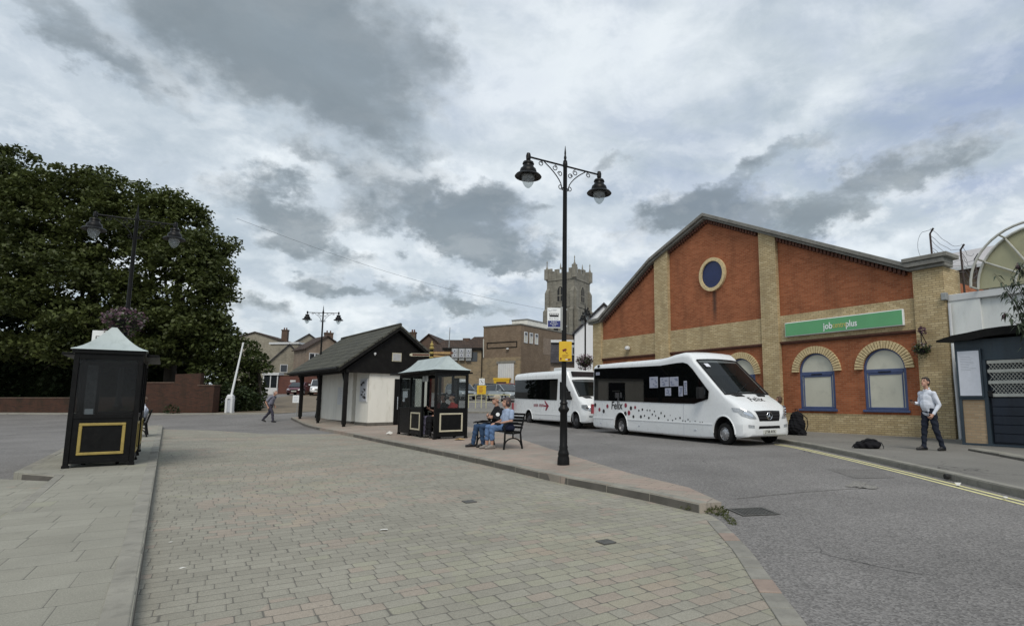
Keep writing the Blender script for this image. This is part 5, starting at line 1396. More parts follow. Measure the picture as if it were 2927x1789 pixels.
for i in range(2): mb.box(.60+i*.26, .80+i*.26, .04, .06, 1.80, 1.98)
mb.build('stop_plate', M['galv'], cs)
ls = shelter((-9.50, 10.46, SZ), 126.6, 'bus shelter with gold moulded panels at the near end of the left island', 'gold_paint', 'dusty_glass', ['f', 'f', None], ['f', None, 'f'], Wd=.93, can=.2)
timetable(ls, .55, -.20, 90, .8, 1.15, .26)
mb = MB(); mb.box(.03, .034, -.30, -.18, .95, 1.06); mb.build('notice_paper', M['paper'], ls)

# ------------------------------------------------------------------ street lamps
def lamp(loc, rz, label):
    o = empty('street_lamp', loc, rz, label, 'street lamp', 'black twin lantern street lamps')
    p = MB(); p.lathe([(.118, -.2), (.118, .05), (.112, .13), (.10, .17), (.108, .20), (.098, .24), (.078, .30), (.085, .34), (.074, .36), (.070, .98), (.085, 1.0), (.105, 1.03), (.105, 1.06), (.075, 1.10), (.068, 1.14), (.082, 1.16), (.058, 1.20), (.056, 1.32), (.048, 1.36), (.047, 3.5), (.041, 5.9), (.052, 5.93), (.047, 5.99), (.041, 6.02), (.045, 6.03), (.022, 6.06), (.030, 6.11), (.016, 6.16), (.020, 6.20), (.004, 6.36)], n=20)
    p.build('post', M['cast_iron'], o, smooth=True, angle=40)
    a = MB(); AL = .83; az_ = 5.93
    a.tube([(-AL, 0, az_), (AL, 0, az_)], .019, 10)
    for s in (-1, 1):
        a.lathe([(.045, -.06), (.048, .02), (.035, .07), (.012, .08)], (s*AL, 0, az_), 10)
        # scroll work
        arc = [(s*(.06+.42*f), 0, az_-.52+.50*f**.55) for f in [0, .1, .2, .35, .5, .7, 1.0]]
        a.tube(arc, .011, 6)
        def curl(cx, cz, r, st, turns=1.3, sg=1):
            a.tube([(cx+sg*r*(1-.55*k/14)*math.cos(st+turns*2*pi*k/14), 0, cz+r*(1-.55*k/14)*math.sin(st+turns*2*pi*k/14)) for k in range(15)], .009, 5)
        curl(s*.56, az_-.07, .055, pi/2, 1.2, s); curl(s*.24, az_-.09, .06, pi/2, 1.2, s); curl(s*.12, az_-.19, .055, 0, 1.2, s); curl(s*.105, az_-.46, .055, pi, 1.2, s)
    a.build('arm', M['cast_iron'], o, smooth=True)
    for s in (-1, 1):
        l = MB(); x = s*AL; z = az_
        l.lathe([(.012, .02), (.02, -.10), (.10, -.11), (.115, -.15), (.10, -.17), (.105, -.20), (.115, -.22), (.15, -.25), (.165, -.30), (.16, -.34), (.235, -.37), (.262, -.405), (.255, -.415), (.16, -.385), (.155, -.37)], (x, 0, z), 24)
        ln = l.build('lantern', M['cast_iron'], o, smooth=True, angle=40)
        g = MB(); g.lathe([(.13, -.385), (.13, -.42), (.122, -.48), (.10, -.545), (.065, -.60), (.03, -.63), (.004, -.64)], (x, 0, z), 20, cap=False)
        g.build('globe', M['globe_glass'], ln, smooth=True)
        r = MB(); r.lathe([(.10, -.36), (.11, -.40), (.03, -.42), (.03, -.50), (.004, -.52)], (x, 0, z), 14); r.build('reflector', M['reflector'], ln, smooth=True)
    return o
L1 = lamp((-.53, 11.02, SZ), 33, 'nearest tall twin lantern lamp, carrying the yellow camera sign')
def lamp_copy(loc, rz, label):
    c = copy_tree(L1); c.location = loc; c.rotation_euler = (0, 0, R(rz)); c['label'] = label; return c
lamp_copy((-12.0, 14.5, SZ), 33, 'twin lantern lamp in front of the big tree, behind the gold trimmed shelter')
lamp_copy((-15.3, 32.0, gz(32)+.1), 12, 'twin lantern lamp rising behind the toilet block roof')
lamp_copy((-.33, 31.0, gz(31)+.1), 100, 'farthest twin lantern lamp, between church tower and white gable')

def plate(name, label, cat, loc, rz, w, h, m, tilt=0):
    o = empty(name, loc, rz, label, cat)
    MB().box(-w/2, w/2, -.012, .012, 0, h).build('plate', m, o, bevel=.004, segs=1)
    return o
fl = plate('bus_stop_flag', 'white and navy bus stop flag on the nearest lamp', 'sign', (-.73, 10.98, 2.73), 8, .26, .40, M['sign_white'])
MB().box(-.118, .125, -.016, .016, .02, .145).build('navy_band', M['navy'], fl)
mb = MB(); mb.box(.13, .19, -.02, .02, -.04, .42); mb.box(.17, .26, -.015, .015, .36, .385); mb.box(.17, .26, -.015, .015, .03, .055); mb.build('bracket', M['galv'], fl)
mb = MB(); mb.box(-.09, .09, -.0165, -.012, .235, .29); mb.box(-.085, .09, -.0165, -.012, .222, .238)
bi = mb.build('bus_symbol', M['black_ink'], fl)
mb = MB()
for i in range(5): mb.box(-.078+i*.033, -.052+i*.033, -.018, -.0165, .26, .28)
mb.build('bus_windows', M['sign_white'], bi)
text_mesh('Bus Stop', .052, M['grey_ink'], fl, (0, -.0135, .185), (90, 0, 0))
text_mesh('Sudbury', .034, M['sign_white'], fl, (0, -.0175, .12), (90, 0, 0)); text_mesh('Bus Station', .034, M['sign_white'], fl, (0, -.0175, .085), (90, 0, 0)); text_mesh('Stand', .034, M['sign_white'], fl, (0, -.0175, .052), (90, 0, 0))
mb = MB(); mb.tube([(-.075+.03*math.cos(a), -.014, .355+.022*math.sin(a)) for a in np.linspace(2.6, 6.6, 12)], .004, 4); mb.box(-.03, .06, -.0145, -.012, .36, .368); mb.box(-.03, .04, -.0145, -.012, .344, .350); mb.build('operator_mark', M['grey_ink'], fl)
ys = plate('camera_warning_sign', 'yellow camera warning sign strapped to the nearest lamp post', 'sign', (-.50, 10.94, 2.08), 4, .245, .385, M['yellow_sign'])
mb = MB(); mb.M = rotmat(0, -20, 0, (-.02, 0, .215)); mb.box(-.035, .03, -.018, -.012, -.018, .022); mb.box(.03, .045, -.018, -.012, -.01, .014); mb.build('camera_symbol', M['red_ink'], ys)
mb = MB(); mb.tube([(.0, -.015, .20), (.015, -.015, .165), (.045, -.015, .15)], .004, 4); mb.box(-.10, -.075, -.0145, -.012, .025, .07); mb.box(.0, .10, -.0145, -.012, .02, .05)
for i in range(3): mb.box(-.06, .07-.02*i, -.0145, -.012, .115-.022*i, .120-.022*i)
mb.build('small_print', M['red_ink'], ys); MB().box(.0, .045, -.016, -.0145, .025, .045).build('mark', M['sign_white'], ys)
mb = MB(); mb.box(-.03, .03, .01, .06, .08, .11); mb.box(-.03, .03, .01, .06, .28, .31); mb.build('clip', M['galv'], ys)
f2_ = plate('bus_stop_flag', 'white bus stop flag on the lamp behind the gold trimmed shelter', 'sign', (-12.42, 14.3, 2.72), 20, .40, .36, M['sign_white'])
mb = MB(); mb.box(-.12, .14, -.017, -.012, .14, .22); mb.build('bus_symbol', M['black_ink'], f2_); mb = MB(); mb.box(-.10, .11, -.019, -.016, .175, .205); mb.build('bus_windows', M['sign_white'], f2_)
MB().box(.19, .44, -.014, .014, .10, .13).build('bracket', M['galv'], f2_)

# finger post
fp = empty('finger_post', (-6.07, 21.5, SZ), 0, 'maroon finger post with gold finial behind the middle shelter', 'signpost')
MB().lathe([(.10, -.1), (.10, .1), (.055, .16), (.05, 2.75), (.065, 2.78)], n=14).build('post', M['maroon_paint'], fp, smooth=True)
MB().lathe([(.06, 2.76), (.085, 2.78), (.085, 2.82), (.06, 2.84), (.06, 2.93), (.085, 2.95), (.085, 3.0), (.06, 3.02), (.06, 3.10), (.08, 3.12), (.10, 3.16), (.07, 3.20), (.045, 3.22), (.075, 3.28), (.05, 3.33), (.02, 3.36), (.03, 3.39), (.004, 3.44)], n=14).build('finial', M['gold_paint'], fp, smooth=True)
mb = MB()
for z in (2.84, 3.02): mb.lathe([(.063, 0), (.063, .08)], (0, 0, z), 14)
mb.build('black_bands', M['black_paint'], fp)
for ang, ln, z in ((-172, .80, 2.90), (6, .80, 2.98), (14, .74, 2.86)):
    mb = MB(); mb.M = rotmat(0, 0, ang, (0, 0, z)); mb.prism([(.06, -.055), (ln-.06, -.055), (ln, -.03), (ln, .03), (ln-.06, .055), (.06, .055)], -.014, .014, 'y')
    a = mb.build('finger', M['cream_paint'] if ang < 0 else M['dark_brick_trim'], fp)
    mb2 = MB(); mb2.M = mb.M; mb2.box(.08, ln-.1, -.018, .018, -.038, .038); mb2.build('finger_face', M['dark_brick_trim'] if ang < 0 else M['cardboard'], a)

# ------------------------------------------------------------------ benches
def bench(loc, rz, label):
    o = empty('bench', loc, rz, label, 'bench', 'black slatted benches')
    L = 1.62
    for x in (-L/2+.04, L/2-.04):
        e = MB()
        e.tube([(x, -.27, 0), (x, -.25, .20), (x, -.245, .40), (x, -.27, .56), (x, -.24, .63), (x, -.12, .655), (x, .10, .645), (x, .19, .60)], [.026, .024, .022, .022, .024, .022, .02, .02], 8)
        e.tube([(x, .25, 0), (x, .21, .22), (x, .19, .40), (x, .24, .60), (x, .31, .86)], [.026, .024, .022, .022, .018], 8)
        e.tube([(x, -.25+.0, .09)]+[(x, -.02+.23*math.cos(pi-pi*k/10), .10+.17*math.sin(pi*k/10)) for k in range(11)]+[(x, .23, .09)], .018, 8)
        e.tube([(x, -.02, .27), (x, -.02, .40)], .02, 6); e.tube([(x, -.25, .40), (x, .0, .385), (x, .20, .40)], .02, 8)
        e.build('end_frame', M['cast_iron'], o, smooth=True)
    s = MB()
    for k in range(6): s.box(-L/2, L/2, -.24+k*.074, -.24+k*.074+.056, .415-.006*math.sin(k*.6), .440-.006*math.sin(k*.6))
    s.build('seat', M['black_timber'], o, bevel=.005, segs=1)
    b = MB()
    for k in range(5):
        z = .50+k*.082; y = .205+(z-.40)*.22
        b.box(-L/2, L/2, y-.012, y+.012, z, z+.055)
    b.build('backrest', M['black_timber'], o, bevel=.005, segs=1)
    return o
BN = (-2.40, 15.02, SZ)
b1 = bench(BN, FRZ, 'black slatted bench with the couple on it, beside the middle shelter')
b2 = copy_tree(b1); b2.location = (-15.28, 19.4, SZ); b2['label'] = 'black slatted bench behind the gold trimmed shelter'

# ------------------------------------------------------------------ small fixed things
bp = empty('barrier', (-23.5, 37.2, gz(37.2)), 0, 'white raised arm car park barrier in front of the ivy', 'barrier')
mb = MB(); mb.box(-.24, -.10, -.16, .16, -.05, .95); mb.box(.10, .24, -.16, .16, -.05, .95); mb.box(-.24, .24, .05, .16, .1, .95); mb.box(-.2, .2, -.14, .14, .90, 1.08); mb.tube([(-.17, 0, 1.05), (.17, 0, 1.05)], .14, 10)
mb.build('housing', M['white_plastic'], bp, bevel=.02); MB().box(-.10, .10, -.1, .06, .05, .85).build('counterweight', M['grey_ink'], bp)
MB().tube([(.0, 0, .85), (.50, .1, 4.6)], [.07, .045], 10).build('arm', M['sign_white'], bp)
npo = empty('notice_post', (-17.6, 34, gz(34)+.1), 0, 'small white notice on a thin post left of the toilet block', 'sign')
MB().tube([(.12, 0, -.1), (.12, 0, 1.2)], .022, 6).build('post', M['galv'], npo); nb_ = MB().box(-.16, .26, -.03, -.01, .74, 1.18).build('notice', M['sign_white'], npo)
mb = MB()
for i in range(4): mb.box(-.10, .12+.02*(i % 2), -.035, -.03, .82+i*.08, .84+i*.08)
mb.build('print', M['grey_ink'], nb_)
ra = empty('railing', (-8.85, 41, gz(41)), 0, 'pale yellow tubular railing in front of the parked cars', 'railing')
mb = MB(); mb.tube([(0, 0, 1.0), (3.0, .1, 1.0)], .04, 8); mb.tube([(0, 0, .5), (3.0, .1, .5)], .02, 6)
mb.build('rail', M['rail_paint'], ra)
for x in (.05, .55, .95, 1.3, 2.05, 2.95): MB().tube([(x, .03*x, -.05), (x, .03*x, 1.0)], .034, 8).build('post', M['rail_paint'], ra)
s1 = empty('sign_post', (-7.82, 40.7, gz(41)), 0, 'white plate with a ringed black figure above a yellow notice', 'sign')
MB().tube([(.0, .03, -.1), (.0, .03, 2.25)], .03, 8).build('post', M['rail_paint'], s1)
p_ = MB().box(-.20, .20, -.03, .0, 1.70, 2.16).build('round_sign_plate', M['sign_white'], s1)
MB().ringxz(0, 1.93, .17, .145, -.036, -.03).build('ring', M['grey_ink'], p_)
mb = MB(); mb.tube([(-.07, -.034, 2.02), (.02, -.034, 1.93), (.07, -.034, 1.83)], .018, 5); mb.tube([(-.06, -.034, 1.86), (.0, -.034, 1.95)], .014, 5); mb.build('symbol', M['black_ink'], p_)
y_ = MB().box(-.33, .31, -.03, .0, 1.05, 1.67).build('yellow_notice', M['yellow_sign'], s1)
mb = MB()
for i in range(5): mb.box(-.20, .05+.03*(i % 3), -.036, -.03, 1.17+i*.09, 1.20+i*.09)
mb.build('print', M['red_car'], y_)
wr_ = MB(); a, b = Vector((-31.0, 48, 17.0)), Vector((-4.6, 60, 10.8))
wr_.tube([tuple(a.lerp(b, i/24)-Vector((0, 0, .9*math.sin(pi*i/24)))) for i in range(25)], .011, 4)
tag(wr_.build('overhead_wire', M['wire']), 'thin overhead wire from the big tree to the brown block', 'wire')
# covers, drain, litter
dg = empty('drain_grate', (1.96, 7.10, .006), 12, 'dark iron gully grate in the road at the island tip', 'drain')
mb = MB(); mb.box(-.24, .24, -.22, -.18, 0, .006); mb.box(-.24, .24, .18, .22, 0, .006); mb.box(-.24, -.20, -.18, .18, 0, .006); mb.box(.20, .24, -.18, .18, 0, .006)
for i in range(9): mb.box(-.18+i*.042, -.158+i*.042, -.18, .18, -.002, .004)
mb.build('frame', M['iron_cover'], dg); MB().box(-.2, .2, -.18, .18, -.004, -.001).build('pit', M['grate_dark'], dg)
for (x, y, w, d), lb in (((-1.62, 7.75, .15, .17), 'small dark access cover further from the camera in the block paving'), ((.14, 5.61, .14, .15), 'small dark access cover nearer the camera in the block paving')):
    c = MB().box(-w/2, w/2, -d/2, d/2, .0, .010).build('access_cover', M['iron_cover'], None, (x, y, .006), 33)
    tag(c, lb, 'cover', 'small access covers')
def scrap(loc, s, label, rz=0, m='litter', flat=True):
    mb = MB(); n = 7; pts = []
    for i in range(n):
        a = 2*pi*i/n; r = s*random.uniform(.6, 1.1); pts.append((r*math.cos(a), r*.7*math.sin(a), random.uniform(.0, s*(.25 if flat else .9))))
    mb.add(pts+[(0, 0, s*(.3 if flat else .9)), (0, 0, -.002)], [(i, (i+1) % n, n) for i in range(n)]+[((i+1) % n, i, n+1) for i in range(n)])
    return tag(mb.build('litter', M[m], None, loc, rz), label, 'litter', 'scraps of litter')
scrap((-7.60, 9.62, .012), .10, 'white scrap of litter against the left kerb', flat=False)
scrap((-4.0, 5.6, .01), .022, 'tiny white scrap by the left kerb joint')
scrap((-3.0, 4.35, .128), .03, 'pale flattened scrap lying on the left kerb stone')
scrap((-2.15, 6.1, .01), .045, 'thin white scrap lying out on the block paving')
scrap((-2.3, 3.15, .01), .018, 'crumb of litter on the paving near the camera')
scrap((-7.05, 20.1, SZ+.005), .14, 'crumpled white bag beside the middle shelter leg', flat=False)
scrap((-4.0, 17.55, SZ+.005), .20, 'flattened brown cardboard under the middle shelter panel', m='cardboard')
scrap((5.75, 9.1, .01), .06, 'white crumpled scrap in the right gutter', flat=False)
scrap((5.6, 7.9, .01), .05, 'white scrap in the right gutter near the photo edge', flat=False)
hl = MB().disc((5.985, 9.78, .065), .045, .06, 'x', 12).build('kerb_outlet', M['grate_dark']); tag(hl, 'dark round drain outlet in the right kerb', 'drain')
# weeds at the island tip
def leaves(n, c, rad, size, seed=1, up=.4, wide=.5):
    rg = np.random.default_rng(seed)
    p = rg.normal(size=(n, 3)); p /= np.linalg.norm(p, axis=1)[:, None]
    p = p*(rg.uniform(.25, 1, n)[:, None]**.6)*np.array(rad)+np.array(c)
    return leaf_cards(p, size, rg, up, wide)
def leaf_cards(P, size, rg, up=.4, wide=.5, droop=0.0):
    n = len(P)
    nr = rg.normal(size=(n, 3)); nr[:, 2] = np.abs(nr[:, 2])+up; nr /= np.linalg.norm(nr, axis=1)[:, None]
    a = rg.normal(size=(n, 3)); a[:, 2] -= droop; a -= nr*np.sum(a*nr, 1)[:, None]; a /= np.linalg.norm(a, axis=1)[:, None]
    b = np.cross(nr, a)
    s = size*rg.uniform(.6, 1.35, n)[:, None]
    v0 = P-a*s*.5; v2 = P+a*s*.5-nr*s*.12; v1 = P+b*s*wide*.5+nr*s*.06; v3 = P-b*s*wide*.5+nr*s*.06
    V = np.stack([v0, v1, v2, v3], 1).reshape(-1, 3)
    return V
def leaf_obj(name, Vs, m, parent=None, loc=None):
    V = np.concatenate(Vs) if isinstance(Vs, list) else Vs
    n = len(V)//4
    me = bpy.data.meshes.new(name)
    me.vertices.add(len(V)); me.vertices.foreach_set('co', V.astype(np.float32).ravel())
    me.loops.add(4*n); me.polygons.add(n)
    me.loops.foreach_set('vertex_index', np.arange(4*n, dtype=np.int32))
    me.polygons.foreach_set('loop_start', np.arange(0, 4*n, 4, dtype=np.int32))
    me.update(calc_edges=True); me.validate()
    me.materials.append(m)
    o = bpy.data.objects.new(name, me); COL.objects.link(o); o.parent = parent
    if loc: o.location = loc
    return o
w_ = leaf_obj('weeds', [leaves(240, (1.50, 7.0, .03), (.14, .20, .06), .05, 3, .1, .25), leaves(140, (1.55, 6.6, .02), (.06, .28, .03), .035, 4, .1, .3), leaves(110, (1.3, 7.15, .05), (.25, .06, .04), .03, 5, .2, .4)], M['moss'])
tag(w_, 'green weeds growing at the tip of the middle island', 'weeds', kind='stuff')
# flower baskets
def basket(loc, s, label, petals, seed, hang=0.3, npet=420):
    o = empty('flower_basket', loc, 0, label, 'flower basket', 'hanging flower baskets')
    rg = np.random.default_rng(seed)
    MB().lathe([(.05*s, -.28*s), (.24*s, -.18*s), (.34*s, .02*s), (.36*s, .06*s)], n=14).build('basket', M['black_plastic'], o)
    leaf_obj('foliage', [leaves(420, (0, 0, .05*s), (.50*s, .50*s, .30*s), .10*s, seed, .2, .55), leaves(160, (0, 0, -.25*s), (.42*s, .42*s, .28*s), .08*s, seed+1, .0, .4)], M['basket_green'], o)
    leaf_obj('flowers', [leaves(npet, (0, 0, .12*s), (.54*s, .54*s, .36*s), .085*s, seed+2, .5, .9), leaves(npet//3, (0, 0, -.2*s), (.46*s, .46*s, .3*s), .07*s, seed+3, .3, .9)], M[petals], o)
    return o
basket((-12.02, 14.45, 3.30), .9, 'pink flower basket on the lamp behind the gold trimmed shelter', 'petal_pink', 21)
basket((-.36, 31.0, 3.35), 1.0, 'dusky flower basket on the farthest lamp beside the white gable', 'petal_mauve', 31)
bk = basket((0, 0, 0), .62, 'wall basket with trailing plants on the office corner pillar', 'petal_pink', 41, npet=90)
bk.location = Matrix.Translation(FA) @ Euler((0, 0, R(FRZ))).to_matrix().to_4x4() @ Vector((4.72, -.42, 2.95)); 
mb = MB(); mb.M = rotmat(0, 0, FRZ, (0, 0, 0)); mb.tube([(0, .36, .62), (0, .0, .60), (0, .0, .1)], .015, 6); mb.tube([(0, .36, .2), (0, .02, .55)], .012, 6); mb.build('bracket', M['cast_iron'], bk)
br = leaf_obj('dead_flower_head', [leaves(120, (0, 0, 0), (.13, .13, .16), .06, 77, .3, .8)], M['petal_mauve'], bk); br.location = (0.1, .08, .62)
# ------------------------------------------------------------------ people
def cloth(name, col, var=.15):
    return mat(name, col, .9, var=var, scale=9, bump=.25, bscale=14, spec=.2)
CL = dict(shirt_white=cloth('white shirt', (.62, .65, .72)), jeans_dark=cloth('dark jeans', (.018, .022, .034)), jeans_mid=cloth('mid blue jeans', (.035, .065, .125)), jeans_light=cloth('light blue jeans', (.10, .17, .31)),
          jacket=cloth('black jacket', (.014, .014, .017)), tee_blue=cloth('pale blue t-shirt', (.30, .37, .50)), tee_grey=cloth('grey mauve t-shirt', (.22, .22, .27)), trous_grey=cloth('dusk trousers', (.05, .047, .065)),
          red=cloth('coral red shirt', (.42, .055, .055)), navy=cloth('navy cloth', (.012, .015, .035)), maroon=cloth('wine red top', (.12, .02, .02)), lilac=cloth('lilac grey trousers', (.19, .18, .26)),
          black=cloth('black cloth', (.010, .010, .012)), beige=cloth('beige cap', (.36, .30, .23)), shoe=mat('dark shoe', (.014, .012, .012), .5, var=.2), shoe_grey=mat('grey canvas shoe', (.22, .20, .18), .8), sole=mat('shoe sole', (.03, .03, .03), .8),
          hair_dark=mat('dark hair', (.02, .014, .011), .6, var=.4, scale=30), hair_white=mat('white hair', (.42, .41, .39), .7, var=.2, scale=30), hair_plum=mat('plum brown hair', (.055, .032, .03), .6, var=.4, scale=30), hair_brown=mat('brown hair', (.09, .05, .03), .6, var=.4, scale=30))
V3 = Vector
def solid(prims, voxel, smooth=6, name='body'):
    """one closed skin round a set of tapered limbs"""
    mb = MB()
    for p in prims:
        if p[0] == 'c':
            _, a, b, ra, rb = p[:5]; sq = p[5] if len(p) > 5 else None
            a, b = V3(a), V3(b); d = b-a; L = d.length; d = d.normalized() if L > 1e-6 else V3((0, 0, 1))
            if sq is None: x = d.orthogonal().normalized(); kx_ = 1.0
            else:
                x = V3(sq[0]); x = (x-d*x.dot(d)).normalized(); kx_ = sq[1]
            y = d.cross(x); rings = []
            for t, r in [(-.92*ra, .38*ra), (-.7*ra, .71*ra), (-.38*ra, .92*ra), (0, ra), (L*.5, (ra+rb)/2), (L, rb), (L+.38*rb, .92*rb), (L+.7*rb, .71*rb), (L+.92*rb, .38*rb)]:
                rings.append([a+d*t+(x*math.cos(2*pi*k/12)*kx_+y*math.sin(2*pi*k/12))*r for k in range(12)])
            mb.loft(rings)
        else:
            _, c, r, mrot = p
            rings = []
            for i in range(9):
                t = -pi/2+pi*min(max(i/8, .03), .97)
                rings.append([V3(c)+mrot @ V3((r[0]*math.cos(t)*math.cos(2*pi*k/14), r[1]*math.cos(t)*math.sin(2*pi*k/14), r[2]*math.sin(t))) for k in range(14)])
            mb.loft(rings)
    o = mb.build(name, M['skin'])
    md = o.modifiers.new('r', 'REMESH'); md.mode = 'VOXEL'; md.voxel_size = voxel
    if smooth:
        s = o.modifiers.new('s', 'SMOOTH'); s.iterations = smooth; s.factor = .5
    bake(o)
    o.data.polygons.foreach_set('use_smooth', [True]*len(o.data.polygons))
    return o

def coords(me):
    a = np.empty(len(me.vertices)*3, dtype=np.float32); me.vertices.foreach_get('co', a); return a.reshape(-1, 3)
def centres(me):
    a = np.empty(len(me.polygons)*3, dtype=np.float32); me.polygons.foreach_get('center', a); return a.reshape(-1, 3)
def ripple(me, fn):
    c = coords(me); n = np.empty(len(me.vertices)*3, dtype=np.float32); me.vertices.foreach_get('normal', n)
    c = c+n.reshape(-1, 3)*fn(c[:, 0], c[:, 1], c[:, 2])[:, None]
    me.vertices.foreach_set('co', c.astype(np.float32).ravel()); me.update()

def person(label, loc, rz, J, top, legs, shoes, hair, sleeve='long', cuff='full', cap=None, group=None, vox=.0075, hair_style='short', extra=None, skin='skin'):
    """J: joints in metres, the figure faces local -y, x>0 is its left... seen from the front as the viewer's right"""
    o = empty('person', loc, rz, label, 'person', group)
    I3 = Matrix.Identity(3)
    pel, che, nek, hd = V3(J['pelvis']), V3(J['chest']), V3(J['neck']), V3(J['head'])
    up = (che-pel).normalized(); hyaw, hpit = J.get('look', (0, 0))
    hr = Euler((R(-hpit), 0, R(hyaw))).to_matrix()       # hpit>0 looks down
    H = lambda x, y, z: hd+hr @ V3((x, y, z))
    side = V3((1, 0, 0)); side = (side-up*side.dot(up)).normalized()
    if 'twist' in J: side = Euler((0, 0, R(J['twist']))).to_matrix() @ side
    P = []
    P += [('c', pel+up*.0, che, .108, .118, (side, 1.38)), ('c', che, nek-up*.05, .112, .062, (side, 1.45)), ('c', nek-up*.06, H(0, .01, -.06), .056, .050), ('c', pel-side*.07, pel+side*.07, .105, .105)]
    sh = {}
    for s, k in ((-1, 'R'), (1, 'L')):
        S = V3(J['sh'+k]) if 'sh'+k in J else che+up*.10+side*s*.185
        E, Wr = V3(J['el'+k]), V3(J['wr'+k]); sh[k] = S
        P += [('c', S-side*s*.05, S, .058, .058), ('c', S, E, .052, .040), ('c', E, Wr, .040, .026)]
        hp = V3(J['hip'+k]) if 'hip'+k in J else pel+side*s*.095-up*.03
        K, A, T = V3(J['kn'+k]), V3(J['an'+k]), V3(J['toe'+k]); J['hip'+k] = hp
        P += [('c', hp, K, .083, .056), ('c', K, K.lerp(A, .35), .054, .056), ('c', K.lerp(A, .35), A, .056, .036), ('c', A-V3((0, 0, .035)), T, .036, .026)]
        # hand: palm, four fingers of different length, thumb from the side of the palm
        d = V3(J.get('hd'+k, Wr-E)).normalized(); n = V3(J.get('pn'+k, (-s, 0, 0))); n = (n-d*n.dot(d)).normalized(); q = d.cross(n)*(-s)
        p0 = Wr+d*.02; p1 = Wr+d*.085
        P.append(('c', p0+d*.005, p1, .022, .026, (q, 1.55)))
        cr = J.get('curl'+k, .7)
        for i, (off, ln) in enumerate(((-.033, .058), (-.011, .070), (.011, .074), (.033, .066))):
            b = p1+q*off*1.05+d*.012; d1 = (d*math.cos(cr*.6)+n*math.sin(cr*.6)); d2 = (d*math.cos(cr*1.7)+n*math.sin(cr*1.7))
            m1 = b+d1*ln*.5; m2 = m1+d2*ln*.55
            P += [('c', b, m1, .0095, .009), ('c', m1, m2, .009, .0078)]
        tb_ = p0+q*.036+d*.015; t1 = tb_+(q*.75+d*.6+n*.35).normalized()*.035; t2 = t1+(d*.8+n*.5+q*.1).normalized()*.03
        P += [('c', tb_, t1, .0125, .0105), ('c', t1, t2, .0105, .0085)]
    # head: skull, jaw, brow, nose, lips, chin, ears
    P += [('e', H(0, .012, .035), (.076, .098, .098), hr), ('e', H(0, -.028, -.045), (.056, .068, .070), hr), ('e', H(0, -.072, -.085), (.026, .026, .022), hr),
          ('c', H(0, -.090, .030), H(0, -.108, -.018), .012, .016), ('c', H(-.035, -.078, .040), H(.035, -.078, .040), .014, .014), ('c', H(-.018, -.090, -.050), H(.018, -.090, -.050), .010, .010),
          ('e', H(-.080, .018, .002), (.012, .024, .034), hr), ('e', H(.080, .018, .002), (.012, .024, .034), hr)]
    body = solid(P, vox, 4, 'body'); body.parent = o
    body.data.materials.clear()
    for m_ in (M[skin], M['skin_shade'], M['lips']): body.data.materials.append(m_)
    marks = [(H(-.031, -.088, .016), .013, 1), (H(.031, -.088, .016), .013, 1), (H(0, -.100, -.052), .018, 2), (H(-.033, -.090, .044), .014, 1), (H(.033, -.090, .044), .014, 1)]
    pc = centres(body.data); mi_ = np.zeros(len(pc), dtype=np.int32)
    for q_, r_, k_i in marks: mi_[np.linalg.norm(pc-np.array(q_), axis=1) < r_] = k_i
    body.data.polygons.foreach_set('material_index', mi_)
    # clothes
    T = [('c', pel-up*.02, che, .130, .134, (side, 1.36)), ('c', che, nek-up*.075, .130, .080, (side, 1.42))]
    if J.get('belly'): T.append(('e', pel.lerp(che, .45)+V3((0, -.045, 0)), (.16, .13, .19), I3))
    for s, k in ((-1, 'R'), (1, 'L')):
        S, E, Wr = sh[k], V3(J['el'+k]), V3(J['wr'+k])
        T.append(('c', S-side*s*.06, S, .070, .068))
        if sleeve == 'long': T += [('c', S, E, .068, .054), ('c', E, E.lerp(Wr, .93), .054, .039)]
        else: T.append(('c', S, S.lerp(E, .68), .068, .062))
    sh_ = solid(T, .011, 5, 'shirt' if top != 'jacket' else 'jacket'); sh_.parent = o; sh_.data.materials.clear(); sh_.data.materials.append(CL[top])
    wob = random.random()*10
    ripple(sh_.data, lambda x, y, z: .003*np.sin(z*31+x*23+wob)+.0035*np.sin(z*17-y*33+x*9+wob*2)+.003*np.sin(x*45+z*11))     # folds
    Lg = [('c', pel-side*.06, pel+side*.06, .122, .122)]
    for s, k in ((-1, 'R'), (1, 'L')):
        hp, K, A = J['hip'+k], V3(J['kn'+k]), V3(J['an'+k])
        e = A if cuff == 'full' else K.lerp(A, .62)
        Lg += [('c', hp, K, .101, .073), ('c', K, e, .073, .055 if cuff == 'full' else .066)]
        if cuff == 'full': Lg.append(('c', K.lerp(A, .8), A-V3((0, 0, .01)), .057, .060))
    tr = solid(Lg, .011, 5, 'trousers'); tr.parent = o; tr.data.materials.clear(); tr.data.materials.append(CL[legs])
    ripple(tr.data, lambda x, y, z: .005*np.sin(z*34+x*21+wob)+.004*np.sin(z*60+y*40))
    for k in ('R', 'L'):
        A, Tt = V3(J['an'+k]), V3(J['toe'+k]); f = (Tt-A); f.z = 0; f = f.normalized() if f.length > 1e-4 else V3((0, -1, 0))
        lo = Tt.z-.028
        heel = A-f*.055; heel.z = max(A.z-.062, lo+.03) if J.get('flat', True) else A.z-.05
        sp = [('c', heel, Tt, .040, .036), ('c', A-V3((0, 0, .02)), A.lerp(Tt, .5), .048, .038)]
        if shoes != 'shoe_grey': sp.append(('c', A+V3((0, 0, .01)), A-V3((0, 0, .03)), .050, .05))
        so_ = solid(sp, .009, 3, 'shoe'); so_.parent = o; so_.data.materials.clear(); so_.data.materials.append(CL[shoes])
        so_.data.materials.append(CL['sole'])
        co_ = coords(so_.data); zmin = co_[:, 2].min()
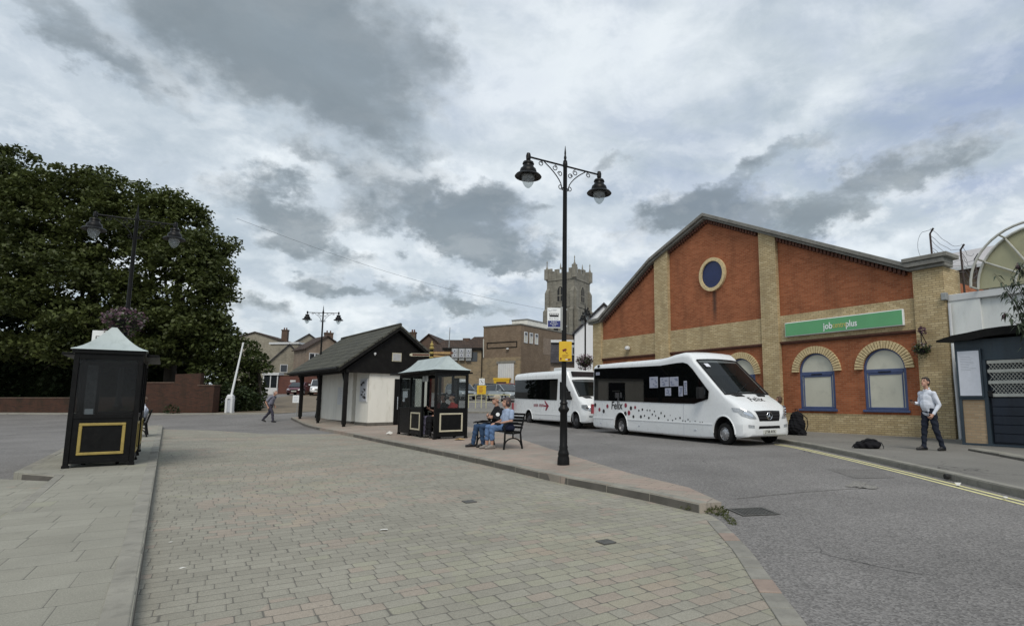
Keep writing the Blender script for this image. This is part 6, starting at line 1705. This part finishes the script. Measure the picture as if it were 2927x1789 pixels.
        if J.get('flat', True):
            co_[:, 2] = np.where(co_[:, 2] < zmin+.018, zmin+.006, co_[:, 2]); so_.data.vertices.foreach_set('co', co_.ravel()); so_.data.update()
        so_.data.polygons.foreach_set('material_index', (centres(so_.data)[:, 2] < zmin+.02).astype(np.int32))
    # hair
    if hair:
        hs = [('e', H(0, .026, .056), (.083, .098, .094), hr), ('e', H(0, .062, .01), (.074, .058, .075), hr)]
        if hair_style == 'bob': hs += [('e', H(-.066, .02, -.005), (.028, .055, .085), hr), ('e', H(.066, .02, -.005), (.028, .055, .085), hr), ('e', H(0, .07, -.03), (.075, .045, .08), hr), ('e', H(0, -.052, .092), (.066, .038, .03), hr)]
        if hair_style == 'long': hs += [('e', H(-.07, .03, -.06), (.03, .055, .13), hr), ('e', H(.07, .03, -.06), (.03, .055, .13), hr), ('e', H(0, .08, -.08), (.08, .045, .15), hr)]
        if hair_style == 'short': hs += [('e', H(0, -.042, .098), (.064, .046, .024), hr)]
        h_ = solid(hs, .008, 2, 'hair'); h_.parent = o; h_.data.materials.clear(); h_.data.materials.append(CL[hair])
        ripple(h_.data, lambda x, y, z: .005*np.sin(x*190+z*60)+.004*np.sin(y*230))
    if cap:
        c_ = [('e', H(0, .012, .075), (.088, .106, .078), hr), ('e', H(0, .012, .06), (.090, .108, .045), hr)]
        for x in (-.05, -.025, 0, .025, .05): c_.append(('c', H(x*.9, -.075, .062), H(x*.8, -.195+abs(x)*.5, .040), .017, .013))
        k_ = solid(c_, .008, 3, 'cap'); k_.parent = o; k_.data.materials.clear(); k_.data.materials.append(CL[cap])
    if top in ('shirt_white',):
        cc = []
        for s in (-1, 1): cc.append(('c', nek+V3((s*.052, .02, .0)), nek+V3((s*.03, -.075, -.045)), .016, .013))
        cc.append(('c', nek+V3((-.05, .035, .012)), nek+V3((.05, .035, .012)), .016, .016))
        c2 = solid(cc, .008, 2, 'collar'); c2.parent = o; c2.data.materials.clear(); c2.data.materials.append(CL[top])
    return o

# standing man with a phone
ph = dict(pelvis=(0, .02, .96), chest=(0, .0, 1.27), neck=(0, -.005, 1.50), head=(0, -.035, 1.64), look=(8, 14), belly=True,
          elL=(.265, .06, 1.10), wrL=(.235, -.10, .875), hdL=(-.15, -.65, -.7), pnL=(-1, 0, -.1), curlL=.9,
          elR=(-.27, .05, 1.12), wrR=(-.15, -.25, 1.14), hdR=(.25, -.95, .10), pnR=(.1, .2, 1), curlR=.8,
          knL=(.12, .07, .50), anL=(.15, .21, .085), toeL=(.17, .06, .035), knR=(-.11, -.04, .50), anR=(-.13, -.07, .085), toeR=(-.16, -.24, .035))
pm = person('standing man in a white shirt and dark jeans looking at his phone', (8.28, 14.07, SZ), -74, ph, 'shirt_white', 'jeans_dark', 'shoe', 'hair_dark')
phn = MB(); phn.M = rotmat(62, 0, 12, (-.115, -.345, 1.18)); phn.box(-.036, .036, -.005, .005, -.07, .08)
pw = Matrix.Translation((8.28, 14.07, SZ)) @ Euler((0, 0, R(-74))).to_matrix().to_4x4()
po = phn.build('mobile_phone', M['black_plastic'], None, bevel=.003); po.matrix_world = pw; po.location = pw.translation; po.rotation_euler = (0, 0, R(-74))
tag(po, 'dark mobile phone held by the man in the white shirt', 'phone')
# walking man
wk = dict(pelvis=(0, .03, .93), chest=(0, -.07, 1.23), neck=(0, -.15, 1.44), head=(0, -.23, 1.55), look=(0, 22),
          elL=(.25, .10, 1.08), wrL=(.23, -.06, .86), elR=(-.24, .12, 1.06), wrR=(-.23, .0, .83), pnL=(-1, 0, 0), pnR=(1, 0, 0),
          knR=(-.10, -.20, .52), anR=(-.10, -.26, .10), toeR=(-.11, -.44, .04), knL=(.10, .13, .50), anL=(.10, .46, .16), toeL=(.11, .33, .045), flat=False)
person('white haired man in a grey t-shirt walking past the toilet block', (-17.15, 30.6, gz(30.6)), 82, wk, 'tee_grey', 'trous_grey', 'shoe', 'hair_white', sleeve='short', vox=.0085)
# seated figures: seat plane at z .44
def seated(**kw):
    d = dict(pelvis=(0, .06, .545), chest=(0, .10, .84), neck=(0, .085, 1.06), head=(0, .05, 1.20), look=(0, 5),
             elL=(.27, .06, .70), wrL=(.12, -.17, .63), elR=(-.27, .06, .70), wrR=(-.12, -.17, .63), hdL=(-.5, -.8, -.1), hdR=(.5, -.8, -.1), pnL=(0, 0, -1), pnR=(0, 0, -1), curlL=.6, curlR=.6,
             knL=(.12, -.40, .53), anL=(.12, -.43, .085), toeL=(.13, -.60, .035), knR=(-.12, -.40, .53), anR=(-.12, -.43, .085), toeR=(-.13, -.60, .035))
    d.update(kw); return d
def on_bench(b, x, y=0.0, z=0.0):
    return tuple(Matrix.Translation(b) @ Euler((0, 0, R(FRZ))).to_matrix().to_4x4() @ V3((x, y, z)))
mn_ = seated(look=(-8, 8), elL=(.25, .0, .72), wrL=(-.04, -.16, .80), elR=(-.26, .0, .72), wrR=(.05, -.20, .76), hdL=(-.9, .1, .1), hdR=(.9, .1, .1), pnL=(0, 1, 0), pnR=(0, 1, 0), curlL=.9, curlR=.9,
             knL=(.11, -.42, .52), anL=(.10, -.36, .085), toeL=(.12, -.53, .035), knR=(-.16, -.44, .52), anR=(-.17, -.52, .085), toeR=(-.19, -.69, .035))
man_b = person('seated man in beige cap and black jacket with folded arms on the bench', on_bench(BN, -.30), FRZ, mn_, 'jacket', 'jeans_mid', 'shoe', 'hair_white', cap='beige')
mb = MB(); mb.lathe([(.004, .006), (.05, .004), (.05, -.004), (.004, -.006)], n=14); bd = mb.build('badge', M['sign_white'], man_b); bd.location = (.262, -.035, .84); bd.rotation_euler = (R(20), R(78), 0)
wm = seated(look=(-6, 4), pelvis=(0, .05, .54), chest=(0, .09, .81), neck=(0, .075, 1.01), head=(0, .045, 1.145), elL=(.26, .06, .68), wrL=(.05, -.20, .625), elR=(-.25, .05, .68), wrR=(-.03, -.26, .62),
            knL=(.10, -.40, .52), anL=(.08, -.38, .085), toeL=(.09, -.55, .03), knR=(-.10, -.42, .52), anR=(-.09, -.44, .085), toeR=(-.10, -.61, .03))
wo_b = person('seated woman in pale blue t-shirt and cropped jeans on the bench', on_bench(BN, .27), FRZ, wm, 'tee_blue', 'jeans_light', 'shoe_grey', 'hair_plum', sleeve='short', cuff='crop', hair_style='bob')
mb = MB(); mb.M = rotmat(0, 0, 0, (0, -.24, .615)); mb.loft([[(-.20, -.05, -.02), (.17, -.06, -.02), (.17, .06, -.02), (-.20, .06, -.02)], [(-.21, -.06, .01), (.18, -.06, .01), (.18, .06, .01), (-.21, .06, .01)], [(-.17, -.03, .03), (.15, -.03, .03), (.15, .03, .03), (-.17, .03, .03)]])
hb = mb.build('handbag', CL['black'], None, bevel=.015); hb.location = on_bench(BN, .27); hb.rotation_euler = (0, 0, R(FRZ)); tag(hb, 'flat black handbag on the lap of the seated woman', 'bag')
mb = MB(); mb.tube([(-.30, -.46, .62), (-.18, -.44, .645), (.12, -.28, .63), (.26, -.1, .60)], [.012, .022, .025, .02], 8)
um = mb.build('folded_umbrella', CL['black'], None, smooth=True); um.location = on_bench(BN, -.30); um.rotation_euler = (0, 0, R(FRZ)); tag(um, 'folded black umbrella across the knees of the man in the cap', 'umbrella')
mb = MB(); mb.loft([[(-.14, -.10, .0), (.14, -.10, 0), (.14, .10, 0), (-.14, .10, 0)], [(-.17, -.11, .08), (.17, -.11, .08), (.17, .11, .08), (-.17, .11, .08)], [(-.12, -.07, .20), (.12, -.07, .20), (.12, .07, .20), (-.12, .07, .20)]])
hb2 = mb.build('shoulder_bag', CL['navy'], None, bevel=.03, smooth=True); hb2.location = on_bench(BN, .60, -.06, .445); hb2.rotation_euler = (0, 0, R(FRZ)); tag(hb2, 'dark navy shoulder bag beside the seated woman on the bench', 'bag')
# in the middle shelter: local frame as the shelter, seat along the back
SRZ = 126.6
def in_shelter(x, y): return tuple(Matrix.Translation((-4.85, 17.82, SZ)) @ Euler((0, 0, R(SRZ))).to_matrix().to_4x4() @ V3((x, y, .085)))
prz = SRZ+180
rm = seated(look=(15, 18), belly=True, elL=(.27, .0, .72), wrL=(.10, -.24, .66), elR=(-.27, .0, .72), wrR=(-.08, -.24, .66), knL=(.13, -.40, .52), knR=(-.13, -.40, .52))
for k in ('anL', 'anR'): rm[k] = (rm[k][0], rm[k][1], .0)
for k in ('toeL', 'toeR'): rm[k] = (rm[k][0], rm[k][1], -.05)
def lower(d):
    d = dict(d)
    for k in ('anL', 'anR'): d[k] = (d[k][0], d[k][1], .0)
    for k in ('toeL', 'toeR'): d[k] = (d[k][0], d[k][1], -.05)
    return d
person('man in a coral red shirt and navy cap sitting inside the middle shelter', in_shelter(.42, -.66), prz, rm, 'red', 'navy', 'shoe', 'hair_dark', sleeve='short', cap='navy')
w1_ = lower(seated(look=(-5, 28), head=(0, .03, 1.17), elL=(.24, .02, .70), wrL=(.07, -.23, .80), elR=(-.24, .02, .70), wrR=(-.06, -.23, .80), hdL=(-.2, -.7, .5), hdR=(.2, -.7, .5), pnL=(-.3, .3, .8), pnR=(.3, .3, .8)))
sp_ = in_shelter(1.52, -.62)
person('woman with long brown hair and lilac trousers looking at her phone in the shelter', sp_, prz, w1_, 'maroon', 'lilac', 'shoe', 'hair_brown', sleeve='short', hair_style='long')
p2 = MB(); p2.M = rotmat(50, 0, 0, (0, -.32, .87)); p2.box(-.035, .035, -.005, .005, -.07, .07)
q2 = p2.build('mobile_phone', M['black_plastic'], None); q2.location = sp_; q2.rotation_euler = (0, 0, R(prz)); tag(q2, 'mobile phone in the hands of the woman in the shelter', 'phone')
person('person dressed in black with dark hair at the shelter entrance', in_shelter(1.0, -.60), prz, lower(seated(look=(35, 10))), 'black', 'black', 'shoe', 'hair_dark', hair_style='bob')
# behind the left shelter
person('person in a white t-shirt with blue print on the bench behind the left shelter', tuple(V3(on_bench((-15.28, 19.4, SZ), .30))), FRZ, seated(look=(-20, 5), head=(0, .06, 1.18)), 'shirt_white', 'black', 'shoe_grey', 'hair_brown', sleeve='short', hair_style='bob')
# by the front of the dotted bus
sx_, sy_ = 6.72, 20.6
cr = seated(look=(-35, 10))
sb = MB().box(-.30, .30, -.16, .20, 0, .44).build('suitcase', CL['black'], None, (sx_, sy_, SZ), -70, bevel=.04); tag(sb, 'black case under the person in the striped top', 'case')
sp2 = person('person in a navy and white striped top sitting behind the dotted minibus', (sx_, sy_, SZ), -70, cr, 'navy', 'jeans_dark', 'shoe', 'hair_brown', hair_style='bob')
st_ = [c for c in COL.objects if c.parent == sp2 and c.name.startswith('shirt')][0]
st_.data.materials.append(CL['shirt_white'])
for p in st_.data.polygons:
    if (p.center.z*11) % 1 < .32: p.material_index = 1
# bags
def rucksack(name, label, loc, rz, w, d, h, lying=False):
    o = empty(name, loc, rz, label, 'bag')
    e = []
    mr = Matrix.Identity(3)
    e = [('e', (0, 0, h*.42), (w*.52, d*.55, h*.46), mr), ('e', (0, -d*.35, h*.30), (w*.40, d*.38, h*.28), mr), ('e', (0, .02, h*.74), (w*.40, d*.46, h*.26), mr), ('c', (-w*.3, 0, .05), (w*.3, 0, .05), d*.42, d*.42)]
    b = solid(e, .014, 3, 'body'); b.parent = o; b.data.materials.clear(); b.data.materials.append(CL['black'])
    ripple(b.data, lambda x, y, z: .008*np.sin(x*40+z*25)+.006*np.sin(z*60+y*30))
    s = MB()
    for x in (-w*.25, w*.25): s.tube([(x, d*.3, h*.85), (x*1.2, d*.75, h*.7), (x*1.3, d*.8, h*.4), (x*1.2, d*.45, .06)], .018, 6)
    s.tube([(-w*.1, 0, h*.96), (-w*.07, .0, h*1.08), (w*.07, 0, h*1.08), (w*.1, 0, h*.96)], .015, 6)
    s.build('straps', M['black_plastic'], o, smooth=True)
    return o, b
o, b = rucksack('rucksack', 'big black rucksack standing on the footway by the dotted minibus', (7.18, 20.05, SZ), -60, .62, .40, .82)
o = empty('rucksack', (7.02, 14.66, SZ), -12, 'slumped black rucksack lying alone on the right footway', 'bag')
I_ = Matrix.Identity(3)
b = solid([('e', (.05, 0, .10), (.25, .17, .145), I_), ('e', (-.14, .0, .08), (.18, .14, .10), I_), ('e', (.17, -.03, .09), (.14, .15, .11), I_), ('e', (-.26, -.02, .05), (.09, .08, .055), I_), ('c', (.0, -.13, .07), (.18, -.13, .07), .065, .06)], .013, 3, 'body')
b.parent = o; b.data.materials.clear(); b.data.materials.append(CL['black'])
ripple(b.data, lambda x, y, z: .007*np.sin(x*38+z*30)+.006*np.sin(z*55+y*30+x*11))
c_ = coords(b.data); c_[:, 2] = np.maximum(c_[:, 2], .004); b.data.vertices.foreach_set('co', c_.ravel()); b.data.update()
mb = MB(); mb.tube([(-.16, -.10, .15), (-.04, -.14, .235), (.12, -.13, .235), (.22, -.10, .17)], .014, 6); mb.tube([(.24, -.04, .17), (.31, -.08, .15), (.35, -.10, .06), (.34, -.12, .012)], .012, 6); mb.tube([(-.2, .05, .12), (-.3, .08, .09), (-.36, .03, .02)], .011, 6)
mb.build('straps', M['black_plastic'], o, smooth=True)
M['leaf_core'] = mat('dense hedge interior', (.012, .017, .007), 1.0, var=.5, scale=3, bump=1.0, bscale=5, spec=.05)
# ------------------------------------------------------------------ trees and plants
def tree(name, label, loc, trunk_h, lobes, leaf_m, n_leaf, size, seed, trunk_r=.4, group=None):
    """lobes: (x, y, z, rx, ry, rz) relative to loc; leaves sit in clumps towards the outside of each lobe"""
    o = empty(name, loc, 0, label, 'tree', group)
    rg = np.random.default_rng(seed)
    t = MB()
    top = max(l[2] for l in lobes)
    t.tube([(0, 0, -.4), (.05, 0, trunk_h*.3), (-.05, .05, trunk_h*.7), (.0, 0, trunk_h), (.1, .1, top*.75)], [trunk_r*1.5, trunk_r, trunk_r*.85, trunk_r*.75, trunk_r*.25], 12)
    o_t = t.build('trunk', M['bark'], o, smooth=True)
    b = MB()
    for l in lobes:
        c = V3(l[:3]); s = V3((0, 0, trunk_h*rg.uniform(.7, 1.15)))
        m1 = s.lerp(c, .5)+V3((rg.normal()*.3, rg.normal()*.3, -.4))
        b.tube([tuple(s), tuple(m1), tuple(c)], [trunk_r*.38, trunk_r*.22, trunk_r*.08], 6)
        for k in range(3):
            e = c+V3((rg.normal()*l[3]*.45, rg.normal()*l[4]*.45, rg.normal()*l[5]*.45)); b.tube([tuple(m1.lerp(c, .6)), tuple(e)], [trunk_r*.10, trunk_r*.03], 5)
    b.build('limbs', M['bark'], o, smooth=True)
    Ps = []
    subs = []                                    # boughs: flattened clumps over the face of each lobe
    for l in lobes:
        c = np.array(l[:3]); r = np.array(l[3:6]); subs.append((*c, *(r*.78))); subs.append((*(c+np.array([0, .8, -.2])), *(r*.6)))
        for k in range(11):
            d = rg.normal(size=3); d /= np.linalg.norm(d); d[2] = d[2]*.9+.05
            f = rg.uniform(.30, .46); subs.append((*(c+d*r*rg.uniform(.66, .86)), r[0]*f, r[1]*f, r[2]*f*.72))
    vol = np.array([l[3]*l[4]+l[4]*l[5]+l[3]*l[5] for l in subs]); vol = vol/vol.sum()
    per = 22
    for l, f in zip(subs, vol):
        nc = max(5, int(n_leaf*f/per))
        d = rg.normal(size=(nc, 3)); d /= np.linalg.norm(d, axis=1)[:, None]; d[:, 2] = d[:, 2]*.85+.22
        r = rg.uniform(.62, 1.05, nc)[:, None]
        cc = d*r*np.array(l[3:6])+np.array(l[:3])
        off = rg.normal(size=(nc, per, 3))*np.array([1, 1, .5])*.27
        off[:, :, 2] -= np.abs(off[:, :, 0])*.25
        Ps.append((cc[:, None, :]+off).reshape(-1, 3))
    P = np.concatenate(Ps)
    leaf_obj('crown', leaf_cards(P, size, rg, .55, .62, .5), leaf_m, o)
    return o
LB = M['leaf_big']
gt = gz(41)
GT = 'big trees along the left wall'
def T3(cx, lst): return [(x-cx, y-41, z-gt, a, b, c) for x, y, z, a, b, c in lst]
tree('broadleaf_tree', 'tallest dark broadleaf tree at the left edge of the photo', (-44.5, 41, gt), 5.0, T3(-44.5, [
    (-45, 41, 18.0, 3.2, 3.2, 2.6), (-42, 40, 16.6, 3.0, 3, 2.2), (-47, 41, 13.5, 3.6, 3.5, 3), (-42.5, 39.5, 13, 3.6, 3.4, 2.6), (-45, 38.5, 9.6, 3.8, 3.2, 2.6), (-41, 38.6, 9.2, 3.2, 3, 2.2), (-48.5, 40, 8.8, 3.2, 3, 2.6), (-44, 38.5, 5.9, 3.4, 2.8, 1.6), (-49, 42, 17, 3, 3, 2.5)]), LB, 43000, .31, 5, .5, GT)
tree('broadleaf_tree', 'middle dark broadleaf tree behind the gold trimmed shelter', (-36.8, 41, gt), 5.0, T3(-36.8, [
    (-38.3, 41, 17.2, 2.4, 2.6, 2.0), (-36, 41, 15.9, 2.6, 2.6, 2.0), (-39.6, 40, 14.3, 3, 3, 2.2), (-34.6, 40, 13.6, 2.6, 2.6, 2.1), (-38, 39, 11.2, 3.2, 2.8, 2.2), (-34.6, 39, 10.0, 3.0, 2.8, 2.3), (-37.6, 38.3, 7.8, 3.2, 2.6, 1.9), (-34, 38.2, 6.6, 3, 2.6, 1.8), (-38.6, 38.4, 5.0, 2.8, 2.2, 1.3), (-35.2, 38.2, 4.6, 2.6, 2.2, 1.2)]), LB, 43000, .30, 6, .45, GT)
tree('broadleaf_tree', 'right hand dark broadleaf tree with sky to its right', (-30.4, 41, gt), 4.6, T3(-29.9, [
    (-31.9, 41, 15.6, 2.0, 2.2, 1.8), (-29.8, 41, 14.2, 2.2, 2.3, 1.8), (-27.9, 40.6, 12.3, 1.9, 2.2, 1.8), (-32, 40, 12.6, 2.5, 2.5, 2), (-29.2, 39.6, 10.9, 2.6, 2.6, 2), (-26.9, 40, 10.0, 1.8, 2, 1.9), (-31.3, 39, 8.8, 2.6, 2.5, 2), (-27.3, 39.4, 7.9, 2.3, 2.3, 2.0), (-30.4, 38.6, 6.2, 2.5, 2.3, 1.7), (-26.7, 39.2, 6.0, 2.1, 2.2, 1.7), (-28.8, 38.7, 4.6, 2.5, 2.2, 1.3), (-32.5, 38.6, 4.4, 2.2, 2.2, 1.2)]), LB, 43000, .29, 7, .42, GT)
iv = empty('ivy_hedge', (-24.9, 39.5, gz(39.5)), 0, 'overgrown ivy clad hedge at the car park entrance', 'hedge')
def blob_leaves(lobes, n, size, seed, droop=.5):
    rg = np.random.default_rng(seed); out = []
    w = np.array([l[3]*l[5] for l in lobes]); w = w/w.sum()
    for l, f in zip(lobes, w):
        k = int(n*f); d = rg.normal(size=(k, 3)); d /= np.linalg.norm(d, axis=1)[:, None]
        out.append(leaf_cards(d*rg.uniform(.72, 1.04, k)[:, None]*np.array(l[3:6])+np.array(l[:3]), size, rg, .5, .65, droop))
    return out
gi = gz(39.5)
leaf_obj('foliage', blob_leaves([(a_, b_, c_-gi, d_, e_, f_) for a_, b_, c_, d_, e_, f_ in [(-1.3, 0, 4.9, 1.5, 1.5, 1.35), (.2, .3, 4.5, 1.3, 1.5, 1.2), (1.05, .5, 4.0, .9, 1.3, .75), (1.7, .6, 3.5, .6, 1.0, .4), (-1.6, .2, 3.0, 1.5, 1.5, 1.6), (.1, .6, 2.6, 1.3, 1.5, 1.5), (.7, 1.2, 1.8, .8, 1.3, 1.3), (-.9, 1.0, 1.4, 1.8, 1.3, 1.1)]], 9000, .25, 51), M['leaf_ivy'], iv)
mb = MB()
for x in (-1.6, .2, 1.2): mb.tube([(x, 1.2, -.3), (x+.2, .8, 2.2), (x-.1, .5, 4.2)], [.16, .12, .05], 6)
mb.build('stems', M['bark'], iv)
sb_ = empty('low_shrub', (-24.4, 38.0, gz(38.0)), 0, 'low dark green shrub beside the barrier', 'shrub')
leaf_obj('foliage', blob_leaves([(-.4, .2, .9, 1.2, .9, 1.1), (.9, .5, .8, 1.0, .8, .9), (1.6, .9, .6, .6, .6, .6)], 1700, .22, 52), M['leaf_dark'], sb_)
sb2 = empty('low_shrub', (-29.5, 35.8, gz(36)), 0, 'straggly low plants at the foot of the garden wall', 'shrub')
leaf_obj('foliage', blob_leaves([(0, 0, .2, .9, .25, .3), (1.4, 0, .15, .6, .2, .25), (3.2, .1, .25, .5, .25, .35)], 500, .14, 53), M['leaf_dark'], sb2)
# garden walls
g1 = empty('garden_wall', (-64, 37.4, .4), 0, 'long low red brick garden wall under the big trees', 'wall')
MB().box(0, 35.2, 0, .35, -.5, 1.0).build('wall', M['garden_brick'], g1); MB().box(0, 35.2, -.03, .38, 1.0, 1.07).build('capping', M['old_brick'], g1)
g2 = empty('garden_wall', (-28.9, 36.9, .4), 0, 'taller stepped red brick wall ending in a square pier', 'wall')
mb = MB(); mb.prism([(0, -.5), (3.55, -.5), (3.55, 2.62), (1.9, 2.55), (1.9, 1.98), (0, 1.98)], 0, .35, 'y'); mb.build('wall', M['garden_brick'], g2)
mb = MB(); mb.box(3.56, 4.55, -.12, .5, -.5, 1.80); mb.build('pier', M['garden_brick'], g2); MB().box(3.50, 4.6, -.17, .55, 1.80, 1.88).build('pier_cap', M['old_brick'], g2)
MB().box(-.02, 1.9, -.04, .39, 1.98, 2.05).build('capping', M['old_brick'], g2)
# back hedge mass closing the view under the trees
hg = empty('hedge', (-64, 43.5, 1.0), 0, 'dark evergreen hedge behind the low garden wall', 'hedge')
rgx = np.random.default_rng(5)
leaf_obj('foliage', blob_leaves([(x, rgx.uniform(-1, 1), rgx.uniform(1.2, 5.6), 2.4, 1.4, 2.7) for x in np.arange(0, 34.2, .85)], 34000, .40, 54), M['leaf_dark'], hg)
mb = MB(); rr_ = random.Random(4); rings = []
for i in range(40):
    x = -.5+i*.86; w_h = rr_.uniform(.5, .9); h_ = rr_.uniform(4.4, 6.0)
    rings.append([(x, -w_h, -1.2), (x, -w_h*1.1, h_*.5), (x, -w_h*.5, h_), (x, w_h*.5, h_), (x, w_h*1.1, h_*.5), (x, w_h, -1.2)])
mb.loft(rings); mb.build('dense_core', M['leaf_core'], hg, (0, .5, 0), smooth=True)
# buddleia at the edge of the picture, arching over from the right
bu = empty('buddleia', tuple(Matrix.Translation(FA) @ Euler((0, 0, R(FRZ))).to_matrix().to_4x4() @ V3((8.75, -2.62, .118))), FRZ, 'tall buddleia with drooping grey green leaves in front of the kiosk', 'plant')
rb = random.Random(9); st_m = MB(); LV = []; fl_ = []
for k in range(34):
    ht = rb.uniform(2.3, 4.6); reach = rb.uniform(-.3, 1.15)*(.55+.45*ht/4.6)
    p0 = V3((rb.uniform(-.25, .25), rb.uniform(-.2, .2), 0)); p2_ = V3((-reach, rb.uniform(-.55, .15), ht)); p1 = p0.lerp(p2_, .6)+V3((reach*.35, 0, .55))
    pts = [p0*(1-f)**2+p1*2*f*(1-f)+p2_*f*f for f in [i/10 for i in range(11)]]
    st_m.tube([tuple(p) for p in pts], [.018-.0014*i for i in range(11)], 5)
    n = 12 if k % 3 else 20
    for j in range(n):
        f = rb.uniform(.42, 1.0) if k % 2 else rb.uniform(.7, 1.0)
        q_ = f*10; i = min(int(q_), 9); c = pts[i].lerp(pts[i+1], q_-i)
        for s in range(2):
            b_ = rb.uniform(0, 2*pi); dr = V3((math.cos(b_), math.sin(b_), rb.uniform(-.9, .1))).normalized(); ln = rb.uniform(.14, .27)
            w = dr.cross(V3((0, 0, 1))).normalized()*ln*.15
            m = c+dr*ln*.5+V3((0, 0, .03)); e = c+dr*ln+V3((0, 0, -.07))
            LV.append([tuple(c), tuple(m+w), tuple(e), tuple(m-w)])
    if k % 4 == 0:
        fl_ = []
        for j in range(44):
            q_ = p2_+V3((-.05, 0, -.14))*rb.random()+V3((rb.gauss(0, .02), rb.gauss(0, .02), rb.gauss(0, .02))); fl_.append([tuple(q_+V3((rb.gauss(0, .012), rb.gauss(0, .012), rb.gauss(0, .012)))) for _ in range(4)])
        leaf_obj('flower_spike', np.array(fl_).reshape(-1, 3), M['petal_mauve'], bu)
st_m.build('stems', M['bark'], bu, smooth=True)
leaf_obj('leaves', np.array(LV).reshape(-1, 3), M['leaf_bud'], bu)

# ------------------------------------------------------------------ church tower
ct = empty('church_tower', (-3.4, 112.9, 3.0), 0, 'grey flint church tower with battlements and pinnacles', 'church tower')
TA = 62.0
ct.rotation_euler = (0, 0, R(TA))          # local x runs back to the right, y back to the left
S = 6.6; HT = 22.6
mb = MB(); mb.box(0, S, 0, S, -4, HT); mb.build('wall', M['tower_stone'], ct)
mb = MB()
for z in (11.0, 17.0, HT): mb.box(-.12, S+.12, -.12, S+.12, z, z+.28)
mb.build('string_course', M['pale_stone'], ct)
mb = MB()
z0, z1, z2 = HT+.28, HT+1.5, HT+2.6
for a in range(4):
    mb.M = Matrix.Translation((S/2, S/2, 0)) @ Matrix.Rotation(a*pi/2, 4, 'Z') @ Matrix.Translation((-S/2, -S/2, 0))
    mb.box(-.08+.001*a, S+.08-.35, -.08, .27, z0, z1)
    for k in range(4):
        x = .15+k*1.7; mb.box(x, x+1.05, -.075, .265, z1, z2-.25*(k % 2))
mb.build('battlements', M['tower_stone'], ct)
for x, y in ((0, 0), (S, 0), (0, S), (S, S)):
    mb = MB(); mb.box(x-.42, x+.42, y-.42, y+.42, z0, z2+.35 if (x, y) == (0, 0) else z2-.1)
    zt_ = z2+.35 if (x, y) == (0, 0) else z2-.1
    mb.lathe([(.26, 0), (.22, .3), (.12, .5), (.07, 1.3), (.13, 1.45), (.02, 1.9)], (x, y, zt_), 6); mb.build('pinnacle', M['pale_stone'], ct)
mb = MB()
for x, y in ((S/2, 0), (0, S/2)): mb.lathe([(.2, 0), (.15, .4), (.03, 1.3)], (x, y, z2-.3), 6)
mb.build('small_pinnacles', M['pale_stone'], ct)
for (x, y) in ((0, 0), (S, 0), (0, S)):
    mb = MB()
    for zt_, w in ((20.6, .5), (16.8, .9), (11.0, 1.35)):
        for (dx_, dy_) in ((1, 0), (0, 1)):
            sx = -1 if x == 0 else 1; sy = -1 if y == 0 else 1
            if dx_: a, b = sorted((x, x+sx*w)); c, d_ = sorted((y-sy*.75, y+sy*.02)); 
            else: a, b = sorted((x-sx*.75, x+sx*.02)); c, d_ = sorted((y, y+sy*w))
            mb.box(a+.003*w, b, c, d_-.003*w, -4, zt_-.5)
            if dx_: mb.prism([(x, zt_-.5), (x+sx*w, zt_-.5), (x, zt_+.4)], c+.01, d_-.01, 'y')
            else: mb.prism([(y, zt_-.5), (y+sy*w, zt_-.5), (y, zt_+.4)], a+.01, b-.01, 'x')
    mb.build('buttress', M['tower_stone'], ct)
for face in (0, 1):
    def AP_(cx, zb, hw, zs, hh): return [(cx-hw, zb), (cx+hw, zb)]+[(cx+hw*math.cos(pi*k/10)*(1-.12*math.sin(pi*k/10)), zs+hh*math.sin(pi*k/10)) for k in range(11)]
    ax = 'y' if face == 0 else 'x'
    f = MB(); f.prism(AP_(S/2, 18.0, .85, 20.4, 1.2), -.10, .1, ax); wv_ = f.build('belfry_window', M['pale_stone'], ct)
    d2 = MB(); d2.prism(AP_(S/2, 18.2, .66, 20.3, 1.0), -.13, .1, ax); d2.build('opening', M['grate_dark'], wv_)
    t_ = MB(); t_.prism([(S/2-.09, 18.2), (S/2+.09, 18.2), (S/2+.09, 21.1), (S/2-.09, 21.1)], -.17, .1, ax); t_.prism([(S/2-.66, 19.3), (S/2+.66, 19.3), (S/2+.66, 19.45), (S/2-.66, 19.45)], -.165, .1, ax); t_.build('tracery', M['pale_stone'], wv_)
    l_ = MB(); l_.prism(AP_(S/2+1.0, 9.0, .5, 13.4, .8), -.07, .1, ax); l_.build('lancet', M['grate_dark'], ct)
MB().tube([(S*.5, S*.5, HT), (S*.5, S*.5, HT+9.5)], .06, 6).build('flagpole', M['sign_white'], ct)

bpy.data.scenes.remove(TMP)
